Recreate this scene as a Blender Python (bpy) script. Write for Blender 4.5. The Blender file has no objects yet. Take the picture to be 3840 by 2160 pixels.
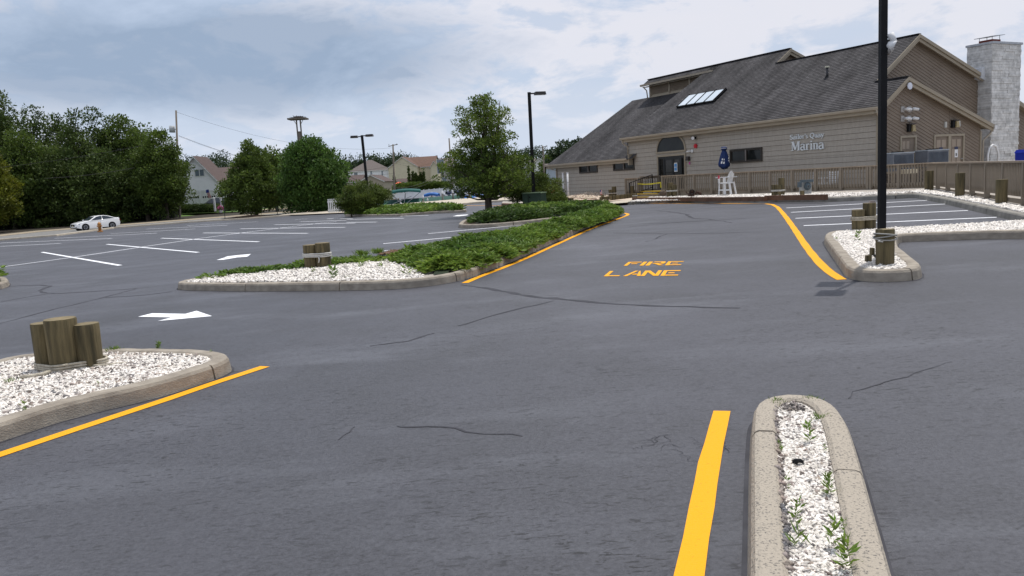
import bpy, math, random
import numpy as np
random.seed(7); rng = np.random.default_rng(7)
rad = math.radians
SC = bpy.context.scene
COL = SC.collection

# ---------------------------------------------------------------- camera
W_PX = 3840.0
FPX = 2981.4                     # focal length in photograph pixels
PITCH = math.atan(270.5/2000); ROLL = math.atan(.056)
EYE = np.array([0.0, 0.0, 1.6])
fw = np.array([0, math.cos(PITCH), -math.sin(PITCH)])
_r = np.array([1.0, 0, 0]); _u = np.array([0, math.sin(PITCH), math.cos(PITCH)])
RT = math.cos(ROLL)*_r - math.sin(ROLL)*_u
UP = math.sin(ROLL)*_r + math.cos(ROLL)*_u
cam_d = bpy.data.cameras.new("camera"); cam = bpy.data.objects.new("camera", cam_d); COL.objects.link(cam)
import mathutils
M3 = mathutils.Matrix(((RT[0], UP[0], -fw[0]), (RT[1], UP[1], -fw[1]), (RT[2], UP[2], -fw[2])))
cam.matrix_world = mathutils.Matrix.Translation(EYE) @ M3.to_4x4()
cam_d.sensor_width = 36; cam_d.lens = FPX/W_PX*36; cam_d.clip_start = .05; cam_d.clip_end = 3000
SC.camera = cam
SC.render.resolution_x = 1024; SC.render.resolution_y = 576

# ---------------------------------------------------------------- sun and sky
SUN_EL = rad(72.0)
SUN_DIR = np.array([.60, .80])   # towards the sun, on the ground plane
SUN_DIR = SUN_DIR/np.linalg.norm(SUN_DIR)
to_sun = mathutils.Vector((SUN_DIR[0]*math.cos(SUN_EL), SUN_DIR[1]*math.cos(SUN_EL), math.sin(SUN_EL)))
sl = bpy.data.lights.new("sun", 'SUN'); so = bpy.data.objects.new("sun", sl); COL.objects.link(so)
sl.energy = 3.6; sl.angle = rad(.6); sl.color = (1.0, .96, .90)
so.rotation_euler = to_sun.to_track_quat('Z', 'Y').to_euler()
so.location = (0, 0, 60)
wd = bpy.data.worlds.new("World"); SC.world = wd; wd.use_nodes = True
nt = wd.node_tree; nt.nodes.clear()
def N(t, **k):
    n = nt.nodes.new(t)
    for a, b in k.items(): setattr(n, a, b)
    return n
out = N('ShaderNodeOutputWorld'); bg = N('ShaderNodeBackground'); bg.inputs[1].default_value = .108
sky = N('ShaderNodeTexSky', sky_type='NISHITA'); sky.sun_disc = False
sky.sun_elevation = SUN_EL; sky.sun_rotation = math.atan2(SUN_DIR[0], SUN_DIR[1])
sky.air_density = 1.2; sky.dust_density = 2.0
tc = N('ShaderNodeTexCoord')
def cloud_noise(scale, detail, rough, z=2.2, off=(0, 0, 0), dist=.2):
    mp = N('ShaderNodeMapping'); mp.inputs['Scale'].default_value = (1, 1, z); mp.inputs['Location'].default_value = off
    n = N('ShaderNodeTexNoise'); n.inputs['Scale'].default_value = scale; n.inputs['Detail'].default_value = detail
    n.inputs['Roughness'].default_value = rough; n.inputs['Distortion'].default_value = dist
    nt.links.new(tc.outputs['Generated'], mp.inputs[0]); nt.links.new(mp.outputs[0], n.inputs['Vector'])
    return n.outputs['Fac']
def ramp(sock, stops):
    r = N('ShaderNodeValToRGB'); e = r.color_ramp.elements
    while len(e) < len(stops): e.new(.5)
    for i, (p, c) in enumerate(stops): e[i].position = p; e[i].color = (c[0], c[1], c[2], 1) if isinstance(c, tuple) else (c, c, c, 1)
    nt.links.new(sock, r.inputs[0]); return r.outputs[0]
def mix(f, a, b):
    m = N('ShaderNodeMix', data_type='RGBA')
    for s, v in ((m.inputs[0], f), (m.inputs[6], a), (m.inputs[7], b)):
        if hasattr(v, 'links'): nt.links.new(v, s)
        elif isinstance(v, tuple): s.default_value = (*v, 1)
        else: s.default_value = v
    return m.outputs[2]
def mth(op, a, b=None, c=None):
    m = N('ShaderNodeMath', operation=op)
    for s, v in zip(m.inputs, (a, b, c)):
        if v is None: continue
        if hasattr(v, 'links'): nt.links.new(v, s)
        else: s.default_value = v
    m.use_clamp = False
    return m.outputs[0]
def blob(az, el, sharp, squash=1.0):
    """soft round bank of cloud centred on a direction (azimuth from +Y towards +X, elevation)"""
    a, e = rad(az), rad(el)
    v = N('ShaderNodeVectorMath', operation='SUBTRACT'); nt.links.new(tc.outputs['Generated'], v.inputs[0])
    v.inputs[1].default_value = (math.sin(a)*math.cos(e), math.cos(a)*math.cos(e), math.sin(e))
    m = N('ShaderNodeVectorMath', operation='MULTIPLY'); nt.links.new(v.outputs[0], m.inputs[0]); m.inputs[1].default_value = (1, 1, squash)
    l = N('ShaderNodeVectorMath', operation='LENGTH'); nt.links.new(m.outputs[0], l.inputs[0])
    return mth('SUBTRACT', 1.0, mth('MULTIPLY', l.outputs['Value'], sharp))
SKY_CODE = True
base = mix(.88, sky.outputs[0], (5.2, 6.1, 7.7))                       # thin high veil over the blue
n_big = cloud_noise(2.6, 6, .55, 3.2, (.3, .1, .7))
n_med = cloud_noise(6.5, 8, .58, 2.6, (1.3, 2.1, .2), .35)
n_fine = cloud_noise(15, 6, .6, 2.2, (4.3, .1, .9), .3)
hz_ = N('ShaderNodeSeparateXYZ'); nt.links.new(tc.outputs['Generated'], hz_.inputs[0]); low = ramp(mth('ABSOLUTE', hz_.outputs['Z']), [(.02, 1.0), (.125, 0.0)])
grey = ramp(mth('ADD', mth('MULTIPLY', n_big, .75), mth('MULTIPLY', n_med, .30)), [(.44, 0.0), (.66, 1.0)])
c1 = mix(mth('MULTIPLY', grey, .7), base, (6.0, 6.4, 7.4))
dark_f = mth('ADD', blob(-20, 8.8, 2.3, 4.6), mth('MULTIPLY', mth('SUBTRACT', n_med, .5), 1.1))
dark = ramp(mth('ADD', dark_f, mth('MULTIPLY', mth('SUBTRACT', n_fine, .5), .35)), [(.12, 0.0), (.58, 1.0)])
c2 = mix(mth('MULTIPLY', dark, .96), c1, (3.0, 3.9, 5.3))
br = mth('ADD', mth('MULTIPLY', n_med, 1.0), mth('MULTIPLY', n_fine, .35))
br = mth('ADD', br, mth('MULTIPLY', mth('MAXIMUM', blob(20, 12, 2.4, 3.0), 0.0), .22))
br = mth('ADD', br, mth('MULTIPLY', mth('MAXIMUM', blob(-3, 22, 4.0, 2.0), 0.0), .25))
bright = ramp(br, [(.66, 0.0), (.75, 1.0)])
c3 = mix(mth('MULTIPLY', mth('MULTIPLY', bright, .62), mth('SUBTRACT', 1.0, mth('MULTIPLY', dark, .85))), c2, (8.2, 8.0, 8.4))
c3 = mix(mth('MULTIPLY', low, .75), c3, (6.4, 7.1, 8.3)); nt.links.new(c3, bg.inputs[0]); nt.links.new(bg.outputs[0], out.inputs[0])

SC.view_settings.view_transform = 'Standard'; SC.view_settings.look = 'None'
SC.view_settings.exposure = 0.0; SC.view_settings.gamma = 1; SC.view_settings.use_curve_mapping = False
SC.cycles.max_bounces = 6; SC.cycles.transparent_max_bounces = 8

# ---------------------------------------------------------------- geometry helpers
K = .025
def gz(x, y=0): return K*max(-45.0, min(30.0, x))
def ray(px, py):
    d = fw*FPX + RT*(px-1920) - UP*(py-1080); return d
def G(px, py, z=0.0):
    """where the photograph's point (3840 px wide) meets the ground raised by z"""
    d = ray(px, py); gx = K
    t = (z-EYE[2])/(d[2]-K*d[0]); p = EYE+d*t
    if p[0] < -45 or p[0] > 30:
        t = (z+gz(p[0])-EYE[2])/d[2]; p = EYE+d*t
    return np.array([p[0], p[1], gz(p[0])+z])
def D(px, py, y):
    """the point at forward distance y seen at a pixel"""
    d = ray(px, py); return EYE+d*(y/d[1])
def crop(x0, y0, s): return lambda x, y: (x0+x/s, y0+y/s)

class MB:
    def __init__(s): s.v = []; s.f = []; s.uv = None
    def add(s, vs, fs):
        o = len(s.v); s.v += [tuple(float(c) for c in v) for v in vs]; s.f += [tuple(i+o for i in f) for f in fs]; return s
    def box(s, c, d, ax=None, top=1.0):
        """centre, full size, optional 3 axes; top scales the upper face"""
        A = np.eye(3) if ax is None else np.array(ax, float); c = np.array(c, float); vs = []
        for k in (-.5, .5):
            q = top if k > 0 else 1.0
            for i, j in ((-.5, -.5), (.5, -.5), (.5, .5), (-.5, .5)):
                vs.append(c+A[0]*d[0]*i*q+A[1]*d[1]*j*q+A[2]*d[2]*k)
        return s.add(vs, [(0, 3, 2, 1), (4, 5, 6, 7), (0, 1, 5, 4), (1, 2, 6, 5), (2, 3, 7, 6), (3, 0, 4, 7)])
    def b2(s, lo, hi):
        return s.box([(a+b)/2 for a, b in zip(lo, hi)], [abs(b-a) for a, b in zip(lo, hi)])
    def bar(s, a, b, w, h=None, up=(0, 0, 1)):
        a = np.array(a, float); b = np.array(b, float); h = h or w
        d = b-a; L = np.linalg.norm(d); d = d/max(L, 1e-9); up = np.array(up, float)
        x = np.cross(d, up)
        if np.linalg.norm(x) < 1e-3: x = np.cross(d, np.array([1., 0, 0]))
        x /= np.linalg.norm(x); z = np.cross(x, d)
        return s.box((a+b)/2, (w, L, h), (x, d, z))
    def tube(s, pts, rs, n=8, cap=True):
        pts = [np.array(p, float) for p in pts]
        if not hasattr(rs, '__len__'): rs = [rs]*len(pts)
        o = len(s.v); ref = None
        for i, p in enumerate(pts):
            d = (pts[min(i+1, len(pts)-1)]-pts[max(i-1, 0)]); d = d/max(np.linalg.norm(d), 1e-9)
            if ref is None:
                ref = np.array([1., 0, 0]) if abs(d[0]) < .8 else np.array([0, 1., 0])
            x = ref-d*np.dot(ref, d); x /= np.linalg.norm(x); y = np.cross(d, x); ref = x
            for k in range(n):
                a = 2*math.pi*k/n; s.v.append(tuple(p+(x*math.cos(a)+y*math.sin(a))*rs[i]))
        for i in range(len(pts)-1):
            for k in range(n):
                k2 = (k+1) % n; s.f.append((o+i*n+k, o+i*n+k2, o+(i+1)*n+k2, o+(i+1)*n+k))
        if cap:
            s.f.append(tuple(o+k for k in range(n))[::-1]); e = o+(len(pts)-1)*n; s.f.append(tuple(e+k for k in range(n)))
        return s
    def prism(s, poly, vec):
        """polygon (list of 3-D points) swept along vec"""
        n = len(poly); a = [np.array(p, float) for p in poly]; v = np.array(vec, float)
        return s.add(a+[p+v for p in a], [tuple(range(n))[::-1], tuple(range(n, 2*n))]+[(i, (i+1) % n, n+(i+1) % n, n+i) for i in range(n)])
    def mesh(s, name, mats, smooth=False):
        me = bpy.data.meshes.new(name); me.from_pydata(s.v, [], s.f); me.update()
        for m in (mats if isinstance(mats, (list, tuple)) else [mats]): me.materials.append(m)
        if smooth:
            me.polygons.foreach_set('use_smooth', [True]*len(me.polygons))
        return me
    def build(s, name, m, parent=None, smooth=False, kind=None, fix=True):
        me = s.mesh(name, m, smooth)
        if fix:
            import bmesh
            b = bmesh.new(); b.from_mesh(me); bmesh.ops.recalc_face_normals(b, faces=b.faces[:]); b.to_mesh(me); b.free()
            if smooth:
                pass
        return link(name, me, parent, kind)
def link(name, data, parent=None, kind=None):
    o = bpy.data.objects.new(name, data); COL.objects.link(o)
    if parent is not None: o.parent = parent
    if kind: o['kind'] = kind
    return o
def tag(o, label, cat, group=None):
    o['label'] = label; o['category'] = cat
    if group: o['group'] = group
    return o
def thing(name, label, cat, loc=(0, 0, 0), rz=0, group=None):
    o = link(name, None); o.location = tuple(float(c) for c in loc); o.rotation_euler = (0, 0, rz); o.empty_display_size = .3
    return tag(o, label, cat, group)
def struct(name, mb, m, parent=None, smooth=False): return mb.build(name, m, parent, smooth, 'structure')
def tree_copy(src, loc, rz=0, label=None, scale=None):
    c = src.copy(); COL.objects.link(c); c.location = tuple(float(q) for q in loc); c.rotation_euler = (0, 0, rz)
    if label: c['label'] = label
    if scale: c.scale = (scale,)*3 if not hasattr(scale, '__len__') else scale
    for ch in list(src.children):
        d = ch.copy(); COL.objects.link(d); d.parent = c
        for g in ch.children:
            e = g.copy(); COL.objects.link(e); e.parent = d
    return c

# ---------------------------------------------------------------- materials
MATS = {}
def mat(name, col, rough=.8, col2=None, scale=3.0, detail=5, bump=0.0, bscale=None, spec=.35, metal=0.0, stretch=(1, 1, 1), island=0.0, trans=0.0, lo=.35, hi=.65, coat=0.0):
    if name in MATS: return MATS[name]
    m = bpy.data.materials.new(name); m.use_nodes = True; t = m.node_tree; b = t.nodes['Principled BSDF']
    b.inputs['Roughness'].default_value = rough; b.inputs['Specular IOR Level'].default_value = spec; b.inputs['Metallic'].default_value = metal
    b.inputs['Coat Weight'].default_value = coat
    cd = t.nodes.new('ShaderNodeTexCoord'); mp = t.nodes.new('ShaderNodeMapping'); mp.inputs['Scale'].default_value = stretch
    t.links.new(cd.outputs['Object'], mp.inputs[0])
    c2 = col2 if col2 else tuple(c*.78 for c in col)
    n = t.nodes.new('ShaderNodeTexNoise'); n.inputs['Scale'].default_value = scale; n.inputs['Detail'].default_value = detail; n.inputs['Roughness'].default_value = .6
    t.links.new(mp.outputs[0], n.inputs['Vector'])
    r = t.nodes.new('ShaderNodeValToRGB'); r.color_ramp.elements[0].position = lo; r.color_ramp.elements[1].position = hi
    r.color_ramp.elements[0].color = (*c2, 1); r.color_ramp.elements[1].color = (*col, 1); t.links.new(n.outputs['Fac'], r.inputs[0])
    last = r.outputs[0]
    if island:
        g = t.nodes.new('ShaderNodeNewGeometry'); h = t.nodes.new('ShaderNodeHueSaturation')
        mr = t.nodes.new('ShaderNodeMapRange'); mr.inputs[3].default_value = 1-island; mr.inputs[4].default_value = 1+island
        t.links.new(g.outputs['Random Per Island'], mr.inputs[0]); t.links.new(mr.outputs[0], h.inputs['Value']); t.links.new(last, h.inputs['Color']); last = h.outputs[0]
        mr2 = t.nodes.new('ShaderNodeMapRange'); mr2.inputs[3].default_value = .5-island*.035; mr2.inputs[4].default_value = .5+island*.035
        w = t.nodes.new('ShaderNodeMath'); w.operation = 'FRACT'; w2 = t.nodes.new('ShaderNodeMath'); w2.operation = 'MULTIPLY'; w2.inputs[1].default_value = 7.31
        t.links.new(g.outputs['Random Per Island'], w2.inputs[0]); t.links.new(w2.outputs[0], w.inputs[0]); t.links.new(w.outputs[0], mr2.inputs[0]); t.links.new(mr2.outputs[0], h.inputs['Hue'])
    t.links.new(last, b.inputs['Base Color'])
    if bump:
        nb = t.nodes.new('ShaderNodeTexNoise'); nb.inputs['Scale'].default_value = bscale or scale*4; nb.inputs['Detail'].default_value = 6; t.links.new(mp.outputs[0], nb.inputs['Vector'])
        bp = t.nodes.new('ShaderNodeBump'); bp.inputs['Strength'].default_value = bump; bp.inputs['Distance'].default_value = .02
        t.links.new(nb.outputs['Fac'], bp.inputs['Height']); t.links.new(bp.outputs[0], b.inputs['Normal'])
    if trans:
        tr = t.nodes.new('ShaderNodeBsdfTranslucent'); t.links.new(last, tr.inputs[0]); mx = t.nodes.new('ShaderNodeMixShader'); mx.inputs[0].default_value = trans
        o = t.nodes['Material Output']; t.links.new(b.outputs[0], mx.inputs[1]); t.links.new(tr.outputs[0], mx.inputs[2]); t.links.new(mx.outputs[0], o.inputs[0])
    MATS[name] = m; return m
concrete = mat('kerb concrete', (.34, .30, .245), .9, (.22, .19, .155), 5, 8, .35, 60, stretch=(1, 1, 1.6))
concrete2 = mat('speckled kerb concrete', (.37, .325, .265), .9, (.13, .12, .11), 85, 5, .6, 70, lo=.36, hi=.46)
walk = mat('pavement concrete', (.50, .44, .35), .9, (.40, .35, .28), 2, 6, .2, 30)
stone_w = mat('white marble chips', (.76, .72, .67), .8, (.62, .575, .52), 9, 4, 0, island=.30)
stone_d = mat('dark and rusty pebbles', (.30, .24, .20), .8, (.13, .13, .14), 4, 3, 0, island=.5)
pebble = mat('tan river pebbles', (.62, .50, .38), .7, (.46, .38, .30), 5, 3, 0, island=.35)
soil_w = mat('stone bed base', (.36, .33, .29), .95, (.35, .31, .27), 14, 8, .5, 50)
soil = mat('brown mulch', (.09, .06, .04), .95, (.05, .035, .022), 12, 8, .5, 30)
yellow = mat('yellow road paint', (.80, .36, .014), .6, (.40, .20, .02), 55, 8, .3, 90, spec=.1, lo=.27, hi=.38)
white_p = mat('white road paint', (.86, .87, .90), .6, (.74, .75, .78), 10, 6, .2, 80, spec=.3)
seal = mat('crack sealant', (.034, .034, .040), .75, (.058, .058, .068), 3, 4, spec=.2)
wood_pile = mat('weathered green-brown timber piling', (.165, .130, .066), .85, (.050, .042, .022), 2.6, 9, .7, 14, stretch=(4, 4, .35), lo=.38, hi=.62)
wood_top = mat('sawn piling top', (.23, .18, .10), .9, (.12, .10, .055), 7, 6, .3)
rope_m = mat('weathered rope', (.55, .50, .40), .9, (.36, .32, .25), 25, 4, .5, 120)
wood_dk = mat('painted deck timber', (.285, .24, .185), .8, (.21, .175, .135), 1.6, 7, .2, 20, stretch=(1, 1, .5))
wood_lt = mat('tan deck boards', (.42, .34, .24), .8, (.32, .25, .17), 2, 7, .2, 20)  # tan boards, paler than the rail timber
tie_m = mat('reddish landscape timber', (.17, .095, .06), .9, (.10, .055, .036), 3, 7, .4, 20)
black_m = mat('black painted metal', (.010, .010, .011), .6, (.015, .015, .016), 3, 3, spec=.15)
bronze = mat('dark bronze metal', (.045, .036, .032), .45, (.03, .025, .022), 3, 3)
white_m = mat('white painted surface', (.78, .78, .78), .5, (.66, .66, .66), 2, 4)
steel = mat('galvanised steel', (.45, .46, .48), .4, (.33, .34, .36), 6, 4, metal=.6)
glass_d = mat('dark window glass', (.020, .022, .020), .08, (.010, .011, .011), 1.5, 3, spec=.22)
glass_b = mat('reflecting house glass', (.16, .20, .24), .1, (.09, .11, .13), .5, 3, spec=.8)
bark = mat('grey bark', (.085, .068, .052), .9, (.045, .036, .028), 5, 7, .6, 18, stretch=(2, 2, .5))
grass_m = mat('mown lawn', (.085, .155, .025), .9, (.055, .11, .018), 1.2, 6, .3, 20)
def leafm(name, a, b, tr=.30, isl=.38): return mat(name, a, .55, b, .5, 4, 0, island=isl, trans=tr, spec=.25)
leaf_jun = leafm('juniper ground cover', (.195, .285, .044), (.075, .140, .024), .34, .42)
leaf_jun2 = leafm('juniper with painted shade', (.085, .140, .028), (.040, .075, .016), .3, .5)  # darker copy of the juniper, shade put into the leaf colour
leaf_tree = leafm('yellow-green pear leaves', (.165, .225, .036), (.060, .098, .018), .4, .45)  # yellow-green leaves mottled with a darker green
leaf_dark = leafm('dark wood foliage', (.100, .142, .032), (.034, .058, .015), .34, .4)
leaf_mid = leafm('mid green foliage', (.125, .180, .032), (.050, .080, .016), .36, .32)
leaf_maple = leafm('maple foliage', (.095, .170, .032), (.036, .078, .016), .34, .32)
leaf_yel = leafm('yellow green foliage', (.17, .18, .018), (.09, .11, .014), .38, .4)
leaf_far = leafm('distant foliage', (.050, .080, .032), (.028, .048, .020), .2, .4)
leaf_shrub = leafm('golden juniper shrub', (.135, .175, .032), (.050, .078, .016), .32, .4)
weed_m = leafm('fresh weeds', (.21, .30, .05), (.11, .19, .03), .34, .35)
# ---------------------------------------------------------------- foliage
def leaf_mesh(name, P, Nn, size, m, parent, aspect=.55, kind=None, jitter=.35):
    """P: leaf positions, Nn: leaf long-axis directions; one folded two-triangle leaf each"""
    n = len(P); sz = size*(1+jitter*(rng.random(n)*2-1))
    a = Nn/np.linalg.norm(Nn, axis=1, keepdims=True)
    rv = rng.normal(size=(n, 3)); b = np.cross(a, rv); b /= np.linalg.norm(b, axis=1, keepdims=True)
    c = np.cross(a, b)
    s = sz[:, None]
    v = np.empty((n, 4, 3)); v[:, 0] = P; v[:, 1] = P+a*s*.5+b*s*aspect*.5+c*s*.08; v[:, 2] = P+a*s; v[:, 3] = P+a*s*.5-b*s*aspect*.5+c*s*.08
    idx = np.arange(n*4).reshape(n, 4); tri = np.concatenate([idx[:, [0, 1, 2]], idx[:, [0, 2, 3]]], 1).reshape(-1)
    me = bpy.data.meshes.new(name); me.vertices.add(n*4); me.vertices.foreach_set('co', v.reshape(-1))
    nt_ = n*2; me.loops.add(nt_*3); me.loops.foreach_set('vertex_index', tri.astype(np.int32))
    me.polygons.add(nt_); me.polygons.foreach_set('loop_start', np.arange(0, nt_*3, 3, dtype=np.int32)); me.polygons.foreach_set('loop_total', np.full(nt_, 3, dtype=np.int32))
    me.update(calc_edges=True); me.validate(); me.materials.append(m)
    return link(name, me, parent, kind)
def crown_leaves(name, clumps, n, size, m, parent, aspect=.55, up=.35, kind=None, inner=.55):
    """clumps: array of (x,y,z,r[,squash]); leaves sit in the outer shell of every clump"""
    cl = np.array(clumps, float); w = cl[:, 3]**2; w /= w.sum(); k = rng.choice(len(cl), n, p=w)
    d = rng.normal(size=(n, 3)); d /= np.linalg.norm(d, axis=1, keepdims=True)
    rr = inner+(1-inner)*rng.random(n)**.6; rr *= 1+.18*rng.normal(size=n)
    P = cl[k, :3]+d*np.array([1, 1, .75])*(cl[k, 3]*rr)[:, None]
    nn = d*1.0+rng.normal(size=(n, 3))*.65+np.array([0, 0, up])
    return leaf_mesh(name, P, nn, size, m, parent, aspect, kind)
def make_clumps(h0, h1, prof, n, rad_f, cx=0, cy=0, fill=.35):
    """clump centres in a crown whose half-width at relative height q is prof(q)"""
    out_ = []
    for i in range(n):
        for _ in range(20):
            q = random.random(); R = prof(q)
            if random.random() < (R/max_prof(prof))**1.3: break
        a = random.random()*2*math.pi; rr = R*(fill+(1-fill)*math.sqrt(random.random()))*random.uniform(.86, 1.06)
        r = rad_f*random.uniform(.6, 1.35)
        rr = max(0, rr-r*.28)
        out_.append((cx+rr*math.cos(a), cy+rr*math.sin(a), h0+(h1-h0)*q, r))
    return out_
_mp = {}
def max_prof(p):
    if p not in _mp: _mp[p] = max(p(i/20) for i in range(21))
    return _mp[p]
def interp_prof(pts):
    xs = [p[0] for p in pts]; ys = [p[1] for p in pts]
    return lambda q: float(np.interp(q, xs, ys))
def tree(name, label, cat, base, h, h0, prof, n_cl, r_cl, n_leaf, size, m, trunk_r=.15, limbs=14, group=None, aspect=.6, lean=(0, 0), multi=False, fill=.35, bark_m=None):
    t = thing(name, label, cat, base, group=group)
    cl = make_clumps(h0, h, prof, n_cl, r_cl, fill=fill)
    tb = MB(); top = h*.82
    tb.tube([(0, 0, -.3), (0, 0, .0), (lean[0]*.3, lean[1]*.3, top*.3), (lean[0]*.7, lean[1]*.7, top*.65), (lean[0], lean[1], top)], [trunk_r*1.5, trunk_r*1.15, trunk_r*.85, trunk_r*.5, trunk_r*.12], 9)
    tb.build('trunk', bark_m or bark, t, True)
    lb = MB()
    for c in random.sample(cl, min(limbs, len(cl))):
        z0 = max(h0*.75, min(top*.85, c[2]*.62)); s0 = np.array([lean[0]*z0/top, lean[1]*z0/top, z0]); e = np.array(c[:3])
        mid = (s0+e)/2+np.array([0, 0, -.08*np.linalg.norm(e-s0)])+rng.normal(size=3)*.04*h*.3
        r0 = trunk_r*.42*(1-z0/h*.6); lb.tube([s0, mid, e], [r0, r0*.6, r0*.2], 5)
    if limbs: lb.build('limbs', bark_m or bark, t, True)['kind'] = 'stuff'
    crown_leaves('crown', cl, n_leaf, size, m, t, aspect)
    return t
# ---------------------------------------------------------------- asphalt
def asphalt():
    m = bpy.data.materials.new('sealed asphalt'); m.use_nodes = True; t = m.node_tree; b = t.nodes['Principled BSDF']
    cd = t.nodes.new('ShaderNodeTexCoord')
    def noise(sc, det=6, ro=.6, st=(1, 1, 1), dist=0):
        mp = t.nodes.new('ShaderNodeMapping'); mp.inputs['Scale'].default_value = st; t.links.new(cd.outputs['Object'], mp.inputs[0])
        n = t.nodes.new('ShaderNodeTexNoise'); n.inputs['Scale'].default_value = sc; n.inputs['Detail'].default_value = det; n.inputs['Roughness'].default_value = ro; n.inputs['Distortion'].default_value = dist
        t.links.new(mp.outputs[0], n.inputs['Vector']); return n.outputs['Fac']
    def rmp(s, a, b_, ca, cb):
        r = t.nodes.new('ShaderNodeValToRGB'); r.color_ramp.elements[0].position = a; r.color_ramp.elements[1].position = b_
        r.color_ramp.elements[0].color = (*ca, 1) if isinstance(ca, tuple) else (ca, ca, ca, 1); r.color_ramp.elements[1].color = (*cb, 1) if isinstance(cb, tuple) else (cb, cb, cb, 1)
        t.links.new(s, r.inputs[0]); return r.outputs[0]
    def mx(f, a, b_, mode='MIX'):
        x = t.nodes.new('ShaderNodeMix'); x.data_type = 'RGBA'; x.blend_type = mode
        for s, v in ((x.inputs[0], f), (x.inputs[6], a), (x.inputs[7], b_)):
            if hasattr(v, 'links'): t.links.new(v, s)
            elif isinstance(v, tuple): s.default_value = (*v, 1)
            else: s.default_value = v
        return x.outputs[2]
    big = noise(.16, 4, .55); mid = noise(.9, 7, .65, (1, 1, 1), .4); fine = noise(38, 6, .8); streak = noise(2.2, 8, .7, (.35, 1.6, 1), .6)
    c = rmp(big, .35, .65, (.039, .039, .047), (.070, .070, .084))
    stain = rmp(mid, .50, .70, 0.0, 1.0)
    c = mx(mx(.6, (0., 0., 0.), stain), c, (.040, .040, .047))
    spk = rmp(noise(22, 4, .6, (.55, 1.6, 1), .9), .57, .62, 0.0, 1.0); patch = rmp(noise(.45, 6, .65), .40, .60, 0.35, 1.0)
    sp2 = mx(1.0, spk, patch, 'MULTIPLY')
    c = mx(mx(.9, (0., 0., 0.), rmp(noise(.28, 7, .66, (1, 1, 1), .5), .47, .66, 0.0, 1.0)), c, (.036, .036, .041))
    c = mx(mx(.75, (0., 0., 0.), rmp(noise(.55, 6, .62, (.5, 1.6, 1), .3), .52, .70, 0.0, 1.0)), c, (.112, .116, .134))  # paler bluish areas, asphalt sheen painted into the colour
    
    c = mx(.30, c, rmp(fine, .36, .62, (.012, .012, .015), (.125, .128, .145)), 'MIX')
    c = mx(mx(.9, (0., 0., 0.), sp2), c, (.014, .014, .016))
    t.links.new(c, b.inputs['Base Color'])
    r = t.nodes.new('ShaderNodeMapRange'); r.inputs[3].default_value = .42; r.inputs[4].default_value = .62; t.links.new(mid, r.inputs[0]); t.links.new(r.outputs[0], b.inputs['Roughness'])
    b.inputs['Specular IOR Level'].default_value = .38
    bp = t.nodes.new('ShaderNodeBump'); bp.inputs['Strength'].default_value = .6; bp.inputs['Distance'].default_value = .010
    t.links.new(noise(55, 5, .75), bp.inputs['Height']); t.links.new(bp.outputs[0], b.inputs['Normal'])
    return m
asph = asphalt()
road_m = mat('old road asphalt', (.20, .195, .185), .9, (.155, .15, .142), 1.5, 6, .3, 40)

def tri_poly(pts, z=0.0, lim=None):
    """triangulated sheet following the ground"""
    import mathutils.geometry as mg
    vs = [mathutils.Vector((p[0], p[1], 0)) for p in pts]
    return mg.tessellate_polygon([vs])
def clip_poly(poly, a, b, c):
    """keep the part of a 2-D polygon where a*x+b*y<=c"""
    out_ = []
    for i in range(len(poly)):
        p, q = poly[i], poly[(i+1) % len(poly)]; fp, fq = a*p[0]+b*p[1]-c, a*q[0]+b*q[1]-c
        if fp <= 0: out_.append((p[0], p[1]))
        if (fp < 0 < fq) or (fq < 0 < fp): t_ = fp/(fp-fq); out_.append((p[0]+(q[0]-p[0])*t_, p[1]+(q[1]-p[1])*t_))
    return out_
def sheet(poly, z, step=None):
    mb = MB()
    for part_ in (clip_poly(poly, 1, 0, -45), clip_poly(clip_poly(poly, -1, 0, 45), 1, 0, 30), clip_poly(poly, -1, 0, -30)):
        if len(part_) > 2: mb.add([(p[0], p[1], gz(p[0])+z) for p in part_], [tuple(f) for f in tri_poly(part_)])
    return mb
def ground_grid(x0, x1, y0, y1, nx, ny, dz, hf=None):
    mb = MB(); xs = np.linspace(x0, x1, nx); ys = np.linspace(y0, y1, ny)
    vs = [(x, y, (hf(x, y) if hf else gz(x))+dz) for y in ys for x in xs]
    return mb.add(vs, [(j*nx+i, j*nx+i+1, (j+1)*nx+i+1, (j+1)*nx+i) for j in range(ny-1) for i in range(nx-1)])

# lot edge (kerb towards the road): outer top edge pixels, left to right
c1d = crop(0, 760, 1.9815); c2w = crop(600, 400, 3.15)
edge_px = [(-900, 985), (-300, 935), c1d(0, 283), c1d(420, 250), c1d(850, 192), c1d(1400, 150), c1d(1850, 124), c1d(2110, 103), (1230, 797.5), (1380, 789)]
edge = [G(x, y, 0)[:2] for x, y in edge_px]
# marina kerb, beyond island C
mar_px = [(1380, 789), (1560, 779), (1715, 771), (1770, 765), (1884, 757), (1990, 753)]
mar = [G(x, y, 0)[:2] for x, y in mar_px]
lot = [tuple(p) for p in edge]+[tuple(p) for p in mar[1:]]+[(4.5, 62), (60, 60), (70, -12), (-60, -12)]
ground_m = mat('dry verge soil and grass', (.10, .105, .045), .95, (.07, .075, .03), .6, 8, .4, 20)
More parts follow.
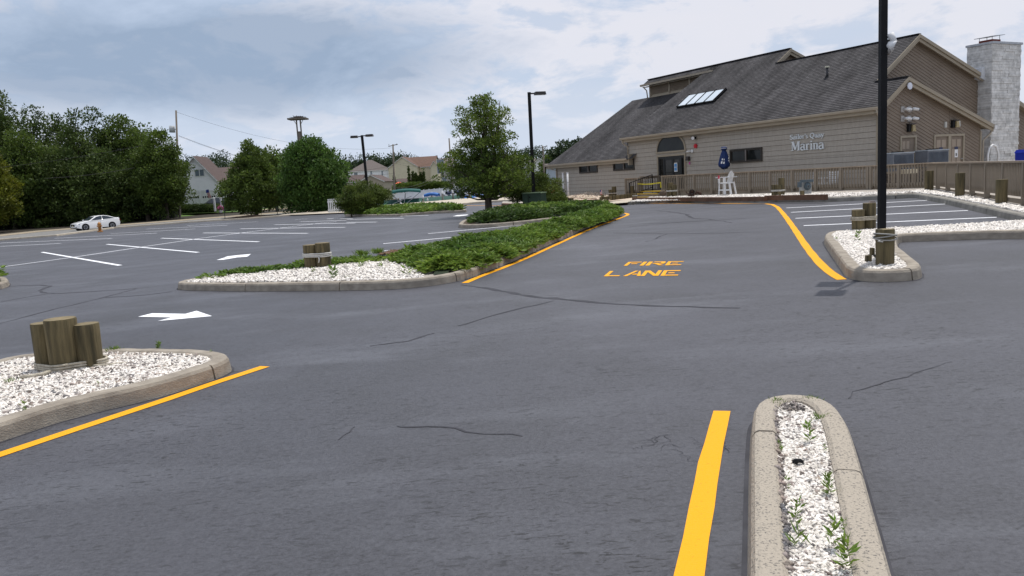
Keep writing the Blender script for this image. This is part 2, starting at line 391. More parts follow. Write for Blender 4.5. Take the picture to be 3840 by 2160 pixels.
# terrain with the marina basin cut out
BX0, BX1, BY0, BY1 = -19.0, 26.0, 82.0, 142.0
g = MB()
def add_rect(a, b, c, d):
    xs = sorted(set([a, b]+[q for q in (-45, 30) if a < q < b]+list(np.linspace(a, b, 5)))); 
    for i in range(len(xs)-1):
        x0_, x1_ = xs[i], xs[i+1]
        g.add([(x0_, c, gz(x0_)-.012), (x1_, c, gz(x1_)-.012), (x1_, d, gz(x1_)-.012), (x0_, d, gz(x0_)-.012)], [(0, 1, 2, 3)])
add_rect(-1500, 1500, -60, BY0); add_rect(-1500, 1500, BY1, 1800); add_rect(-1500, BX0, BY0, BY1); add_rect(BX1, 1500, BY0, BY1)
struct('ground', g, ground_m)
water_m = mat('harbour water', (.035, .055, .055), .08, (.02, .035, .035), .4, 4, .25, 1.2, spec=.6)
struct('water', MB().add([(BX0, BY0, -1.05), (BX1, BY0, -1.05), (BX1, BY1, -1.05), (BX0, BY1, -1.05)], [(0, 1, 2, 3)]), water_m)
bulk_m = mat('tan timber bulkhead', (.34, .26, .17), .9, (.22, .17, .11), 1.0, 6, .3, 8, stretch=(4, 4, .4))
bk = MB()
for a, b in (((BX0, BY0), (BX1, BY0)), ((BX1, BY0), (BX1, BY1)), ((BX1, BY1), (BX0, BY1)), ((BX0, BY1), (BX0, BY0))):
    n_ = 8
    for i in range(n_):
        p = np.array(a)+(np.array(b)-np.array(a))*i/n_; q = np.array(a)+(np.array(b)-np.array(a))*(i+1)/n_
        bk.add([(p[0], p[1], -2.6), (q[0], q[1], -2.6), (q[0], q[1], gz(q[0])+.05), (p[0], p[1], gz(p[0])+.05)], [(0, 1, 2, 3)])
struct('bulkhead_wall', bk, bulk_m)
parking = struct('parking_lot', sheet(lot, 0.0), asph)

# road, its far kerb and pavement
def offs(line, d):
    out_ = []; L = [np.array(p) for p in line]
    for i, p in enumerate(L):
        t_ = L[min(i+1, len(L)-1)]-L[max(i-1, 0)]; t_ /= np.linalg.norm(t_); nrm = np.array([-t_[1], t_[0]]); out_.append(p+nrm*d)
    return out_
edge_road = edge[:8]
def strip_mb(line, d0, d1, z0, z1=None):
    a = offs(line, d0); b = offs(line, d1); mb = MB(); z1 = z0 if z1 is None else z1
    for i in range(len(a)-1):
        mb.add([(a[i][0], a[i][1], gz(a[i][0])+z0), (a[i+1][0], a[i+1][1], gz(a[i+1][0])+z0), (b[i+1][0], b[i+1][1], gz(b[i+1][0])+z1), (b[i][0], b[i][1], gz(b[i][0])+z1)], [(0, 1, 2, 3)])
    return mb
struct('road', strip_mb(edge[:9], .15, 13.0, .004), road_m); struct('verge', strip_mb(edge[:9], 13.0, 14.2, .02, .14), mat('tan roadside kerb', (.30, .25, .18), .9)); struct('forest_floor', strip_mb(edge[:6], 14.2, 40., .006), mat('dark forest litter', (.035, .028, .018), .95))

def resample(line, step):
    L = [np.array(p, float) for p in line]; out_ = [L[0]]; 
    for i in range(len(L)-1):
        d = np.linalg.norm(L[i+1]-L[i]); n_ = max(1, int(round(d/step)))
        for k in range(1, n_+1): out_.append(L[i]+(L[i+1]-L[i])*k/n_)
    return out_
def smooth_line(L, closed, it=2):
    P = [np.array(p, float) for p in L]
    for _ in range(it):
        Q = []; n_ = len(P)
        rng_ = range(n_) if closed else range(n_-1)
        if not closed: Q.append(P[0])
        for i in rng_:
            a, b = P[i], P[(i+1) % n_]; Q += [a*.75+b*.25, a*.25+b*.75]
        if not closed: Q.append(P[-1])
        P = Q
    return P
def area(L): return .5*sum(L[i][0]*L[(i+1) % len(L)][1]-L[(i+1) % len(L)][0]*L[i][1] for i in range(len(L)))
def inset(L, d):
    n_ = len(L); s = 1 if area(L) > 0 else -1; out_ = []
    for i in range(n_):
        a, p, b = np.array(L[i-1]), np.array(L[i]), np.array(L[(i+1) % n_])
        t_ = (b-a); l_ = np.linalg.norm(t_)
        if l_ < 1e-6: out_.append(p); continue
        t_ /= l_; out_.append(p+np.array([-t_[1], t_[0]])*d*s)
    return out_
def kerb_pieces(line, closed, parent, inner_side, m=None, h=.14, w=.16, piece=2.4, zbase=-.1, lean=.02, name='kerb_segment'):
    """line = outer top edge; inner_side +1/-1 which side the bed lies on; one object per cast length with open joints"""
    L = [np.array(p, float) for p in line]
    if closed: L = L+[L[0]]
    R_ = []; seg = [0]
    for i in range(len(L)-1):
        d = np.linalg.norm(L[i+1]-L[i]); n_ = max(1, int(d/.35))
        for k in range(n_): R_.append(L[i]+(L[i+1]-L[i])*k/n_)
    R_.append(L[-1]); cum = np.concatenate([[0], np.cumsum([np.linalg.norm(R_[i+1]-R_[i]) for i in range(len(R_)-1)])])
    tot = cum[-1]; npc = max(1, int(round(tot/piece))); xs = np.array([p[0] for p in R_]); ys = np.array([p[1] for p in R_])
    for k in range(npc):
        a, b = tot*k/npc+.011, tot*(k+1)/npc-.011; ns = max(2, int((b-a)/.09)); mb = MB(); ring = []
        dz = random.uniform(-.004, .004)
        for j in range(ns+1):
            s_ = a+(b-a)*j/ns; p = np.array([np.interp(s_, cum, xs), np.interp(s_, cum, ys)]); q = np.array([np.interp(min(s_+.12, tot), cum, xs), np.interp(min(s_+.12, tot), cum, ys)])-np.array([np.interp(max(s_-.12, 0), cum, xs), np.interp(max(s_-.12, 0), cum, ys)])
            q /= max(np.linalg.norm(q), 1e-9); nr = np.array([-q[1], q[0]])*inner_side; g0 = gz(p[0])+dz; wv = random.uniform(-.0025, .0025)
            prof_ = [(-lean-.012, zbase), (-lean, 0.0), (-.004, h-.035), (.012, h-.008), (.035, h+wv), (w-.02, h+wv), (w, h-.015), (w, zbase)]
            ring.append([(p[0]+nr[0]*o_, p[1]+nr[1]*o_, g0+z_) for o_, z_ in prof_])
        n8 = 8; vs = [v for r_ in ring for v in r_]; fs = []
        for j in range(ns):
            for i in range(n8): fs.append((j*n8+i, j*n8+(i+1) % n8, (j+1)*n8+(i+1) % n8, (j+1)*n8+i))
        fs.append(tuple(range(n8))); fs.append(tuple(ns*n8+i for i in range(n8))[::-1]); mb.add(vs, fs); mb.build(name, m or concrete, parent)
pv = MB()
kerb_pieces(edge[:9], False, parking, 1, walk, h=.15, w=.22, piece=6.0)
kerb_pieces(mar[1:], False, parking, 1, walk, h=.15, w=.22, piece=6.0)
# quay pavement beside the basin
struct('quay_pavement', sheet([tuple(p) for p in offs(mar, .3)]+[(BX1-1, BY0+.1), (BX0+1, BY0+.1)], .135), walk)
# light pavement strip between the two street trees and island C
def pxpoly(pts, z): return [tuple(G(x, y, z)[:2]) for x, y in pts]
struct('pavement', sheet(pxpoly([c2w(1390, 1285), c2w(1560, 1255), c2w(2190, 1232), (1400, 779), (1400, 788), c2w(2190, 1250)], .1), .10), walk)
struct('driveway', sheet(pxpoly([c2w(660, 1240), c2w(900, 1190), c2w(1500, 1200), c2w(1540, 1215), c2w(1200, 1262), c2w(900, 1262)], .03), .03), mat('pale driveway', (.52, .42, .28), .9))

# ---------------------------------------------------------------- painted markings and crack seal (children of the lot)
def ribbon(line, w, m, name='painted_line', z=.004, wob=0.0, smooth=0, taper=False, parent=None):
    L = [np.array(p[:2], float) for p in line]
    if smooth: L = smooth_line(L, False, smooth)
    L = resample(L, .35); L = [np.array(p) for p in L]; mb = MB(); n_ = len(L); vs = []
    for i, p in enumerate(L):
        t_ = L[min(i+1, n_-1)]-L[max(i-1, 0)]; t_ /= max(np.linalg.norm(t_), 1e-9); nr = np.array([-t_[1], t_[0]])
        ww = w*(1+wob*random.uniform(-1, 1)); 
        if taper: ww *= max(.25, math.sin(math.pi*min(max(i/(n_-1), .04), .96)))**.5
        for s_ in (-.5, .5): q = p+nr*ww*s_; vs.append((q[0], q[1], gz(q[0])+z))
    return mb.add(vs, [(2*i, 2*i+1, 2*i+3, 2*i+2) for i in range(n_-1)]).build(name, m, parent or parking)
def wline(a, b, w=.14): return ribbon([G(*a), G(*b)], w, white_p, wob=.06)
# centre line of the double row and its stall lines
cl_px = [c1d(-200, 500), c1d(0, 480), c1d(565, 403), c1d(1085, 325), c1d(1490, 265), c1d(1850, 218), c1d(2130, 183), c1d(2400, 150), c1d(2500, 141)]
ribbon([G(*p) for p in cl_px], .15, white_p, wob=.05)
for a, b in (((312, 368), (893, 467)), ((795, 309), (1472, 370)), ((1198, 264), (1924, 291)), ((1508, 225), (2287, 228)), ((1785, 194), (2566, 183)), ((2040, 164), (2640, 152)), ((2230, 142), (2576, 131)), ((2430, 120), (2620, 119))):
    wline(c1d(*a), c1d(*b))
for a, b in (((-300, 340), (452, 303)), ((0, 300), (835, 266)), ((410, 265), (1165, 227)), ((820, 230), (1450, 196)), ((1090, 196), (1690, 168)), ((1390, 171), (1915, 141)), ((2195, 127), (2283, 120))):
    wline(c1d(*a), c1d(*b))
c7b = crop(1300, 660, 3.3895)
for a, b in (((450, 515), (710, 512)), ((740, 508), (1040, 500)), ((0, 590), (385, 586)), ((0, 552), (730, 538))): wline(c7b(*a), c7b(*b))
c2b = crop(1100, 740, 1.9815)
wline(c2b(668, 345), c2b(1500, 268)); wline(c2b(1002, 270), c2b(1720, 204)); wline(c2b(540, 412), c2b(760, 390))
c3k = crop(2200, 700, 1.5707)
for a, b in (((1175, 126), (2005, 81)), ((1203, 152), (2110, 103)), ((1230, 187), (2245, 141)), ((1278, 230), (2415, 181))): wline(c3k(*a), c3k(*b))
def yline(pts, w=.105, **k): return ribbon([G(*p) for p in pts], w, yellow, wob=.07, **k)
cE = crop(0, 860, 1.61)
yline([cE(-300, 1460), cE(0, 1362), cE(500, 1195), cE(1000, 1030), cE(1300, 927), cE(1600, 829)], .12)
cF = crop(2600, 1400, 1.9067)
yline([cF(-90, 1800), cF(-30, 1449), cF(60, 960), cF(115, 640), cF(205, 272)], .115)
yline([c2b(1275, 637), c2b(1400, 583), c2b(1600, 509), c2b(1800, 422), c2b(2000, 330), c2b(2200, 238), c2b(2380, 172), c2b(2470, 140), c2b(2490, 127), c2b(2470, 119), c2b(2455, 118)], .12, smooth=1)
yline([c3k(170, 97), c3k(500, 100), c3k(1040, 99), (2908, 769), (2940, 804), (2980, 860), (3018, 918), (3062, 975), (3104, 1016), (3145, 1043), (3157, 1049)], .13, smooth=1)
yline([(1600, 769), (1772, 771), (1930, 771.5), (2100, 767)], .12)
yline([c3k(-60, 92), c3k(170, 97)], .12)
# arrows
def arrow_px(pts, name='painted_arrow'):
    P = [G(x, y) for x, y in pts]; mb = MB(); mb.add([(p[0], p[1], gz(p[0])+.004) for p in P], [tuple(f) for f in tri_poly(P)]); return mb.build(name, white_p, parking)
c0 = crop(0, 1080, 2.6833)
arrow_px([c0(1388, 291), c0(1530, 256), c0(1865, 262), c0(1978, 231), c0(2135, 285), c0(1588, 334), c0(1725, 298)])
arrow_px([c1d(1608, 427), c1d(1690, 402), c1d(1668, 402), c1d(1770, 390), c1d(1864, 382), c1d(1838, 402), c1d(1760, 408), c1d(1660, 425)])
arrow_px([c7b(1348, 512), c7b(1400, 500), c7b(1380, 500), c7b(1480, 493), c7b(1545, 489), c7b(1530, 500), c7b(1430, 512)])
# FIRE LANE stencil
GL = {'F': [[(0, 0), (.22, 0), (.22, 1), (0, 1)], [(.22, .82), (.9, .82), (.9, 1), (.22, 1)], [(.33, .42), (.72, .42), (.72, .58), (.33, .58)]],
      'I': [[(.0, 0), (.26, 0), (.26, 1), (.0, 1)]],
      'R': [[(0, 0), (.22, 0), (.22, 1), (0, 1)], [(.30, .84), (.80, .84), (.92, .74), (.92, 1.0), (.30, 1)], [(.72, .48), (.95, .52), (.95, .86), (.72, .84)], [(.30, .42), (.92, .42), (.92, .58), (.30, .58)], [(.42, .40), (.62, .40), (.98, 0), (.74, 0)]],
      'E': [[(0, 0), (.22, 0), (.22, 1), (0, 1)], [(.22, .84), (.95, .84), (.95, 1), (.22, 1)], [(.34, .42), (.68, .42), (.68, .57), (.34, .57)], [(.22, 0), (.95, 0), (.95, .16), (.22, .16)]],
      'L': [[(0, 0), (.22, 0), (.22, 1), (0, 1)], [(.22, 0), (.9, 0), (.9, .16), (.22, .16)]],
      'A': [[(0, 0), (.22, 0), (.60, 1), (.42, 1)], [(.66, .9), (.72, 1), (1.0, 0), (.78, 0)], [(.42, .24), (.74, .24), (.70, .40), (.48, .40)]],
      'N': [[(0, 0), (.22, 0), (.22, 1), (0, 1)], [(.22, 1), (.30, 1), (.76, .28), (.76, 0), (.70, 0), (.22, .72)], [(.76, 0), (.98, 0), (.98, 1), (.76, 1)]]}
def ground_text(txt, bl, br, upv, adv):
    bl = np.array(bl[:2]); ex = (np.array(br[:2])-bl); up_ = np.array(upv[:2])
    for i, ch in enumerate(txt):
        x0, wd_ = adv[i]; mb = MB(); h_ = 0
        for j, poly in enumerate(GL[ch]):
            P = [bl+ex*(x0+wd_*a)+up_*b for a, b in poly]
            mb.add([(p[0], p[1], gz(p[0])+.004+.0006*j) for p in P], [tuple(range(len(P)))])
        mb.build('painted_letter', yellow, parking)
b0, b1, t0, t1 = [G(*c3k(*q)) for q in ((100, 529), (538, 525), (136, 503), (556, 493))]
ground_text('LANE', b0, b1, t1-b1, [(0, .24), (.27, .24), (.51, .24), (.77, .24)])
b0, b1, t0, t1 = [G(*c3k(*q)) for q in ((218, 467), (560, 463), (243, 446), (577, 440))]
ground_text('FIRE', b0, b1, t1-b1, [(0, .28), (.28, .26), (.38, .32), (.72, .28)])
# crack seal
def crack(pts, w=.07):
    L = resample(smooth_line([G(x, y)[:2] for x, y in pts], False, 1), .22); off = 0; out_ = []
    for i, p in enumerate(L):
        off = off*.8+random.gauss(0, .022); t_ = L[min(i+1, len(L)-1)]-L[max(i-1, 0)]; t_ /= max(np.linalg.norm(t_), 1e-9); out_.append(p+np.array([-t_[1], t_[0]])*off)
    ribbon(out_, w, seal, 'crack_seal', z=.003, wob=.5, taper=True)
c4k = crop(1280, 1000, 1.61)
crack([c4k(735, 108), c4k(850, 130), c4k(1000, 155), c4k(1180, 185), c4k(1300, 197), c4k(1500, 215), c4k(1700, 230), c4k(2000, 242), c4k(2400, 253)], .085)
crack([c4k(1280, 205), c4k(1050, 262), c4k(850, 312), c4k(700, 358)], .04); crack([c4k(560, 402), c4k(500, 418), c4k(430, 445), c4k(300, 467), c4k(175, 480)], .04)
crack([c4k(340, 958), c4k(480, 965), c4k(620, 980), c4k(800, 1002), c4k(1100, 1020)], .022); crack([c4k(0, 1048), c4k(50, 1010), c4k(125, 970)], .012)
c4c = crop(2300, 500, 2.49875)
crack([c4c(400, 725), c4c(560, 738), c4c(680, 755), c4c(720, 780), c4c(760, 800), c4c(860, 800), c4c(950, 810), c4c(1100, 840)], .10)
crack([c4c(150, 878), c4c(400, 850), c4c(950, 812), c4c(1410, 787)], .05); crack([c4c(0, 935), c4c(400, 935), c4c(520, 942), c4c(800, 935), c4c(1400, 925)], .05); crack([c4c(290, 1015), c4c(390, 1000), c4c(430, 970), c4c(500, 945)], .05)
crack([c4c(150, 852), c4c(500, 838), c4c(950, 812)], .03)
crack([cE(60, 345), cE(200, 338), cE(310, 342), cE(260, 358), cE(230, 375), cE(290, 390), cE(420, 385), cE(700, 368), cE(820, 358)], .09)
crack([cE(0, 440), cE(130, 415), cE(290, 390)], .05); crack([cE(0, 570), cE(60, 552), cE(180, 525), cE(350, 478), cE(520, 440), cE(640, 410), cE(820, 360), cE(900, 350)], .055)
crack([cE(640, 412), cE(850, 400), cE(1040, 378)], .05)
c8k = crop(2880, 1000, 2.4146)
for pts in ([(750, 1200), (900, 1130), (1010, 1080), (1100, 1040), (1300, 985), (1500, 905), (1650, 860)],): crack([c8k(*p) for p in pts], .010)
# fine branching hairline cracks
def hair(x, y, ang, n_, L_=28, w=.012):
    for k in range(n_):
        a = ang+random.gauss(0, .7); P = [(x, y)]; q = [x, y]
        for i in range(random.randint(3, 6)): a += random.gauss(0, .45); q = [q[0]+L_*math.cos(a), q[1]+L_*.45*math.sin(a)]; P.append(tuple(q))
        crack(P, w)
        x, y = random.choice(P)
hair(2400, 1650, .3, 4, 26, .004); hair(2570, 1640, 1.0, 4, 22, .0035); hair(2740, 1690, 1.5, 3, 20, .004)
# ---------------------------------------------------------------- stones
def in_poly(P, poly):
    x, y = P[:, 0], P[:, 1]; ins = np.zeros(len(P), bool); n_ = len(poly); j = n_-1
    for i in range(n_):
        xi, yi = poly[i][0], poly[i][1]; xj, yj = poly[j][0], poly[j][1]
        c = ((yi > y) != (yj > y)) & (x < (xj-xi)*(y-yi)/(yj-yi+1e-12)+xi); ins ^= c; j = i
    return ins
def sample_poly(poly, n):
    a = np.array([[p[0], p[1]] for p in poly]); lo, hi = a.min(0), a.max(0); out_ = np.zeros((0, 2))
    while len(out_) < n:
        q = lo+(hi-lo)*rng.random((n*3, 2)); q = q[in_poly(q, poly)]; out_ = np.concatenate([out_, q])
        if len(q) == 0: break
    return out_[:n]
OCT_V = np.array([[1, 0, 0], [.2, 1, 0], [-1, .1, 0], [-.1, -1, 0], [.1, 0, 1], [0, .1, -1]]); OCT_F = np.array([[0, 1, 4], [1, 2, 4], [2, 3, 4], [3, 0, 4], [1, 0, 5], [2, 1, 5], [3, 2, 5], [0, 3, 5]])
def stones(name, poly, n, size, m, z, parent, hz=.5, hf=None, pts=None):
    P = sample_poly(poly, n) if pts is None else pts; n = len(P)
    s = size*(.55+.9*rng.random(n)); ang = rng.random(n)*6.283; tx = rng.normal(size=(n, 2))*.35
    V = OCT_V[None]*(1+rng.normal(size=(n, 6, 3))*.22); V = V*np.stack([s*.5, s*.5*(.55+.4*rng.random(n)), s*.5*hz], 1)[:, None]
    ca, sa = np.cos(ang), np.sin(ang); X = V[:, :, 0]*ca[:, None]-V[:, :, 1]*sa[:, None]; Y = V[:, :, 0]*sa[:, None]+V[:, :, 1]*ca[:, None]; Z = V[:, :, 2]+X*tx[:, :1]+Y*tx[:, 1:]
    gzv = np.array([gz(x) for x in P[:, 0]])+z
    if hf is not None: gzv = gzv+hf(P[:, 0], P[:, 1])
    co = np.stack([X+P[:, :1], Y+P[:, 1:], Z+(gzv+rng.random(n)*size*.25)[:, None]], 2).reshape(-1)
    F = (OCT_F[None]+(np.arange(n)*6)[:, None, None]).reshape(-1)
    me = bpy.data.meshes.new(name); me.vertices.add(n*6); me.vertices.foreach_set('co', co); k = n*8
    me.loops.add(k*3); me.loops.foreach_set('vertex_index', F.astype(np.int32)); me.polygons.add(k); me.polygons.foreach_set('loop_start', np.arange(0, k*3, 3, dtype=np.int32)); me.polygons.foreach_set('loop_total', np.full(k, 3, dtype=np.int32))
    me.update(calc_edges=True); me.materials.append(m); return link(name, me, parent, 'stuff')
def sprays(name, poly, n, size, m, z, hf, parent, up=.30, pts=None, per=5, plume=.30, dome=.13, holes=None):
    """feathery juniper: plumes of narrow leaves arching outwards from many low mounds"""
    A_ = abs(area([tuple(p[:2]) for p in poly])); nc = max(4, int(A_/(plume*plume*1.1))); C_ = sample_poly(poly, nc); nc = len(C_)
    k = rng.integers(0, nc, n); R_ = plume*(.7+.6*rng.random(nc))[k]; r = R_*np.sqrt(rng.random(n)); th = rng.random(n)*6.283
    el_ = .75+.5*rng.random(nc)[k]; drift = rng.random(nc)[k]*6.283
    P = C_[k]+np.stack([np.cos(th)*r*1.15, np.sin(th)*r*.85], 1); ok = in_poly(P, poly)
    if holes is not None: ok &= ~in_poly(P, holes)
    P, r, th, R_, el_, drift, k = P[ok], r[ok], th[ok], R_[ok], el_[ok], drift[ok], k[ok]; n = len(P)
    q = r/R_; base_z = np.array([gz(x) for x in P[:, 0]])+z+hf(P[:, 0], P[:, 1])*(.62+.38*(1-q**2))+dome*el_*(1-q**2)-.03*rng.random(n)
    ang = np.arctan2(np.sin(th)*.75+np.sin(drift)*.55, np.cos(th)*.75+np.cos(drift)*.55)+rng.normal(size=n)*.35
    B = np.stack([P[:, 0], P[:, 1], base_z], 1); el = up*(1.5-1.2*q)+rng.normal(size=n)*.12
    PP = []; NN = []
    for j in range(per):
        a = ang+(j-(per-1)/2)*.42+rng.normal(size=n)*.12; off = size*.5*j/per
        PP.append(B+np.stack([np.cos(ang), np.sin(ang), el], 1)*off); NN.append(np.stack([np.cos(a), np.sin(a), el+rng.normal(size=n)*.15], 1))
    return leaf_mesh(name, np.concatenate(PP), np.concatenate(NN), size, m, parent, .26, 'stuff', .4)
def weed(x, y, z, h, label, parent=None, n=22, wide=.5, tuft=False):
    """a small weed: stems with pointed leaves"""
    P = []; Nn = []
    for i in range(n):
        a = random.random()*6.283; q = random.random()
        if tuft: P.append((x+random.gauss(0, h*.35), y+random.gauss(0, h*.35), z)); Nn.append((math.cos(a)*.8, math.sin(a)*.8, 1.0))
        else: P.append((x+random.gauss(0, h*.05), y+random.gauss(0, h*.05), z+h*q*.85)); Nn.append((math.cos(a), math.sin(a), .5+q*.6))
    o = leaf_mesh('weed', np.array(P), np.array(Nn, float), h*(.8 if tuft else wide), weed_m, parent, .09 if tuft else .23)
    if parent is None: tag(o, label, 'weed', 'weeds growing in the stone beds')
    return o

def island(name, outline, closed, piece, m, side=None, bed_m=soil_w, bedz=.10, w=.16, h=.14, kerb_line=None):
    L = outline; s = 1 if area(L) > 0 else -1
    sheet(inset(L, -.042), .0025).build('tar_edge', seal, parking, False)
    o = sheet(inset(L, .05), bedz).build(name, bed_m, None, False, 'structure')
    kerb_pieces(kerb_line if kerb_line is not None else L, closed if kerb_line is None else False, o, s, m, h, w, piece)
    return o
# island E (near left)
Epx = [cE(-700, 1400), cE(-300, 1262), cE(0, 1165), cE(400, 1040), cE(930, 925), cE(1190, 848), cE(1330, 800), cE(1390, 765), cE(1350, 738), cE(1250, 724), cE(1100, 716), cE(620, 712), cE(200, 742), cE(0, 776), cE(-300, 870), cE(-700, 1010)]
E_ = smooth_line([G(x, y, .14)[:2] for x, y in Epx], True, 1)
isl_e = island('traffic_island', E_, True, 2.6, concrete)
E_in = inset(E_, .16)
Ev = [p for p in pxpoly([(-60, 1250), (900, 1250), (900, 1660), (-60, 1660)], .12)]
pe = sample_poly(E_in, 60000); pe = pe[in_poly(pe, Ev)][:22000]
stones('white_stones', None, 0, .039, stone_w, .108, isl_e, .55, pts=pe); stones('dark_stones', None, 0, .042, stone_d, .112, isl_e, .6, pts=pe[:2200]+.013)
# island F (near right)
Fl = [cF(405, 2600), cF(408, 1900), cF(418, 1449), cF(420, 1100), cF(420, 800), cF(422, 500), cF(428, 330), cF(436, 235), cF(470, 190), cF(560, 150), cF(700, 138), cF(850, 148), cF(950, 180), cF(1020, 225), cF(1070, 290), cF(1112, 370), cF(1180, 580), cF(1265, 890), cF(1350, 1180), cF(1425, 1449), cF(1560, 1900), cF(1800, 2600)]
F_ = smooth_line([G(x, y, .14)[:2] for x, y in Fl], True, 2)
isl_f = island('traffic_island', F_, True, 2.2, concrete2, w=.125)
F_in = inset(F_, .12); Fv = pxpoly([(2850, 1450), (3300, 1450), (3500, 2260), (2800, 2260)], .12)
pf = sample_poly(F_in, 40000); pf = pf[in_poly(pf, Fv)][:13000]
stones('white_stones', None, 0, .028, stone_w, .104, isl_f, .45, pts=pf); stones('dark_stones', None, 0, .026, stone_d, .108, isl_f, .6, pts=pf[:650]+.007)
# dark pebbles scattered in the head of island F and along its left kerb
q = np.concatenate([np.array([G(*cF(x, y), .12)[:2] for x, y in [(720+random.gauss(0, 32), 235+random.gauss(0, 14)) for _ in range(60)]]), np.array([G(*cF(x, y), .12)[:2] for x, y in [(575+y_*.075+abs(random.gauss(0, 14)), 250+y_) for y_ in [random.random()*1150 for _ in range(220)]]])])
stones('dark_stones', None, 0, .030, stone_d, .118, isl_f, .7, pts=q)
p_ = G(*cF(750, 645), .12); mbk = MB(); mbk.tube([p_+np.array([-.026, .004, .008]), p_+np.array([-.012, -.004, .014]), p_+np.array([.010, .006, .012]), p_+np.array([.028, 0, .006])], [.007, .015, .013, .006], 7); mbk.v = [tuple(np.array(v)+rng.normal(size=3)*.0025) for v in mbk.v]; tag(mbk.build('asphalt_lump', black_m), 'black asphalt lump lying on the white stones of the narrow island', 'rubble')
# island A (long middle island with juniper)
Apx = [(657, 1058), (700, 1062), (800, 1063), (955, 1064), (1200, 1060), (1440, 1055), (1570, 1046), (1655, 1035), (1751, 1016), (1857, 977), (1928, 952), (2034, 906), (2134, 866), (2210, 833), (2265, 814), (2320, 797), (2336, 788), (2315, 782), (2261, 785), (2210, 794), (2109, 829), (2059, 846), (1958, 872), (1857, 900), (1751, 918), (1680, 932), (1605, 944), (1534, 952), (1430, 962), (1300, 971), (1133, 984), (894, 1016), (701, 1046)]
A_ = smooth_line([G(x, y, .14)[:2] for x, y in Apx], True, 1)
isl_a = island('traffic_island', A_, True, 2.2, concrete)
A_in = inset(A_, .15)
gr_px = [(640, 1062), (1600, 1050), (1560, 1010), (1505, 975), (1400, 972), (1200, 984), (1000, 1006), (800, 1032), (700, 1050)]
pa = sample_poly(A_in, 26000); pa = pa[in_poly(pa, pxpoly(gr_px, .12))]
stones('white_stones', None, 0, .07, stone_w, .115, isl_a, .5, pts=pa[:7500])
def bumps(seed, amp, base_h, poly=None, edge_w=.5):
    r_ = np.random.default_rng(seed); ph = r_.random((7, 3))*6.28; kk = r_.normal(size=(7, 2))*np.array([1.6, 1.6])+.4
    def f(x, y):
        h_ = np.zeros_like(x)
        for i in range(7): h_ = h_+np.sin(x*kk[i, 0]+y*kk[i, 1]+ph[i, 0])/7*1.8
        out_ = base_h+amp*h_
        if poly is not None:
            a = np.array([[p[0], p[1]] for p in poly]); d = np.full(x.shape, 9.0)
            for i in range(len(a)):
                p, q_ = a[i], a[(i+1) % len(a)]; v = q_-p; L2 = max(v@v, 1e-9); t_ = np.clip(((x-p[0])*v[0]+(y-p[1])*v[1])/L2, 0, 1)
                d = np.minimum(d, np.hypot(x-p[0]-t_*v[0], y-p[1]-t_*v[1]))
            out_ = out_*np.clip(d/edge_w, .12, 1)**.6
        return out_
    return f
def juniper(name, poly, n, size, m, h, seed, parent, per=5, plume=.30, dome=.13, holes=None):
    f = bumps(seed, h*.35, h, poly)
    for q_ in (0,):
        mb = MB(); a = np.array([[p[0], p[1]] for p in poly]); lo, hi = a.min(0), a.max(0); st = max(.25, (hi-lo).max()/70)
        xs = np.arange(lo[0], hi[0]+st, st); ys = np.arange(lo[1], hi[1]+st, st); X, Y = np.meshgrid(xs, ys); ins = in_poly(np.stack([X.ravel(), Y.ravel()], 1), poly).reshape(X.shape)
        Z = f(X.ravel(), Y.ravel()).reshape(X.shape)*.5; idx = {}
        for j in range(len(ys)-1):
            for i in range(len(xs)-1):
                if ins[j, i] and ins[j+1, i] and ins[j, i+1] and ins[j+1, i+1]:
                    fs = []
                    for jj, ii in ((j, i), (j, i+1), (j+1, i+1), (j+1, i)):
                        if (jj, ii) not in idx: idx[(jj, ii)] = len(mb.v); mb.v.append((X[jj, ii], Y[jj, ii], gz(X[jj, ii])+.10+Z[jj, ii]))
                        fs.append(idx[(jj, ii)])
                    mb.f.append(tuple(fs))
        if mb.f: mb.build('juniper_filler', mat('dark juniper filler', (.018, .03, .010), .95, (.012, .02, .008), 6), parent, True, 'stuff')  # dark mound added under the sprays to close the gaps between them
    return sprays(name, poly, n, size, m, .10, f, parent, per=per, plume=plume, dome=dome, holes=holes)
jun_a = [(1450, 975), (1534, 958), (1605, 949), (1680, 937), (1751, 923), (1857, 905), (1958, 877), (2059, 851), (2109, 834), (2210, 799), (2261, 789), (2320, 787), (2330, 798), (2290, 818), (2170, 858), (2070, 893), (1940, 952), (1850, 986), (1760, 1015), (1690, 1030), (1600, 1036), (1560, 1005), (1500, 985)]
JA = pxpoly(jun_a, .14); patch_ = pxpoly([c2b(640, 450), c2b(740, 420), c2b(900, 412), c2b(985, 420), c2b(900, 445), c2b(800, 458), c2b(720, 452)], .13)
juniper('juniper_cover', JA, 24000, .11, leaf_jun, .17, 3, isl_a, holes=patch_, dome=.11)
strip_px = [(700, 1048), (894, 1018), (1133, 987), (1300, 974), (1440, 964), (1480, 975), (1350, 985), (1150, 1001), (960, 1022), (800, 1042)]
sprays('creeping_cover', pxpoly(strip_px, .14), 1700, .10, leaf_jun, .12, lambda x, y: x*0+.02, isl_a, dome=.05)
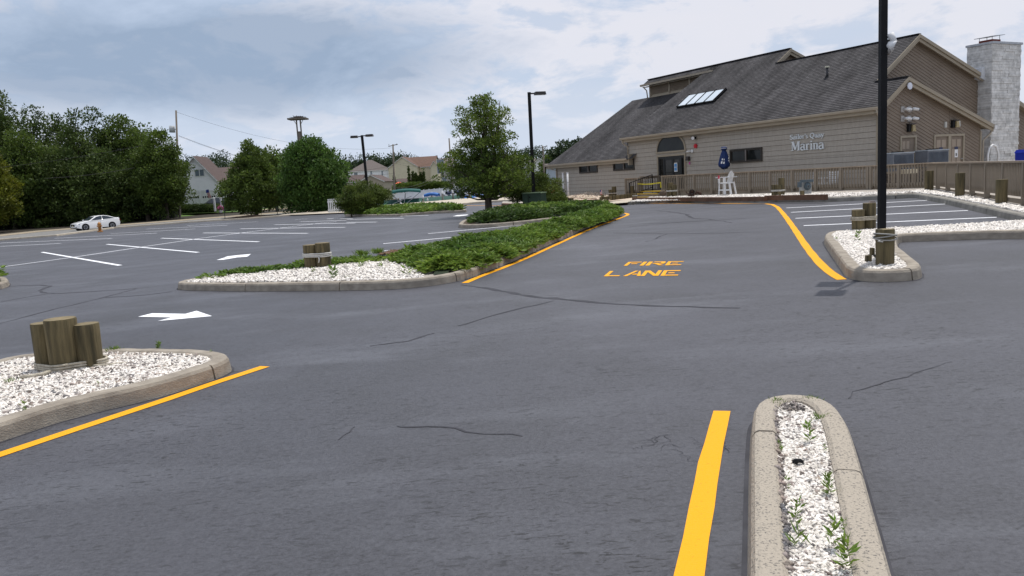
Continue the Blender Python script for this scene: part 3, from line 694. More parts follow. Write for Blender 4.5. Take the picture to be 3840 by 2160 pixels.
# island B (tree island)
Bpx = [(1719, 838), (1725, 841), (1760, 842), (1852, 838), (1960, 829), (2089, 814), (2240, 800), (2330, 788), (2330, 780), (2250, 776), (2000, 782), (1900, 790), (1800, 805), (1735, 825)]
B_ = smooth_line([G(x, y, .14)[:2] for x, y in Bpx], True, 1)
isl_b = island('traffic_island', B_, True, 3.2, concrete, bed_m=soil)
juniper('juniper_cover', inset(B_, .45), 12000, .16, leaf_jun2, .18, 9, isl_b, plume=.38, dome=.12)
jb2 = pxpoly([(1980, 812), (2240, 795), (2310, 785), (2300, 779), (2150, 778), (1960, 783), (1900, 792)], .14)
sprays('juniper_cover', jb2, 6000, .14, leaf_jun, .12, bumps(9, .08, .18, inset(B_, .3)), isl_b)
# island C (far left)
Cpx = [c7b(-20, 492), c7b(160, 488), c7b(640, 486), c7b(1115, 448), c7b(1500, 432), c7b(1520, 440), c7b(1500, 410), c7b(1100, 412), c7b(500, 425), c7b(60, 455), c7b(-30, 475)]
C_ = [G(x, y, .14)[:2] for x, y in Cpx[:5]]+[G(*c7b(1520, 425), .14)[:2], G(*c7b(1450, 400), .14)[:2], G(*c7b(1000, 395), .14)[:2], G(*c7b(400, 415), .14)[:2], G(*c7b(0, 445), .14)[:2]]
isl_c = island('traffic_island', C_, True, 4.5, concrete, bed_m=soil)
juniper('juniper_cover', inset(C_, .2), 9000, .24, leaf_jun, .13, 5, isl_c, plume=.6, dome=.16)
# island D (left edge)
D_ = [G(x, y, .14)[:2] for x, y in [(-500, 1075), (-100, 1072), (0, 1063), (25, 1055), (31, 1048), (24, 1040), (0, 1034), (-200, 1025), (-500, 1030)]]
isl_d = island('traffic_island', D_, True, 2.4, concrete, bed_m=soil)
sprays('juniper_cover', inset(D_, .12), 1800, .14, leaf_jun, .12, lambda x, y: x*0+.16, isl_d)
# island G (right, lamp island joined to the strip)
cG = crop(3000, 560, 2.4155)
Gpx = [(3800, 700), (2029, 733), (1700, 738), (1300, 752), (960, 766), (885, 772), (870, 800), (880, 870), (940, 915), (1000, 965), (1060, 1010), (1092, 1035), (1090, 1062), (1040, 1082), (900, 1095), (700, 1100), (520, 1090), (430, 1062), (402, 1022), (310, 905), (240, 810), (222, 775), (255, 745), (330, 732), (700, 705), (1300, 675), (1900, 637), (2500, 600), (3800, 560)]
G_ = [G(*cG(x, y), .14)[:2] for x, y in Gpx]
isl_g = island('traffic_island', G_, False, 2.2, concrete, kerb_line=smooth_line(G_[:24], False, 1))
pg = sample_poly(inset(G_, .14), 60000); pg = pg[in_poly(pg, pxpoly([(3050, 790), (3900, 790), (3900, 870), (3500, 900), (3480, 1060), (3050, 1060)], .12))]
stones('white_stones', None, 0, .055, stone_w, .115, isl_g, .5, pts=pg[:15000])
# building bed
cD = crop(2300, 480, 4.83); cC = crop(2640, 500, 5.152)
Hk = [(2366, 757), (2380, 755), (2416, 752), (2548, 750), (2700, 748), (2871, 745.5), (3140, 740.5), (3300, 732.5), (3405, 726.5), (3440, 727), cG(1300, 445), cG(1720, 535), cG(2029, 600), cG(2600, 725)]
H_k = [G(x, y, .14)[:2] for x, y in Hk]
bedb = H_k+[np.array([24., 10.]), np.array([30., 20.]), np.array([30., 60.]), np.array([6., 60.])]
bed_h = sheet(bedb, .11).build('gravel_bed', soil_w, None, False, 'structure')
kerb_pieces(H_k, False, bed_h, 1, mat('old grey kerb', (.27, .255, .225), .9, (.17, .16, .14), 3, 7, .3, 30), .15, .18, 3.0)
front_strip = pxpoly([(2360, 757), (2700, 746), (3100, 741), (3300, 731), (3410, 724), (3470, 717), (3300, 722), (3000, 728), (2700, 733), (2440, 740)], .14)
ph = np.concatenate([sample_poly(front_strip, 9000), sample_poly([G(*cG(x, y), .12)[:2] for x, y in ((1010, 395), (1300, 430), (1720, 520), (2100, 600), (2100, 560), (1500, 440), (1100, 375))], 9000)])
stones('white_stones', None, 0, .085, stone_w, .14, bed_h, .5, pts=ph)
# ================================================================ MARINA BUILDING
# local axes: x runs along the long front wall towards the camera, y goes into the building, z up
B_ANG = math.atan2(-.88467639, .46620563)
B0 = np.array([15.22508, 32.7, 0.0])
bx = np.array([.46620563, -.88467639, 0]); by = np.array([.88467639, .46620563, 0])
def BW(x, y, z): return B0+bx*x+by*y+np.array([0, 0, z])
bld = thing('marina_building', 'long taupe shingle-sided marina building with a grey shingle roof and white wall lettering', 'building', B0, B_ANG)
shing_wall = mat('taupe stained shingle siding', (.400, .362, .312), .85, (.355, .320, .275), 1.5, 8, .2, 30, stretch=(5, 5, 1.2))
vinyl = mat('brown vinyl siding', (.215, .170, .128), .6, (.185, .143, .107), 1.5, 5, .08, 30)
trim_m = mat('taupe trim boards', (.335, .285, .215), .6, (.30, .255, .19), 2, 5, .05)
gutter_m = mat('light taupe gutter', (.40, .345, .27), .5, (.35, .30, .235), 2, 5)
door_m = mat('taupe painted door', (.33, .265, .205), .55, (.31, .25, .19), 2, 4)
dkframe = mat('dark brown window frame', (.045, .036, .030), .5, (.03, .025, .02), 3, 4)
def roof_mat(name, a, b_, c_):
    m = bpy.data.materials.new(name); m.use_nodes = True; t = m.node_tree; b = t.nodes['Principled BSDF']; b.inputs['Roughness'].default_value = .9; b.inputs['Specular IOR Level'].default_value = .2
    uv = t.nodes.new('ShaderNodeUVMap')
    br = t.nodes.new('ShaderNodeTexBrick'); br.inputs['Scale'].default_value = 1.0; br.inputs['Brick Width'].default_value = .30; br.inputs['Row Height'].default_value = .143
    br.inputs['Mortar Size'].default_value = .010; br.inputs['Color1'].default_value = (*a, 1); br.inputs['Color2'].default_value = (*b_, 1); br.inputs['Mortar'].default_value = (*c_, 1); br.offset = .5
    t.links.new(uv.outputs[0], br.inputs['Vector'])
    mp = t.nodes.new('ShaderNodeMapping'); mp.inputs['Scale'].default_value = (.55, .16, 1); t.links.new(uv.outputs[0], mp.inputs[0])
    n = t.nodes.new('ShaderNodeTexNoise'); n.inputs['Scale'].default_value = 1.6; n.inputs['Detail'].default_value = 7; n.inputs['Roughness'].default_value = .65; t.links.new(mp.outputs[0], n.inputs['Vector'])
    r = t.nodes.new('ShaderNodeMapRange'); r.inputs[1].default_value = .35; r.inputs[2].default_value = .68; r.inputs[3].default_value = .52; r.inputs[4].default_value = 1.40; t.links.new(n.outputs['Fac'], r.inputs[0])
    n2 = t.nodes.new('ShaderNodeTexNoise'); n2.inputs['Scale'].default_value = 9; n2.inputs['Detail'].default_value = 4; mp2 = t.nodes.new('ShaderNodeMapping'); mp2.inputs['Scale'].default_value = (.8, 2.2, 1); t.links.new(uv.outputs[0], mp2.inputs[0]); t.links.new(mp2.outputs[0], n2.inputs['Vector'])
    r2 = t.nodes.new('ShaderNodeMapRange'); r2.inputs[1].default_value = .3; r2.inputs[2].default_value = .7; r2.inputs[3].default_value = .75; r2.inputs[4].default_value = 1.3; t.links.new(n2.outputs['Fac'], r2.inputs[0])
    mm = t.nodes.new('ShaderNodeMath'); mm.operation = 'MULTIPLY'; t.links.new(r.outputs[0], mm.inputs[0]); t.links.new(r2.outputs[0], mm.inputs[1])
    h = t.nodes.new('ShaderNodeHueSaturation'); t.links.new(br.outputs['Color'], h.inputs['Color']); t.links.new(mm.outputs[0], h.inputs['Value']); t.links.new(h.outputs[0], b.inputs['Base Color'])
    return m
roofm = roof_mat('grey asphalt shingles', (.084, .080, .082), (.058, .055, .057), (.026, .025, .027))
def roof_face(polys, org, u, v, nrm, name, parent, m=roofm, course=.143, step=.013, kind='stuff'):
    """polys in (u,v) metres on the slope, v up the slope; each course is a thin wedge lapping the one below"""
    org, u, v, nrm = [np.array(q, float) for q in (org, u, v, nrm)]; V = []; F = []; UVs = []
    for poly in polys:
        v0, v1 = min(p[1] for p in poly), max(p[1] for p in poly); k0 = int(math.floor(v0/course)); k1 = int(math.ceil(v1/course))
        for k in range(k0, k1):
            c = clip_poly(clip_poly(poly, 0, 1, (k+1)*course), 0, -1, -k*course)
            if len(c) < 3: continue
            o = len(V)
            for p in c:
                hgt = step*(1-(p[1]-k*course)/course)+.004; V.append(tuple(org+u*p[0]+v*p[1]+nrm*hgt)); UVs.append(p)
            F.append(tuple(range(o, o+len(c))))
            # butt edge
            lowp = [p for p in c if abs(p[1]-k*course) < 1e-5]
            if len(lowp) >= 2:
                lowp.sort(); a, b = lowp[0], lowp[-1]; o = len(V)
                for p, h_ in ((a, -.004), (b, -.004), (b, step+.004), (a, step+.004)): V.append(tuple(org+u*p[0]+v*p[1]+nrm*h_)); UVs.append((p[0], p[1]-.003))
                F.append((o, o+1, o+2, o+3))
    me = bpy.data.meshes.new(name); me.from_pydata(V, [], F); me.update(); me.materials.append(m)
    uvl = me.uv_layers.new(name='UVMap'); li = np.empty(len(me.loops), dtype=np.int32); me.loops.foreach_get('vertex_index', li); uvl.data.foreach_set('uv', np.array(UVs)[li].reshape(-1))
    return link(name, me, parent, kind)
def slope(polys_xy, q, z0, y0, name, parent, sgn=1, **k):
    """roof plane z = z0+q*(y-y0)*sgn ; polygons in plan (x,y)"""
    L = math.hypot(1, q); v = (0, sgn/L, q/L); n_ = (0, -sgn*q/L, 1/L)
    P = [[(p[0], (p[1]-y0)*sgn*L) for p in poly] for poly in polys_xy]
    return roof_face(P, (0, y0, z0), (1, 0, 0), v, n_, name, parent, **k)
roof = MB().box((-13, 5, 3.0), (.1, .1, .1)).build('roof', roofm, bld)
Q = .71; ZE = 3.9
def zr(y): return ZE+Q*y
# front slopes (shingle courses) -------------------------------------------------
edge_x = lambda y: -(17.13-.307*y)
slope([[(.32, -.34), (.32, 1.38), (edge_x(1.38), 1.38), (edge_x(-.34), -.34)],
       [(-1.25, 1.38), (-1.25, 4.28), (edge_x(4.28), 4.28), (edge_x(1.38), 1.38)],
       [(-9.5, 4.28), (-9.5, 5.38), (edge_x(5.38), 5.38), (edge_x(4.28), 4.28)]], Q, ZE, 0, 'shingle_slope', roof)
slope([[(-16.2, -.34), (-14.9, 5.3), (-23.4, 5.3), (-25.95, -.34)]], Q+.02, 2.70, 0, 'shingle_slope', roof)
# back slopes: right section, low wing, middle section
slope([[(.32, 1.38), (.32, 7.3), (-1.2, 7.3), (-1.2, 1.38)]], -.343, 4.88, 1.38, 'shingle_slope', roof)
slope([[(-1.25, 4.28), (-1.25, 9.7), (-9.6, 9.7), (-9.6, 4.28)]], -.36, 6.94, 4.28, 'shingle_slope', roof)
slope([[(-9.5, 5.38), (-9.5, 12), (-21.6, 12), (-21.6, 5.38)]], -.36, 7.72, 5.38, 'shingle_slope', roof)
# clerestory roof: small continuation of the front slope
slope([[(-14.8, 4.85), (-14.8, 5.38), (-21.7, 5.38), (-21.7, 4.85)]], Q, ZE, 0, 'shingle_slope', roof)
# west end of the left section (hip) and its back
mbx = MB(); mbx.add([(-25.95, -.34, 2.46), (-25.95, 9.0, 2.5), (-23.4, 5.3, 6.57)], [(0, 1, 2)]); mbx.add([(-23.4, 5.3, 6.57), (-25.95, 9.0, 2.5), (-14.5, 9.0, 4), (-14.5, 5.3, 6.57)], [(0, 1, 2, 3)])
mbx.build('roof_end', roofm, roof)
# sheathing under the slopes (blocks light), ridge caps
sh = MB()
def slab(poly, zf, t=.10): sh.prism([(p[0], p[1], zf(p[1])-t-.02) for p in poly], (0, 0, t))
slab([(.27, -.28), (.27, 1.38), (-16.5, 1.38), (-16.9, -.28)], zr); slab([(-1.3, 1.38), (-1.3, 4.28), (-15.7, 4.28), (-16.5, 1.38)], zr); slab([(-9.55, 4.28), (-9.55, 5.36), (-15.3, 5.36), (-15.7, 4.28)], zr)
slab([(.27, 1.38), (.27, 7.25), (-1.2, 7.25), (-1.2, 1.38)], lambda y: 4.88-.343*(y-1.38)); slab([(-1.3, 4.28), (-1.3, 9.65), (-9.6, 9.65), (-9.6, 4.28)], lambda y: 6.94-.36*(y-4.28))
slab([(-9.55, 5.38), (-9.55, 12), (-21.5, 12), (-21.5, 5.38)], lambda y: 7.72-.36*(y-5.38)); slab([(-16.6, -.28), (-16, 5.2), (-23.4, 5.2), (-25.8, -.28)], lambda y: 2.70+.73*y)
slab([(-15.6, 4.92), (-15.6, 5.36), (-21.6, 5.36), (-21.6, 4.92)], zr, .06)
sh.build('roof_deck', trim_m, roof)
rc = MB()
rc.bar((-1.25, 4.28, 6.965), (-9.5, 4.28, 6.965), .2, .016); rc.bar((-9.5, 5.38, 7.75), (-21.7, 5.38, 7.75), .22, .03); rc.bar((.32, 1.38, 4.905), (-1.25, 1.38, 4.905), .2, .03)
rc.build('ridge_cap', mat('ridge shingles', (.085, .078, .077), .9), roof)
# vertical step between the two front slopes, left part
st_ = MB(); st_.prism([(edge_x(.06)+.02, .06, zr(.06)-.05), (edge_x(5.3)+.02, 5.3, zr(5.3)-.05), (edge_x(5.3)+.02, 5.3, zr(5.3)-1.25), (edge_x(.06)+.02, .06, zr(.06)-1.2)], (.06, 0, 0)); st_.build('roof_step', mat('dark ridge shingles', (.05, .045, .045), .9), roof)

# walls ----------------------------------------------------------------------
def wall_board(p0, p1, p2, p3, out_v, name, m, parent, lap=.020, lip=.004):
    """p0,p1 lower edge; p2,p3 upper edge (p2 above p1); proud at the bottom"""
    p0, p1, p2, p3, o = [np.array(q, float) for q in (p0, p1, p2, p3, out_v)]
    mb = MB(); mb.add([p0, p1, p1+o*lap, p0+o*lap, p3, p2, p2+o*lip, p3+o*lip], [(0, 1, 2, 3), (3, 2, 6, 7), (0, 3, 7, 4), (1, 5, 6, 2), (4, 7, 6, 5)]); return mb.build(name, m, parent, fix=False)
wf = MB().b2((-25.1, .03, -.3), (-.02, .25, 2.55)); wf.b2((-16.9, .04, 2.5), (-.04, .25, 3.75))
wall_f = wf.build('wall', mat('painted gap shade behind siding', (.05, .04, .03), .9), bld)  # backing painted dark so the gaps between boards read as shade
# openings: x0,x1,z0,z1 in the front wall (x negative = further left)
WIN = [(-22.23, -20.25, 1.84, 2.38), (-18.43, -16.43, 1.87, 2.41), (-8.43, -6.38, 1.90, 2.45)]
DOOR = (-14.15, -11.92, .57, 2.43)
OPEN = WIN+[DOOR]
ROW = .235; rows = []; z = .16
while z < 3.78: rows.append((z, min(z+ROW, 3.80))); z += ROW
n_b = 0
for (z0, z1) in rows:
    cuts = sorted({z0, z1} | {c for o_ in OPEN for c in (o_[2], o_[3]) if z0+.02 < c < z1-.02})
    for a, b in zip(cuts[:-1], cuts[1:]):
        left = -25.12 if b <= 2.62 else -16.95
        iv = [(left, -.0)]
        for o_ in OPEN:
            if a >= o_[2]-.021 and b <= o_[3]+.021:
                iv = [r for s_ in iv for r in ((s_[0], min(s_[1], o_[0])), (max(s_[0], o_[1]), s_[1])) if r[1]-r[0] > .02]
        for x0, x1 in iv:
            lp = .020*(b-a)/ROW+.004
            wall_board((x0, 0.02, a+(.010 if a == z0 else 0)), (x1, 0.02, a+(.010 if a == z0 else 0)), (x1, 0.02, b), (x0, 0.02, b), (0, -1, 0), 'siding_board', shing_wall, wall_f, lp, .004); n_b += 1
# corner boards, fascia, soffit, gutters, downspouts
tr = MB(); tr.b2((-.12, -.035, .1), (.03, .05, 3.72)); tr.build('corner_board', trim_m, bld); MB().b2((-25.2, -.03, .1), (-25.08, .1, 2.5)).build('corner_board', trim_m, bld)
fa = MB(); fa.b2((-17.15, -.30, 3.44), (.30, -.27, 3.66)); fa.b2((-17.15, -.27, 3.44), (.30, .02, 3.46)); fa.build('fascia', trim_m, bld)
fa = MB(); fa.b2((-26.0, -.30, 2.24), (-16.55, -.27, 2.46)); fa.b2((-26.0, -.27, 2.24), (-16.55, .02, 2.26)); fa.b2((-16.58, -.32, 2.10), (-16.50, .0, 2.75)); fa.build('fascia', trim_m, bld)
def gutter(x0, x1, z):
    mb = MB(); pr = [(-.30, z-.10), (-.40, z-.10), (-.43, z-.03), (-.43, z+.02), (-.415, z+.02), (-.41, z-.02), (-.39, z-.075), (-.30, z-.075)]
    mb.prism([(x0, a, b) for a, b in pr], (x1-x0, 0, 0)); return mb.build('gutter', gutter_m, bld)
gutter(-17.2, .32, 3.69); gutter(-26.1, -16.6, 2.49)
def downspout(pts, r=.04): return MB().tube(pts, r, 8).build('downspout', gutter_m, bld, True)
downspout([(.18, -.38, 3.60), (.18, -.34, 3.45), (.10, -.08, 3.2), (.10, -.07, .2)]); downspout([(-17.05, -.36, 3.6), (-17.05, -.3, 3.4), (-16.9, -.07, 3.2), (-16.9, -.07, 2.7)]); downspout([(-25.7, -.36, 2.4), (-25.5, -.2, 2.2), (-25.1, -.07, 2.1), (-25.1, -.07, .2)])
# windows
def window(x0, x1, z0, z1):
    fr = MB(); w_ = .06
    fr.b2((x0-.05, -.055, z0-.05), (x1+.05, -.0, z0)); fr.b2((x0-.05, -.055, z1), (x1+.05, -.0, z1+.05)); fr.b2((x0-.05, -.054, z0), (x0, 0, z1)); fr.b2((x1, -.054, z0), (x1+.05, 0, z1))
    wd_ = fr.build('window', dkframe, bld); xm = (x0+x1)/2
    for a, b in ((x0, xm-.03), (xm+.03, x1)):
        s = MB(); s.b2((a, -.03, z0), (b, .0, z0+.05)); s.b2((a, -.03, z1-.05), (b, .0, z1)); s.b2((a, -.029, z0+.05), (a+.05, 0, z1-.05)); s.b2((b-.05, -.029, z0+.05), (b, 0, z1-.05)); s.build('sash', dkframe, wd_)
        MB().b2((a+.05, .012, z0+.05), (b-.05, .018, z1-.05)).build('pane', glass_d, wd_)
    MB().b2((xm-.03, -.045, z0), (xm+.03, .0, z1)).build('mullion', mat('grey mullion', (.20, .18, .17), .5), wd_)
    return wd_
for w_ in WIN: window(*w_)
# arched window over the door: a half ellipse
ax0, ax1, az0, az1 = -14.20, -11.88, 2.71, 3.60; axm = (ax0+ax1)/2; aw = (ax1-ax0)/2; ah = az1-az0
def ell(k, gr=0.0, n=28): return [(axm+(aw+gr)*math.cos(math.pi*i/n), az0+(ah+gr)*math.sin(math.pi*i/n)**(.93)) for i in range(n+1)]
fr = MB(); o_, i_ = ell(0, .09), ell(0, 0)
for k in range(28):
    a, b, c, d = o_[k], o_[k+1], i_[k+1], i_[k]; fr.prism([(a[0], -.05, a[1]), (b[0], -.05, b[1]), (c[0], -.05, c[1]), (d[0], -.05, d[1])], (0, .075, 0))
fr.b2((ax0-.12, -.06, az0-.09), (ax1+.12, .0, az0))
aw_ = fr.build('arched_window', trim_m, bld); ip = ell(0, -.0); MB().prism([(p[0], -.022, p[1]) for p in ip], (0, .03, 0)).build('pane', glass_d, aw_)
ring = MB(); o_, i_ = ell(0, -.0), ell(0, -.05)
for k in range(28):
    a, b, c, d = o_[k], o_[k+1], i_[k+1], i_[k]; ring.prism([(a[0], -.04, a[1]), (b[0], -.04, b[1]), (c[0], -.04, c[1]), (d[0], -.04, d[1])], (0, .02, 0))
ring.build('inner_frame', dkframe, aw_)
# entrance: casing, sidelight, two glazed doors
x0, x1, z0, z1 = DOOR
en = MB(); en.b2((x0-.10, -.05, z0-.3), (x0, .06, z1+.10)); en.b2((x1, -.05, z0-.3), (x1+.10, .06, z1+.10)); en.b2((x0, -.05, z1), (x1, .06, z1+.10)); ent = en.build('entrance', trim_m, bld)
MB().b2((x0, .09, z0), (x1, .12, z1)).build('entrance_back', mat('dark vestibule', (.03, .03, .03), .8), ent)
fr = MB()
for a, b in ((x0, x0+.10), (x0+.42, x0+.52), (x0+1.18, x0+1.28), (x1-.42, x1-.26), (x1-.07, x1)): fr.b2((a, -.01, z0), (b, .08, z1))
fr.b2((x0, -.008, z1-.12), (x1, .08, z1)); fr.b2((x0, -.008, z0), (x1, .08, z0+.1)); fr.build('entrance_frame', mat('black anodised aluminium', (.013, .013, .014), .35), ent)
for a, b in ((x0+.52, x0+1.18), (x0+1.28, x1-.42)):
    d_ = MB(); d_.b2((a, .0, z0+.1), (a+.05, .05, z1-.12)); d_.b2((b-.05, .0, z0+.1), (b, .05, z1-.12)); d_.b2((a+.05, .0, z0+.1), (b-.05, .05, z0+.3)); d_.b2((a+.05, .0, z1-.2), (b-.05, .05, z1-.12)); dd = d_.build('door', mat('black anodised aluminium', (.013, .013, .014)), ent)
    MB().b2((a+.05, .02, z0+.3), (b-.05, .03, z1-.2)).build('pane', mat('grey entrance glass', (.055, .052, .048), .12, (.035, .033, .03), 1.2, 3, spec=.25), dd); MB().bar((a+.08, -.05, z0+.98), (b-.08, -.05, z0+.98), .03).build('push_bar', black_m, dd)
for a, b in ((x0+.10, x0+.42), (x1-.26, x1-.07)): MB().b2((a, .03, z0+.1), (b, .04, z1-.12)).build('sidelight', glass_d, ent)
nb = MB().b2((-12.78, -.03, 1.57), (-12.52, -.012, 2.05)).build('notice', white_m, ent); MB().b2((-12.75, -.036, 1.63), (-12.55, -.031, 2.0)).build('blue_print', mat('blue print', (.10, .30, .62), .6), nb)
MB().b2((-12.74, -.041, 1.80), (-12.56, -.037, 1.83)).build('print_band', white_m, nb)
# gable end (x = 0) with diagonal vinyl siding ------------------------------------
gy = lambda y: (ZE+Q*y if y < 1.38 else 4.88-.343*(y-1.38))
ge = MB(); ge.prism([(0, 0.03, -.2), (0, 6.77, -.2), (0, 6.77, gy(6.77)-.08), (0, 1.38, 4.78), (0, .03, 3.86)], (-.2, 0, 0)); wall_g = ge.build('wall', vinyl, bld)
GD = [(1.36, 2.22), (3.56, 4.44), (4.62, 5.48)]; DH = 2.44
def diag_boards(poly, x, pitch, ang, wall, holes):
    """boards parallel to direction 'ang' (falling towards +y), clipped to the wall polygon, with rectangular door holes cut out"""
    ca, sa = math.cos(ang), math.sin(ang); f = lambda p: p[0]*sa+p[1]*ca     # distance across the boards
    lo, hi = min(map(f, poly)), max(map(f, poly)); k = lo
    while k < hi:
        strip = clip_poly(clip_poly(poly, sa, ca, k+pitch), -sa, -ca, -k)
        pieces = [strip] if len(strip) > 2 else []
        for (ya, yb, zb) in holes:
            nxt = []
            for pc in pieces:
                L_ = clip_poly(pc, 1, 0, ya); R_ = clip_poly(pc, -1, 0, -yb); T_ = clip_poly(clip_poly(clip_poly(pc, -1, 0, -ya), 1, 0, yb), 0, -1, -zb)
                nxt += [q for q in (L_, R_, T_) if len(q) > 2]
            pieces = nxt
        for pc in pieces:
            if max(p[0] for p in pc)-min(p[0] for p in pc) < .04: continue
            n_ = len(pc); mb = MB(); vs = [(x, p[0], p[1]) for p in pc]+[(x+.003+.018*(1-(f(p)-k)/pitch), p[0], p[1]) for p in pc]
            mb.add(vs, [tuple(range(n_, 2*n_))]+[(i, (i+1) % n_, n_+(i+1) % n_, n_+i) for i in range(n_)]); mb.build('siding_board', vinyl, wall, fix=False)
        k += pitch
PITCHV = .135; DANG = rad(22)
diag_boards([(0.03, .2), (6.75, .2), (6.75, gy(6.75)-.12), (1.38, 4.74), (.03, 3.80)], .002, PITCHV, DANG, wall_g, [(a-.08, b+.08, DH+.08) for a, b in GD])
g2 = lambda y: (ZE+Q*y if y < 4.28 else 6.94-.36*(y-4.28))
ge = MB(); ge.prism([(-1.55, 1.2, 4.3), (-1.55, 6.7, 2.6), (-1.55, 6.7, -.2), (-1.55, 9.4, -.2), (-1.55, 9.4, g2(9.4)-.08), (-1.55, 4.28, 6.86), (-1.55, 1.3, 4.72)], (-.2, 0, 0)); wall_g2 = ge.build('wall', vinyl, bld)
diag_boards([(1.2, 4.4), (6.9, 2.45), (6.9, .3), (9.4, .3), (9.4, g2(9.4)-.1), (4.28, 6.82), (1.3, 4.68)], -1.55, PITCHV, DANG, wall_g2, [])
# middle section gable
g3 = lambda y: (ZE+Q*y if y < 5.38 else 7.72-.36*(y-5.38))
ge = MB(); ge.prism([(-9.8, 3.9, 6.5), (-9.8, 9, 5.0), (-9.8, 9, g3(9)-.08), (-9.8, 5.38, 7.64)], (-.2, 0, 0)); wall_g3 = ge.build('wall', vinyl, bld)
diag_boards([(3.9, 6.5), (9, 4.9), (9, g3(9)-.1), (5.38, 7.6)], -9.798, PITCHV, DANG, wall_g3, [])
# rake boards
def rake(x, pts, name='rake_board'):
    for (a, b) in zip(pts[:-1], pts[1:]):
        for j, (dx, d0, d1) in enumerate(((.0, -.02, .13), (-.06, .13, .27))):
            mb = MB(); mb.prism([(x+dx, a[0], a[1]-d0), (x+dx, b[0], b[1]-d0), (x+dx, b[0], b[1]-d1), (x+dx, a[0], a[1]-d1)], (-.05, 0, 0)); mb.build(name, trim_m, bld)
        mb = MB(); mb.prism([(x-.05, a[0], a[1]-.16), (x-.05, b[0], b[1]-.16), (x-.33, b[0], b[1]-.16), (x-.33, a[0], a[1]-.16)], (0, 0, .02)); mb.build('soffit', trim_m, bld)
rake(.33, [(-.36, zr(-.36)-.02), (1.38, 4.86), (7.3, 4.86-.343*5.92)])
rake(-1.22, [(1.42, zr(1.42)-.02), (4.28, 6.92), (9.72, 6.92-.36*5.44)])
rake(-9.46, [(3.9, zr(3.9)-.02), (5.38, 7.70), (8.6, 7.70-.36*3.22)])
# doors in the gable end
for i, (a, b) in enumerate(GD):
    c = MB(); c.b2((0, a-.09, .4), (.05, a, DH+.09)); c.b2((0, b, .4), (.05, b+.09, DH+.09)); c.b2((0, a, DH), (.05, b, DH+.09)); dr = c.build('door', trim_m, bld)
    b_ = b-(.24 if i == 0 else 0)
    MB().b2((-.03, a, .42), (-.005, b_, DH)).build('door_leaf', door_m, dr)
    if i == 0: MB().b2((-.12, b_, .42), (-.10, b, DH)).build('opening_reveal', mat('dark vestibule', (.03, .03, .03)), dr)
    wl = (b_-a)
    for (u0, u1) in ((.14, .45), (.55, .86)):
        for (w0, w1) in ((1.98, 2.30), (1.20, 1.88), (.58, 1.08)): MB().b2((-.006, a+wl*u0, w0), (.006, a+wl*u1, w1)).build('panel', door_m, dr)
    if i: 
        nt_ = MB().b2((.0, a+.32, 1.52), (.012, a+.54, 1.86)).build('notice', white_m, dr); MB().b2((.0, a+.32, 1.87), (.014, a+.54, 1.98)).build('door_sign', mat('dark blue sign plate', (.03, .04, .10), .5), dr)
        MB().b2((.012, a+.39, 1.58), (.016, a+.46, 1.70)).build('pictogram', black_m, nt_)
        MB().tube([(.0, b-.08, 1.45), (.07, b-.08, 1.45), (.07, b-.16, 1.45)], .018, 6).build('door_handle', steel, dr)
    else: MB().b2((.0, a+.24, 1.68), (.01, a+.32, 1.80)).build('pink_sticker', mat('magenta sticker', (.75, .05, .45), .6), dr)
# right-hand gutter end and downspout
MB().b2((-.9, 7.22, 2.70), (.36, 7.34, 2.82)).build('gutter', gutter_m, bld); MB().box((.36, 7.30, 2.74), (.05, .16, .17)).build('gutter_end_cap', white_m, bld)
downspout([(.2, 7.28, 2.68), (.2, 7.2, 2.5), (.08, 6.86, 2.2), (.08, 6.84, .4)]); MB().b2((-.02, 6.70, .1), (.05, 6.80, 2.6)).build('corner_board', trim_m, bld)
# disc at the gable peak
MB().tube([(.33, 1.40, 4.50), (.37, 1.40, 4.50)], .14, 20).build('round_vent_cover', mat('pale blue white plastic', (.68, .71, .80), .4), bld)
# clerestory louvres
cl = MB().b2((-21.45, 5.22, 6.5), (-15.2, 5.34, 7.5)).build('clerestory', trim_m, bld)
for i in range(3):
    a = -21.2+i*1.95
    for k in range(7): 
        z_ = 6.72+k*.085; mb = MB(); mb.add([(a, 5.20, z_), (a+1.75, 5.20, z_), (a+1.75, 5.16, z_+.0), (a, 5.16, z_), (a, 5.21, z_+.07), (a+1.75, 5.21, z_+.07)], [(0, 1, 2, 3), (3, 2, 5, 4), (0, 3, 4), (1, 5, 2)]); mb.build('louvre_blade', vinyl, cl, fix=False)
    MB().b2((a-.12, 5.14, 6.62), (a-.02, 5.22, 7.4)).build('louvre_post', trim_m, cl)
gm = MB(); gm.prism([(-21.8, a, b) for a, b in ((4.86, 7.28), (4.74, 7.28), (4.72, 7.40), (4.86, 7.40))], (6.9, 0, 0)); gm.b2((-21.75, 4.86, 7.22), (-15.0, 5.2, 7.24)); gm.build('gutter', gutter_m, bld)
downspout([(-21.6, 4.85, 7.25), (-21.5, 5.05, 7.0), (-21.5, 5.12, 6.5)])
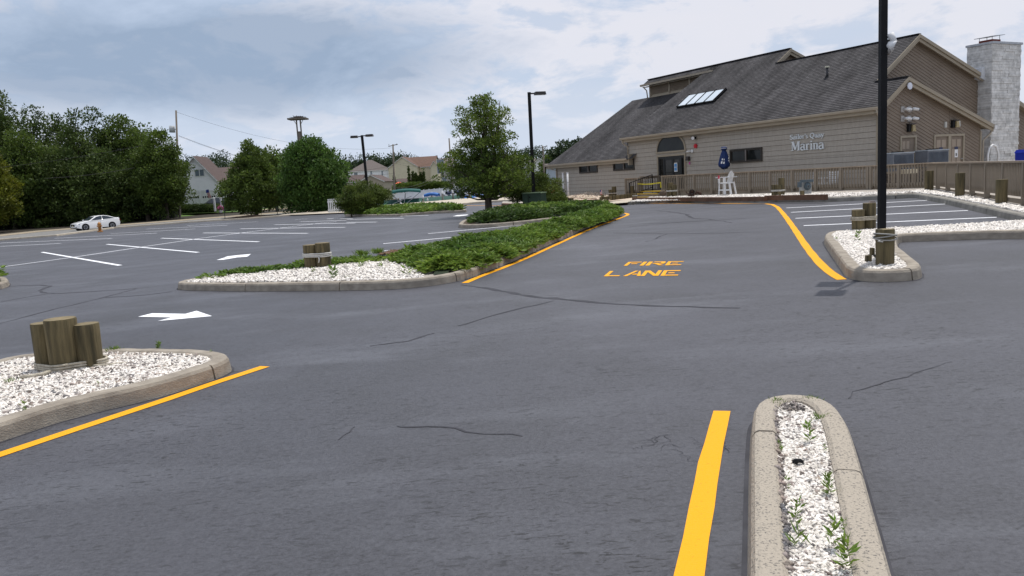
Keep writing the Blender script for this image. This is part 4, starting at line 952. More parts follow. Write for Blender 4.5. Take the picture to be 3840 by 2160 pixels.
# skylight
sk = bld; skf = MB(); L_ = math.hypot(1, Q)
def on_roof(x, y, h_): return np.array([x, y-Q/L_*h_, zr(y)+1/L_*h_])
X0, X1, Y0, Y1 = -14.45, -11.50, 1.80, 2.62
skl = MB().prism([on_roof(X0-.07, Y0-.06, .02), on_roof(X1+.07, Y0-.06, .02), on_roof(X1+.07, Y1+.06, .02), on_roof(X0-.07, Y1+.06, .02)], on_roof(0, 0, .09)-on_roof(0, 0, 0)).build('skylight', black_m, bld)
sky_glass = mat('bright skylight glazing', (.62, .68, .74), .12, (.50, .58, .64), .6, 3, spec=.7)
for i in range(4):
    a = X0+(X1-X0)*i/4+.03; b = X0+(X1-X0)*(i+1)/4-.03
    MB().prism([on_roof(a, Y0, .11), on_roof(b, Y0, .11), on_roof(b, Y1, .11), on_roof(a, Y1, .11)], on_roof(0, 0, .012)-on_roof(0, 0, 0)).build('pane', sky_glass, skl)
for i in range(5):
    a = X0+(X1-X0)*i/4; MB().bar(on_roof(a, Y0-.08, .13), on_roof(a, Y1+.08, .13), .05, .04).build('glazing_bar', black_m, skl)
# plumbing vent
vb = np.array([-4.56, 2.35, zr(2.35)]); MB().tube([vb-[0, 0, .15], vb+[0, 0, .42]], .055, 10).build('vent_pipe', mat('dark vent pipe', (.05, .05, .055), .5), bld, True); MB().tube([vb+[0, 0, .40], vb+[0, 0, .46]], [.11, .10], 12).build('vent_cap', mat('cream vent cap', (.6, .58, .45), .5), bld); MB().tube([vb-[0, 0, .12], vb+[0, 0, .05]], [.16, .06], 10).build('vent_boot', black_m, bld)
# chimney of split stone
chim = thing('stone_chimney', 'tall pale split-stone chimney with a metal cap at the right end of the building', 'chimney', B0, B_ANG)
CX0, CX1, CY0, CY1, CZ = -2.1, -.90, 9.0, 11.25, 6.62
MB().b2((CX0, CY0+.02, 0), (CX1-.02, CY1, CZ)).build('core', mat('mortar', (.40, .39, .37), .95), chim)
stone_c = mat('pale split stone', (.74, .73, .71), .9, (.50, .49, .47), 4, 8, .6, 25, island=0)
stone_c2 = mat('greyer split stone', (.66, .65, .63), .9, (.42, .415, .40), 4, 8, .6, 25)
stone_c3 = mat('whiter split stone', (.80, .79, .77), .9, (.46, .45, .43), 4, 8, .6, 25)
z = .0; rw = 0
while z < CZ-.02:
    h_ = min(random.uniform(.10, .145), CZ-z)
    if CZ-z-h_ < .06: h_ = CZ-z
    y = CY0
    while y < CY1-.01:
        w_ = random.uniform(.45, 1.1)
        if CY1-y-w_ < .2: w_ = CY1-y
        pr = random.uniform(.02, .06); MB().box(((CX1-.02)+pr/2, y+w_/2, z+h_/2), (pr, w_-.004, h_-.005), top=random.uniform(.97, 1)).build('stone', random.choice((stone_c, stone_c, stone_c2, stone_c3)), chim, fix=False); y += w_  # front face gets the whiter stones, brighter light put into the mix
    x = CX1
    while x > CX0+.01:
        w_ = random.uniform(.4, .8)
        if x-w_-CX0 < .2: w_ = x-CX0
        pr = random.uniform(.02, .05); MB().box((x-w_/2, CY0+.02-pr/2, z+h_/2), (w_-.004, pr, h_-.005)).build('stone', random.choice((stone_c, stone_c2, stone_c2)), chim, fix=False); x -= w_  # side face mostly greyer stones, its shade put into the colour
    z += h_; rw += 1
MB().b2((CX0-.05, CY0-.06, CZ), (CX1+.07, CY1+.05, CZ+.10)).build('chimney_cap', steel, chim)
cc = ((CX0+CX1)/2+.1, (CY0+CY1)/2-.55); MB().b2((cc[0]-.32, cc[1]-.3, CZ+.1), (cc[0]+.32, cc[1]+.35, CZ+.24)).build('flue', mat('red flue tile', (.20, .045, .03), .8), chim)
MB().box((cc[0], cc[1], CZ+.40), (.9, .95, .025), (np.array([1, 0, .0]), np.array([0, .99, .10]), np.array([0, -.1, .99]))).build('rain_lid', steel, chim)
for sx in (-.3, .3):
    for sy in (-.28, .3): MB().tube([(cc[0]+sx, cc[1]+sy, CZ+.2), (cc[0]+sx, cc[1]+sy, CZ+.40+sy*.1)], .014, 5).build('lid_leg', steel, chim)
# metal flashing saddle and far wing
MB().prism([(-1.2, 8.7, 5.55), (-1.2, 9.0, 5.62), (-1.2, 9.0, 5.0), (-1.2, 8.7, 5.1)], (-1.0, 0, 0)).build('flashing', mat('pale metal flashing', (.6, .62, .65), .5), bld)
wg = MB(); wg.prism([(-2.2, 11.2, .2), (-2.2, 16, .2), (-2.2, 16, 3.0), (-2.2, 11.2, 4.9)], (-6, 0, 0)); w3 = wg.build('wall', vinyl, bld); diag_boards([(11.2, .4), (14, .4), (14, 3.7), (11.2, 4.8)], -2.198, PITCHV, DANG, w3, [])
rk = MB(); rk.prism([(-1.95, 10.9, 5.02), (-1.95, 16, 3.02), (-1.95, 16, 2.8), (-1.95, 10.9, 4.80)], (-.3, 0, 0)); rk.build('rake_board', trim_m, bld)
# lettering ------------------------------------------------------------------------
sgn = thing('wall_lettering', "raised pale serif letters reading Sailor's Quay Marina on the front wall", 'sign', B0, B_ANG)
letter_m = mat('pale painted sign letters', (.72, .75, .76), .5, (.64, .67, .69), 3, 4)
def arc(cx, cy, rx, ry, a0, a1, n=10): return [(cx+rx*math.cos(rad(a0+(a1-a0)*i/n)), cy+ry*math.sin(rad(a0+(a1-a0)*i/n))) for i in range(n+1)]
# glyph = (advance, [(points, width or widths)]) in units of cap height
GLY = {
 'M': (1.12, [([(.17, 0), (.17, 1)], .07), ([(.20, 1), (.53, .12)], .21), ([(.53, .10), (.86, 1)], .08), ([(.90, 0), (.90, 1)], .19), ([(.02, .03), (.32, .03)], .06), ([(.02, .97), (.26, .97)], .06), ([(.74, .03), (1.07, .03)], .06), ([(.84, .97), (1.07, .97)], .06)]),
 'a': (.58, [(arc(.25, .50, .20, .17, 160, 0), .09), ([(.44, .52), (.44, .10), (.54, .04)], .14), (arc(.26, .19, .20, .17, 85, 300), .13), ([(.24, .36), (.42, .42)], .07)]),
 'r': (.50, [([(.16, 0), (.16, .66)], .15), ([(.03, .03), (.33, .03)], .06), ([(.03, .64), (.18, .64)], .06), (arc(.34, .50, .15, .15, 160, 60), .10), ([(.40, .58), (.44, .58)], .14)]),
 'i': (.34, [([(.17, 0), (.17, .66)], .15), ([(.04, .03), (.30, .03)], .06), ([(.04, .64), (.18, .64)], .06), ([(.09, .88), (.24, .88)], .16)]),
 'n': (.66, [([(.16, 0), (.16, .66)], .15), ([(.03, .03), (.29, .03)], .06), ([(.03, .64), (.18, .64)], .06), (arc(.33, .50, .17, .16, 160, 0), .09), ([(.49, .52), (.49, 0)], .15), ([(.37, .03), (.62, .03)], .06)]),
 'S': (.62, [(arc(.30, .73, .22, .22, 30, 270), .13), (arc(.30, .26, .22, .23, 90, -150), .15), ([(.52, .80), (.52, .98)], .05), ([(.06, .22), (.06, .02)], .05)]),
 'l': (.34, [([(.17, 0), (.17, 1)], .15), ([(.04, .03), (.30, .03)], .06), ([(.04, .98), (.18, .98)], .06)]),
 'o': (.58, [(arc(.28, .33, .19, .29, 0, 360, 16), .13)]),
 "'": (.24, [([(.12, .95), (.09, .72)], .13)]),
 's': (.46, [(arc(.22, .50, .15, .13, 30, 270), .10), (arc(.22, .18, .15, .15, 90, -150), .11)]),
 ' ': (.34, []),
 'Q': (.86, [(arc(.42, .50, .33, .45, 0, 360, 18), .15), ([(.42, .06), (.60, -.16), (.80, -.16)], .12)]),
 'u': (.66, [([(.16, .66), (.16, .20)], .14), ([(.03, .64), (.18, .64)], .06), (arc(.31, .20, .15, .16, 180, 320), .10), ([(.48, .66), (.48, .0)], .14), ([(.36, .64), (.5, .64)], .06), ([(.48, .03), (.60, .03)], .06)]),
 'y': (.60, [([(.10, .66), (.30, .02)], .14), ([(.50, .66), (.28, .0), (.16, -.24), (.06, -.22)], .08), ([(.0, .64), (.24, .64)], .06), ([(.40, .64), (.60, .64)], .06)])}
def lettering(txt, x0, x1, zb0, zb1, capz):
    adv = sum(GLY[c][0] for c in txt); sx = (x1-x0)/adv; cur = 0
    for ch in txt:
        a, strokes = GLY[ch]
        if strokes:
            mb = MB(); k = 0
            for pts, w_ in strokes:
                for p, q in zip(pts[:-1], pts[1:]):
                    p = np.array(p); q = np.array(q); d = q-p; L = np.linalg.norm(d)
                    if L < 1e-6: continue
                    n_ = np.array([-d[1], d[0]])/L*w_/2; e = d/L*(w_*.10 if len(pts) > 2 else 0); c4 = [p-e+n_, p-e-n_, q+e-n_, q+e+n_]
                    P = []
                    for c_ in c4:
                        X = x0+(cur+c_[0])*sx; base_ = zb0+(zb1-zb0)*(X-x0)/(x1-x0); P.append((X, -.045-.0007*k, base_+c_[1]*capz))
                    mb.prism(P, (0, .040+.0007*k, 0)); k += 1
            mb.build('letter', letter_m, sgn, fix=True)
        cur += a
def FW(px, py):   # pixel -> local x,z on the front wall
    d = ray(px, py); t_ = np.dot(B0-EYE, by)/np.dot(d, by); P = EYE+d*t_; q_ = P-B0; return q_@bx, P[2]
a_, b_ = FW(*cC(1690, 340)), FW(*cC(2330, 298)); tM = FW(*cC(1700, 165)); lettering('Marina', a_[0], b_[0], a_[1], b_[1], tM[1]-a_[1])
a_, b_ = FW(*cC(1672, 122)), FW(*cC(2330, 68)); tM = FW(*cC(1690, 28)); lettering("Sailor's Quay", a_[0], b_[0], a_[1], b_[1], tM[1]-a_[1])
# wall-mounted bits
def wall_thing(name, label, cat, group=None): return thing(name, label, cat, B0, B_ANG, group)
x_, z_ = FW(*cD(1485, 178)); t = wall_thing('floodlight', 'small black floodlight on the front wall right of the arched window', 'light'); MB().box((x_, -.05, z_), (.16, .08, .12)).build('bracket', black_m, t); MB().tube([(x_, -.1, z_), (x_+.10, -.26, z_-.02)], [.06, .10], 12).build('lamp_head', black_m, t, True); MB().tube([(x_+.10, -.26, z_-.02), (x_+.105, -.268, z_-.021)], .085, 12).build('lens', white_m, t)
x_, z_ = FW(*cD(1500, 325)); t = wall_thing('alarm_bell', 'round red alarm on the taupe wall above the camera', 'alarm'); MB().tube([(x_, -.02, z_), (x_, -.08, z_)], [.12, .11], 18).build('bell', mat('red alarm', (.55, .015, .03), .4), t)
MB().tube([(x_, -.08, z_), (x_, -.10, z_)], .04, 10).build('bell_hub', mat('red alarm', (.55, .015, .03)), t)
x_, z_ = FW(*cD(1415, 420)); t = wall_thing('security_camera', 'white bullet camera on the wall beside the entrance', 'camera'); MB().tube([(x_+.08, -.02, z_), (x_+.08, -.05, z_)], .09, 14).build('base_plate', white_m, t); MB().tube([(x_+.06, -.1, z_), (x_-.16, -.2, z_-.01)], .04, 10).build('camera_body', white_m, t, True)
x_, z_ = FW(*cD(1372, 550)); t = wall_thing('wall_lamp', 'small black box lamp right of the entrance doors', 'light'); MB().box((x_, -.10, z_), (.22, .16, .22), top=.85).build('housing', bronze, t); MB().box((x_, -.10, z_-.115), (.16, .12, .01)).build('lens', glass_b, t)
x_, z_ = FW(*cD(1388, 635)); tag(MB().box(BW(x_, -.03, z_), (.07, .02, .12), (bx, by, (0, 0, 1))).build('pink_tag', mat('magenta sticker', (.75, .05, .45))), 'small pink sticker on the wall under the black box lamp', 'sticker')
def GP(y, z): return (0.0, y, z)
for i, (yy, zz) in enumerate(((1.40, 3.60), (1.84, 3.60), (1.40, 3.22), (1.84, 3.22))):
    t = wall_thing('floodlight', ['white floodlight on the brown gable, upper row nearer the corner', 'white floodlight on the brown gable, upper row nearer the chimney', 'white floodlight on the brown gable, lower row nearer the corner', 'white floodlight on the brown gable, lower row nearer the chimney'][i], 'light', 'four white floodlights on the brown gable')
    MB().box((.03, yy, zz), (.04, .20, .24)).build('base_plate', mat('weathered grey box', (.42, .40, .38), .6), t); MB().tube([(.08, yy+.02, zz), (.20, yy+.06, zz), (.30, yy+.22, zz-.03)], [.04, .07, .05], 12).build('lamp_head', white_m, t, True); MB().tube([(.30, yy+.22, zz-.03), (.31, yy+.24, zz-.033)], .055, 12).build('lens', glass_b, t)
for i, (yy, zz) in enumerate(((1.88, 2.84), (4.80, 2.95))):
    t = wall_thing('wall_pack_lamp', ['bronze wall-pack lamp on the brown gable above the left door', 'bronze wall-pack lamp on the brown gable above the two right doors'][i], 'light', 'bronze wall-pack lamps')
    MB().box((.06, yy-.10, zz), (.12, .18, .32)).build('housing', black_m, t); MB().box((.11, yy+.08, zz-.02), (.16, .22, .26), top=.7).build('refractor', mat('amber prismatic lens', (.42, .33, .16), .25, (.25, .19, .09), 20, 3), t); MB().box((.09, yy, zz+.16), (.2, .4, .03)).build('hood', bronze, t)
for i, (yy, zz) in enumerate(((4.22, 2.93), (5.15, 2.96))): tag(MB().box(BW(.04, yy, zz), (.07, .13, .24), (bx, by, (0, 0, 1)), top=.9).build('junction_box', mat('pale grey plastic', (.55, .54, .50), .6)), ['pale grey box on the gable left of the right wall-pack lamp', 'pale grey box on the gable right of the right wall-pack lamp'][i], 'electrical box')
MB_ = MB().tube([BW(.25, 6.95, .4), BW(.25, 6.95, 1.55), BW(.25, 7.05, 1.85), BW(.25, 7.3, 1.98), BW(.25, 7.55, 1.9), BW(.25, 7.72, 1.6), BW(.25, 7.75, .4)], .045, 10); tag(MB_.build('vent_hoop', white_m, None, True), 'white bent pipe hoop standing at the foot of the chimney', 'pipe')
# aerial / floodlights on a bracket by the ridge, seen beside the black lamp post

# ================================================================ DECK AND RAILINGS
RZ = 1.40; DZ = .62; GB = .36     # rail top, deck top, gravel level by the building
rail_col = wood_dk
def railing(name, label, p0, p1, npost, z_top=RZ, z_bal=.58, z_foot=GB, nb=9, cat='railing', fascia=True, solid=False, z_fas=(.36, .60), both=True, skip0=False):
    p0 = np.array(p0, float)[:2]; p1 = np.array(p1, float)[:2]; d = p1-p0; L = np.linalg.norm(d); d /= L; nrm = np.array([-d[1], d[0]])
    t = thing(name, label, cat, (p0[0], p0[1], 0), math.atan2(d[1], d[0]))
    MB().b2((-.06, -.08, z_top-.045), (L+.06, .08, z_top)).build('top_rail', mat('worn rail cap', (.34, .27, .20), .8, (.24, .19, .14), 2, 6, .3), t)
    MB().b2((0, -.02, z_top-.15), (L, .02, z_top-.046)).build('upper_stringer', rail_col, t); MB().b2((0, -.02, z_bal+.02), (L, .02, z_bal+.11)).build('lower_stringer', rail_col, t)
    if fascia: MB().b2((0, .05, z_fas[0]-.1), (L, .09, z_fas[1])).build('fascia_board', rail_col, t)
    post = None
    for i in range(npost+1):
        x = L*i/npost
        if post is None: post = MB().b2((-.045, -.085, z_foot-.15), (.045, .045, z_top-.047)).build('post', rail_col, t); post.location = (x, 0, 0)
        else: c = post.copy(); COL.objects.link(c); c.location = (x, 0, 0)
    bal = None
    for i in range(npost):
        for k in range(nb):
            x = L*(i+(k+.5+.08)/(nb+.16)/1.0)/npost
            if bal is None: bal = MB().b2((-.019, -.058, z_bal-.03), (.019, -.021, z_top-.047)).build('baluster', rail_col, t); bal.location = (x, 0, 0)
            else: c = bal.copy(); COL.objects.link(c); c.location = (x, 0, 0); c.rotation_euler = (0, random.uniform(-.008, .008), 0)
    return t
def RT_(s, tt): p = BW(-s, tt, 0); return p[:2]
def deckpix(px, py, z):   # pixel -> plan point at height z
    d = ray(px, py); t_ = (z-EYE[2])/d[2]; return (EYE+d*t_)[:2]
# long front rail: from beside the entrance to past the building corner, parallel to the wall
TF = -1.55
def on_front(px, py, tt=TF):
    d = ray(px, py); o = B0+by*tt; t_ = np.dot(o-EYE, by)/np.dot(d, by); P = EYE+d*t_; return (P-B0)@bx
xa = on_front(*cD(890, 855)); xm_ = on_front(*crop(3080, 560, 4.83)(860, 270)); xb = on_front(3487, 604)
railing('deck_railing', 'long brown deck railing in front of the marina wall from entrance to corner', BW(xa, TF, 0), BW(xm_, TF, 0), 10)
railing('deck_railing', 'brown wooden deck railing past the building corner in front of the air conditioners', BW(xm_+.12, TF, 0), BW(xb, TF, 0), 2, nb=10)
PC = BW(xb, TF, 0)[:2]; vdir = ray(1949/.67083, 415/.67083)[:2]; vdir /= np.linalg.norm(vdir)
railing('deck_railing', 'close-slatted brown deck fence running along the right edge towards the camera', PC, PC-vdir*13.5, 8, nb=13, z_bal=.62, z_foot=.30, z_fas=(.22, .52))
# deck boards
dk = thing('wooden_deck', 'raised timber deck between the railings and the marina building', 'deck', B0, B_ANG)
nbd = 0; y = TF+.10
MB().b2((xa-.0, TF+.1, .30), (1.5, -.03, .575)).build('ramp_panel', rail_col, dk)
while y < -.16:
    MB().b2((xa-2.6, y, DZ-.045), (2.0, y+.135, DZ-.01)).build('deck_board', wood_lt, dk); y += .142
y = 0
while y < 8.5:
    MB().b2((.04 if y < 6.9 else -1.5, y, DZ-.16), (min(xb-.1, 6.5)+.0, y+.135, DZ-.13)).build('deck_board', wood_lt, dk); y += .142
lat = mat('white lattice', (.62, .62, .60), .6)
# lower lattice skirt along the side fence
sk_ = thing('lattice_skirt', 'white lattice skirt below the deck fence on the right', 'lattice', (PC[0], PC[1], 0), math.atan2(-vdir[1], -vdir[0])); lm = MB()
for i in range(110): lm.bar((i*.12, .10, .02), (i*.12+.2, .10, .26), .03, .012, up=(0, 1, 0)); lm.bar((i*.12+.2, .112, .02), (i*.12, .112, .26), .03, .012, up=(0, 1, 0))
lm.build('lattice', mat('grey lattice', (.22, .20, .18), .7), sk_)['kind'] = 'stuff'
# entrance rail left of the steps
b6 = crop(2040, 600, 6.1333)
xe0, xe1, xe2 = [on_front(*cD(*q), -1.5) for q in ((310, 895), (455, 890), (715, 860))]
pA = deckpix(*cD(305, 895), 1.40); pB = deckpix(*cD(450, 888), 1.42); 
e0 = BW(xe1, -1.5, 0)[:2]; 
railing('entrance_railing', 'short brown deck railing left of the entrance steps', BW(xe1-1.15, -1.5, 0)[:2], BW(xe1, -1.5, 0)[:2], 1, nb=7, z_top=1.36)
railing('entrance_railing', 'brown railing running back to the wall left of the entrance steps', BW(xe1+.03, -1.35, 0)[:2], BW(xe1+.03, -.15, 0)[:2], 1, nb=7, z_top=1.42, fascia=False)
# steps with yellow nosings
stp = thing('entrance_steps', 'wooden entrance steps with yellow painted edges', 'steps', B0, B_ANG)
sx0, sx1 = xe1+.15, xa-.1; yel2 = mat('yellow nosing paint', (.62, .42, .03), .6)
for i in range(2):
    zt = .62-.16*(i+1)+.03; y1 = TF+.0-.30*i; y0 = y1-.30
    MB().b2((sx0, y0, zt-.16), (sx1+.0, y1+.02, zt)).build('step', wood_dk, stp); MB().b2((sx0, y0-.012, zt-.045), (sx1, y0+.05, zt+.005)).build('yellow_nosing', yel2, stp)
MB().b2((sx0, TF-.02, DZ-.06), (sx1, TF+.06, DZ+.002)).build('yellow_nosing', yel2, stp)
# black iron handrail
hr = thing('handrail', 'black iron handrail with thin bars beside the entrance steps', 'handrail', B0, B_ANG)
h0 = np.array([sx0+.10, TF-.75]); h1 = np.array([sx0+.42, TF+.55]); hb = MB()
def HP(q, z): p = h0+(h1-h0)*q; return (p[0], p[1], z)
MB().tube([HP(0, .25), HP(0, 1.12)], .035, 8).build('post', black_m, hr); MB().tube([HP(1, .5), HP(1, 1.50)], .035, 8).build('post', black_m, hr)
MB().bar(HP(0, 1.10), HP(1, 1.48), .05, .035).build('top_rail', black_m, hr); MB().bar(HP(0, .42), HP(1, .80), .03).build('bottom_rail', black_m, hr)
for k in range(1, 12): q_ = k/12; MB().tube([HP(q_, .42+.38*q_), HP(q_, 1.10+.38*q_)], .010, 5).build('bar', black_m, hr)
# caution tape across the steps
tp = MB(); a = BW(sx0-.1, TF-.05, 1.02); b = BW(xa-.02, TF-.12, 1.05); n_ = 14; vs = []
for i in range(n_+1):
    q_ = i/n_; p = a+(b-a)*q_; z_ = p[2]-.05*math.sin(math.pi*q_); vs += [(p[0], p[1], z_-.03+.008*math.sin(i*1.3)), (p[0]+.01*math.sin(i), p[1], z_+.03)]
tp.add(vs, [(2*i, 2*i+2, 2*i+3, 2*i+1) for i in range(n_)]); b2_ = b+np.array([0, 0, -.28]); tp.add([tuple(b+[-.03, 0, .02]), tuple(b+[.03, 0, .02]), tuple(b2_+[.035, 0, 0]), tuple(b2_+[-.02, 0, 0])], [(0, 1, 2, 3)])
tag(tp.build('caution_tape', mat('yellow caution tape', (.70, .60, .03), .5)), 'yellow caution tape stretched across the entrance steps', 'tape')
# pilings ---------------------------------------------------------------------------
def piling_mesh(r, h, seed=0, flare=1.08):
    mb = MB(); n_ = 20; rs = random.Random(seed); fl = [1+rs.uniform(-.03, .03) for _ in range(n_)]; o = 0
    lev = [(-.25, 1.0), (0, 1.0), (h*.33, 1.0+(flare-1)*.3), (h*.66, 1.0+(flare-1)*.7), (h-.012, flare), (h, flare-.03)]
    vs = []
    for z_, k in lev:
        for i in range(n_): a = 2*math.pi*i/n_; vs.append((r*k*fl[i]*math.cos(a), r*k*fl[i]*math.sin(a), z_))
    fs = [(j*n_+i, j*n_+(i+1) % n_, (j+1)*n_+(i+1) % n_, (j+1)*n_+i) for j in range(len(lev)-1) for i in range(n_)]
    mb.add(vs, fs); top = tuple(range((len(lev)-1)*n_, len(lev)*n_)); return mb, vs, top
def piling(parent, x, y, r, h, tilt=(0, 0), seed=0, name='piling', flare=1.04):
    mb, vs, top = piling_mesh(r, h, seed, flare); o = mb.build(name, wood_pile, parent, True, fix=False); o.location = (x, y, 0); o.rotation_euler = (tilt[0], tilt[1], seed*1.7)
    c = MB(); c.add([vs[i] for i in top], [tuple(range(len(top)))]); c2 = c.build('cut_end', wood_top, o, fix=False); c2.location = (0, 0, .0015)
    return o
def rope(parent, ctrs, z, r_off, turns=3, rr=.013, dz=.028, sag=.0, m=None):
    """loops of rope round one or several pilings (convex outline)"""
    pts = []
    for (x, y, r) in ctrs:
        for i in range(16): a = 2*math.pi*i/16; pts.append((x+(r+r_off)*math.cos(a), y+(r+r_off)*math.sin(a)))
    pts = sorted(set(pts)); 
    def cr(o, a, b): return (a[0]-o[0])*(b[1]-o[1])-(a[1]-o[1])*(b[0]-o[0])
    lo = []; 
    for p in pts:
        while len(lo) >= 2 and cr(lo[-2], lo[-1], p) <= 0: lo.pop()
        lo.append(p)
    up_ = []
    for p in reversed(pts):
        while len(up_) >= 2 and cr(up_[-2], up_[-1], p) <= 0: up_.pop()
        up_.append(p)
    hull = lo[:-1]+up_[:-1]
    for k in range(turns):
        P = [(p[0], p[1], z+k*dz+sag*math.sin(i*.9+k)) for i, p in enumerate(hull)]; P.append(P[0]); MB().tube(P, rr, 6, False).build('rope', m or rope_m, parent, True)
def cluster(label, px, py, zb, pil, group=None, ropes=None, scale_to=None):
    p = G(px, py, zb); t = thing('piling_cluster' if len(pil) > 1 else 'piling', label, 'pilings' if len(pil) > 1 else 'piling', p, 0, group)
    for i, (x, y, r, h) in enumerate(pil): piling(t, x, y, r, h, seed=i+int(px) % 7, name='post', flare=1.03)
    if ropes:
        z_, n_, rr = ropes; rope(t, [(q[0], q[1], q[2]*1.03) for q in pil], z_, rr, n_, rr)
    return t
grp = 'timber pilings set in the stone beds'
# near-left cluster of three
pE = G(*c0(655, 800), .12); dE = pE[1]; k_ = dE/FPX
sE = 1/2.6833*k_
r1 = 270*sE/2
cluster('near-left cluster of three thick mossy pilings with rope round their feet', *c0(655, 815), .12, [(0, .02, 290*sE/2, 515*sE), (-225*sE, 55*sE*.9+.05, 225*sE/2, 470*sE), (225*sE, 60*sE+.02, 235*sE/2, 440*sE)], grp)
cl_ = bpy.data.objects['piling_cluster']; rope(cl_, [(0, .02, 150*sE), (-225*sE, .12, 112*sE), (225*sE, .12, 118*sE)], .012, .015, 3, .013, .024, .004)
tail = [(150*sE+.1, .0, .02), (.42, -.02, .02), (.50, .06, .015), (.62, .05, .012), (.66, .0, .012)]; MB().tube(tail, .012, 6).build('rope_end', rope_m, cl_, True)
MB().tube([(-.02, -.20, .03), (-.06, -.27, .02), (-.16, -.30, .012), (-.24, -.34, .012)], .018, 6).build('rope_end', rope_m, cl_, True)
# middle island pair
cM = crop(600, 720, 1.4311); pM = G(*cM(850, 405), .12); sM = pM[1]/FPX/1.4311
t = cluster('two brown pilings tied with white rope on the middle island', *cM(882, 402), .12, [(0, 0, 38*sM, 130*sM), (-72*sM, .06, 36*sM, 122*sM)], grp); rope(t, [(0, 0, 39*sM), (-72*sM, .06, 38*sM)], 60*sM, .012, 3, .014, .030, .003, mat('white rope', (.66, .64, .60), .8)); MB().tube([(-.06, -38*sM-.02, 60*sM), (-.05, -38*sM-.03, 45*sM), (-.07, -38*sM-.02, 28*sM)], .013, 6).build('rope_end', mat('white rope', (.66, .64, .60)), t, True)
# right island
pP = G(*cG(630, 730), .12); sP = pP[1]/FPX/2.4155
t = cluster('two mossy pilings tied with rope behind the black lamp post', *cG(628, 722), .12, [(0, 0, 54*sP, 238*sP), (-108*sP, -.03, 55*sP, 182*sP)], grp); rope(t, [(0, 0, 56*sP), (-108*sP, -.03, 56*sP)], 92*sP, .012, 3, .012, .026, .002); MB().box((.05, .0, 238*sP+.02), (.12, .07, .04), top=.7).build('loose_lump', stone_d, t)
pQ = G(*cG(775, 1055), .12); sQ = pQ[1]/FPX/2.4155
t = cluster('single dark piling with crossed rope in front of the black lamp post', *cG(768, 1048), .12, [(0, 0, 80*sQ, 330*sQ)], grp)
for o_ in [c for c in t.children]: o_.scale = (1, 1, 1)
rm = mat('grey rope', (.42, .41, .38), .85)
for k in range(3):
    pts_ = []
    for i in range(21): a = 2*math.pi*i/20; R_ = 86*sQ+.016; pts_.append((R_*math.cos(a), R_*math.sin(a), 250*sQ+k*.022+.022*math.sin(a+k*2.1)))
    MB().tube(pts_, .009, 6, False).build('rope', rm, t, True)
MB().tube([(-.09, -.10, 240*sQ), (-.15, -.13, 232*sQ), (-.10, -.16, 226*sQ)], .010, 6).build('rope_end', rm, t, True)
for i, (px, py, w_, h_) in enumerate(((634, 1030, .07, .12), (668, 985, .05, .16))): p = G(*cG(px, py), .12); tag(MB().box(p+np.array([0, .05, h_/2-.02]), (w_, .07, h_), top=.9).build('timber_stub', wood_pile), ['short weathered timber stub left of the single roped piling', 'thin timber stub close behind the single roped piling'][i], 'stub')
# three pilings along the side fence
for lab, (px, py), w_, h_ in (('piling nearest the railing corner in the right-hand stone bed', (1168, 378), 72, 182), ('middle piling of the three along the right-hand deck fence', (1447, 438), 80, 222), ('rightmost piling in front of the deck fence', (1822, 505), 96, 230)):
    p = G(*cG(px, py), .13); s_ = p[1]/FPX/2.4155; t = cluster(lab, *cG(px, py), .13, [(0, 0, w_*s_/2, h_*s_)], grp)
# bed pilings in front of the building
def small_cluster(label, base, conv, pil, ropez=None, zb=.18, grp_=grp, rr=.010, turns=2, rmat=None):
    p = G(*conv(*base), zb); s_ = p[1]/FPX/conv.s; t = thing('piling_cluster' if len(pil) > 1 else 'piling', label, 'pilings' if len(pil) > 1 else 'piling', p, 0, grp_)
    P = []
    for i, (dx, w_, h_, dy) in enumerate(pil): piling(t, dx*s_, dy, w_*s_/2, h_*s_, seed=i+int(base[0]) % 5, name='post'); P.append((dx*s_, dy, w_*s_/2*1.04))
    if ropez is not None: rope(t, P, ropez*s_, rr, turns, rr, .022, 0, rmat or mat('white rope', (.66, .64, .60)))
    return t
for f_, s_ in ((cD, 4.83), (cC, 5.152), (b6, 6.1333), (cG, 2.4155), (c3k, 1.5707), (c7b, 3.3895)): f_.s = s_
small_cluster('tall single piling left of the caution tape end', (338, 1232), cD, [(0, 88, 178, 0)])
small_cluster('short roped stub with a tiny flag left of the entrance steps', (393, 1268), cD, [(0, 80, 82, 0)], 38)
small_cluster('single thick piling right of the entrance steps', (930, 1190), cD, [(0, 92, 170, 0)])
small_cluster('cluster of three pilings with a pale band in front of the railing near the steps', (1060, 1235), cD, [(-48, 86, 138, 0), (48, 92, 200, 0), (-5, 96, 240, .22)], 88, turns=3)
small_cluster('cluster of three pilings with slanting rope in front of the railing', (1440, 1190), cC, [(-70, 110, 200, .05), (10, 115, 188, -.05), (75, 118, 320, .10)], 75, turns=3)
small_cluster('low square stub before the white lattice trellis', (1898, 1200), cC, [(0, 82, 92, 0)])
small_cluster('two dark pilings with a pale band on the pebble mound', (1590, 850), b6, [(-55, 88, 168, 0), (30, 104, 236, .05)], 80)
small_cluster('short roped stub with a small flag on the pebble mound', (1348, 900), b6, [(0, 68, 98, 0)], 28)
small_cluster('short stub with rope ring at the left end of the pebble bed', (625, 1010), b6, [(0, 122, 132, 0)], 10)
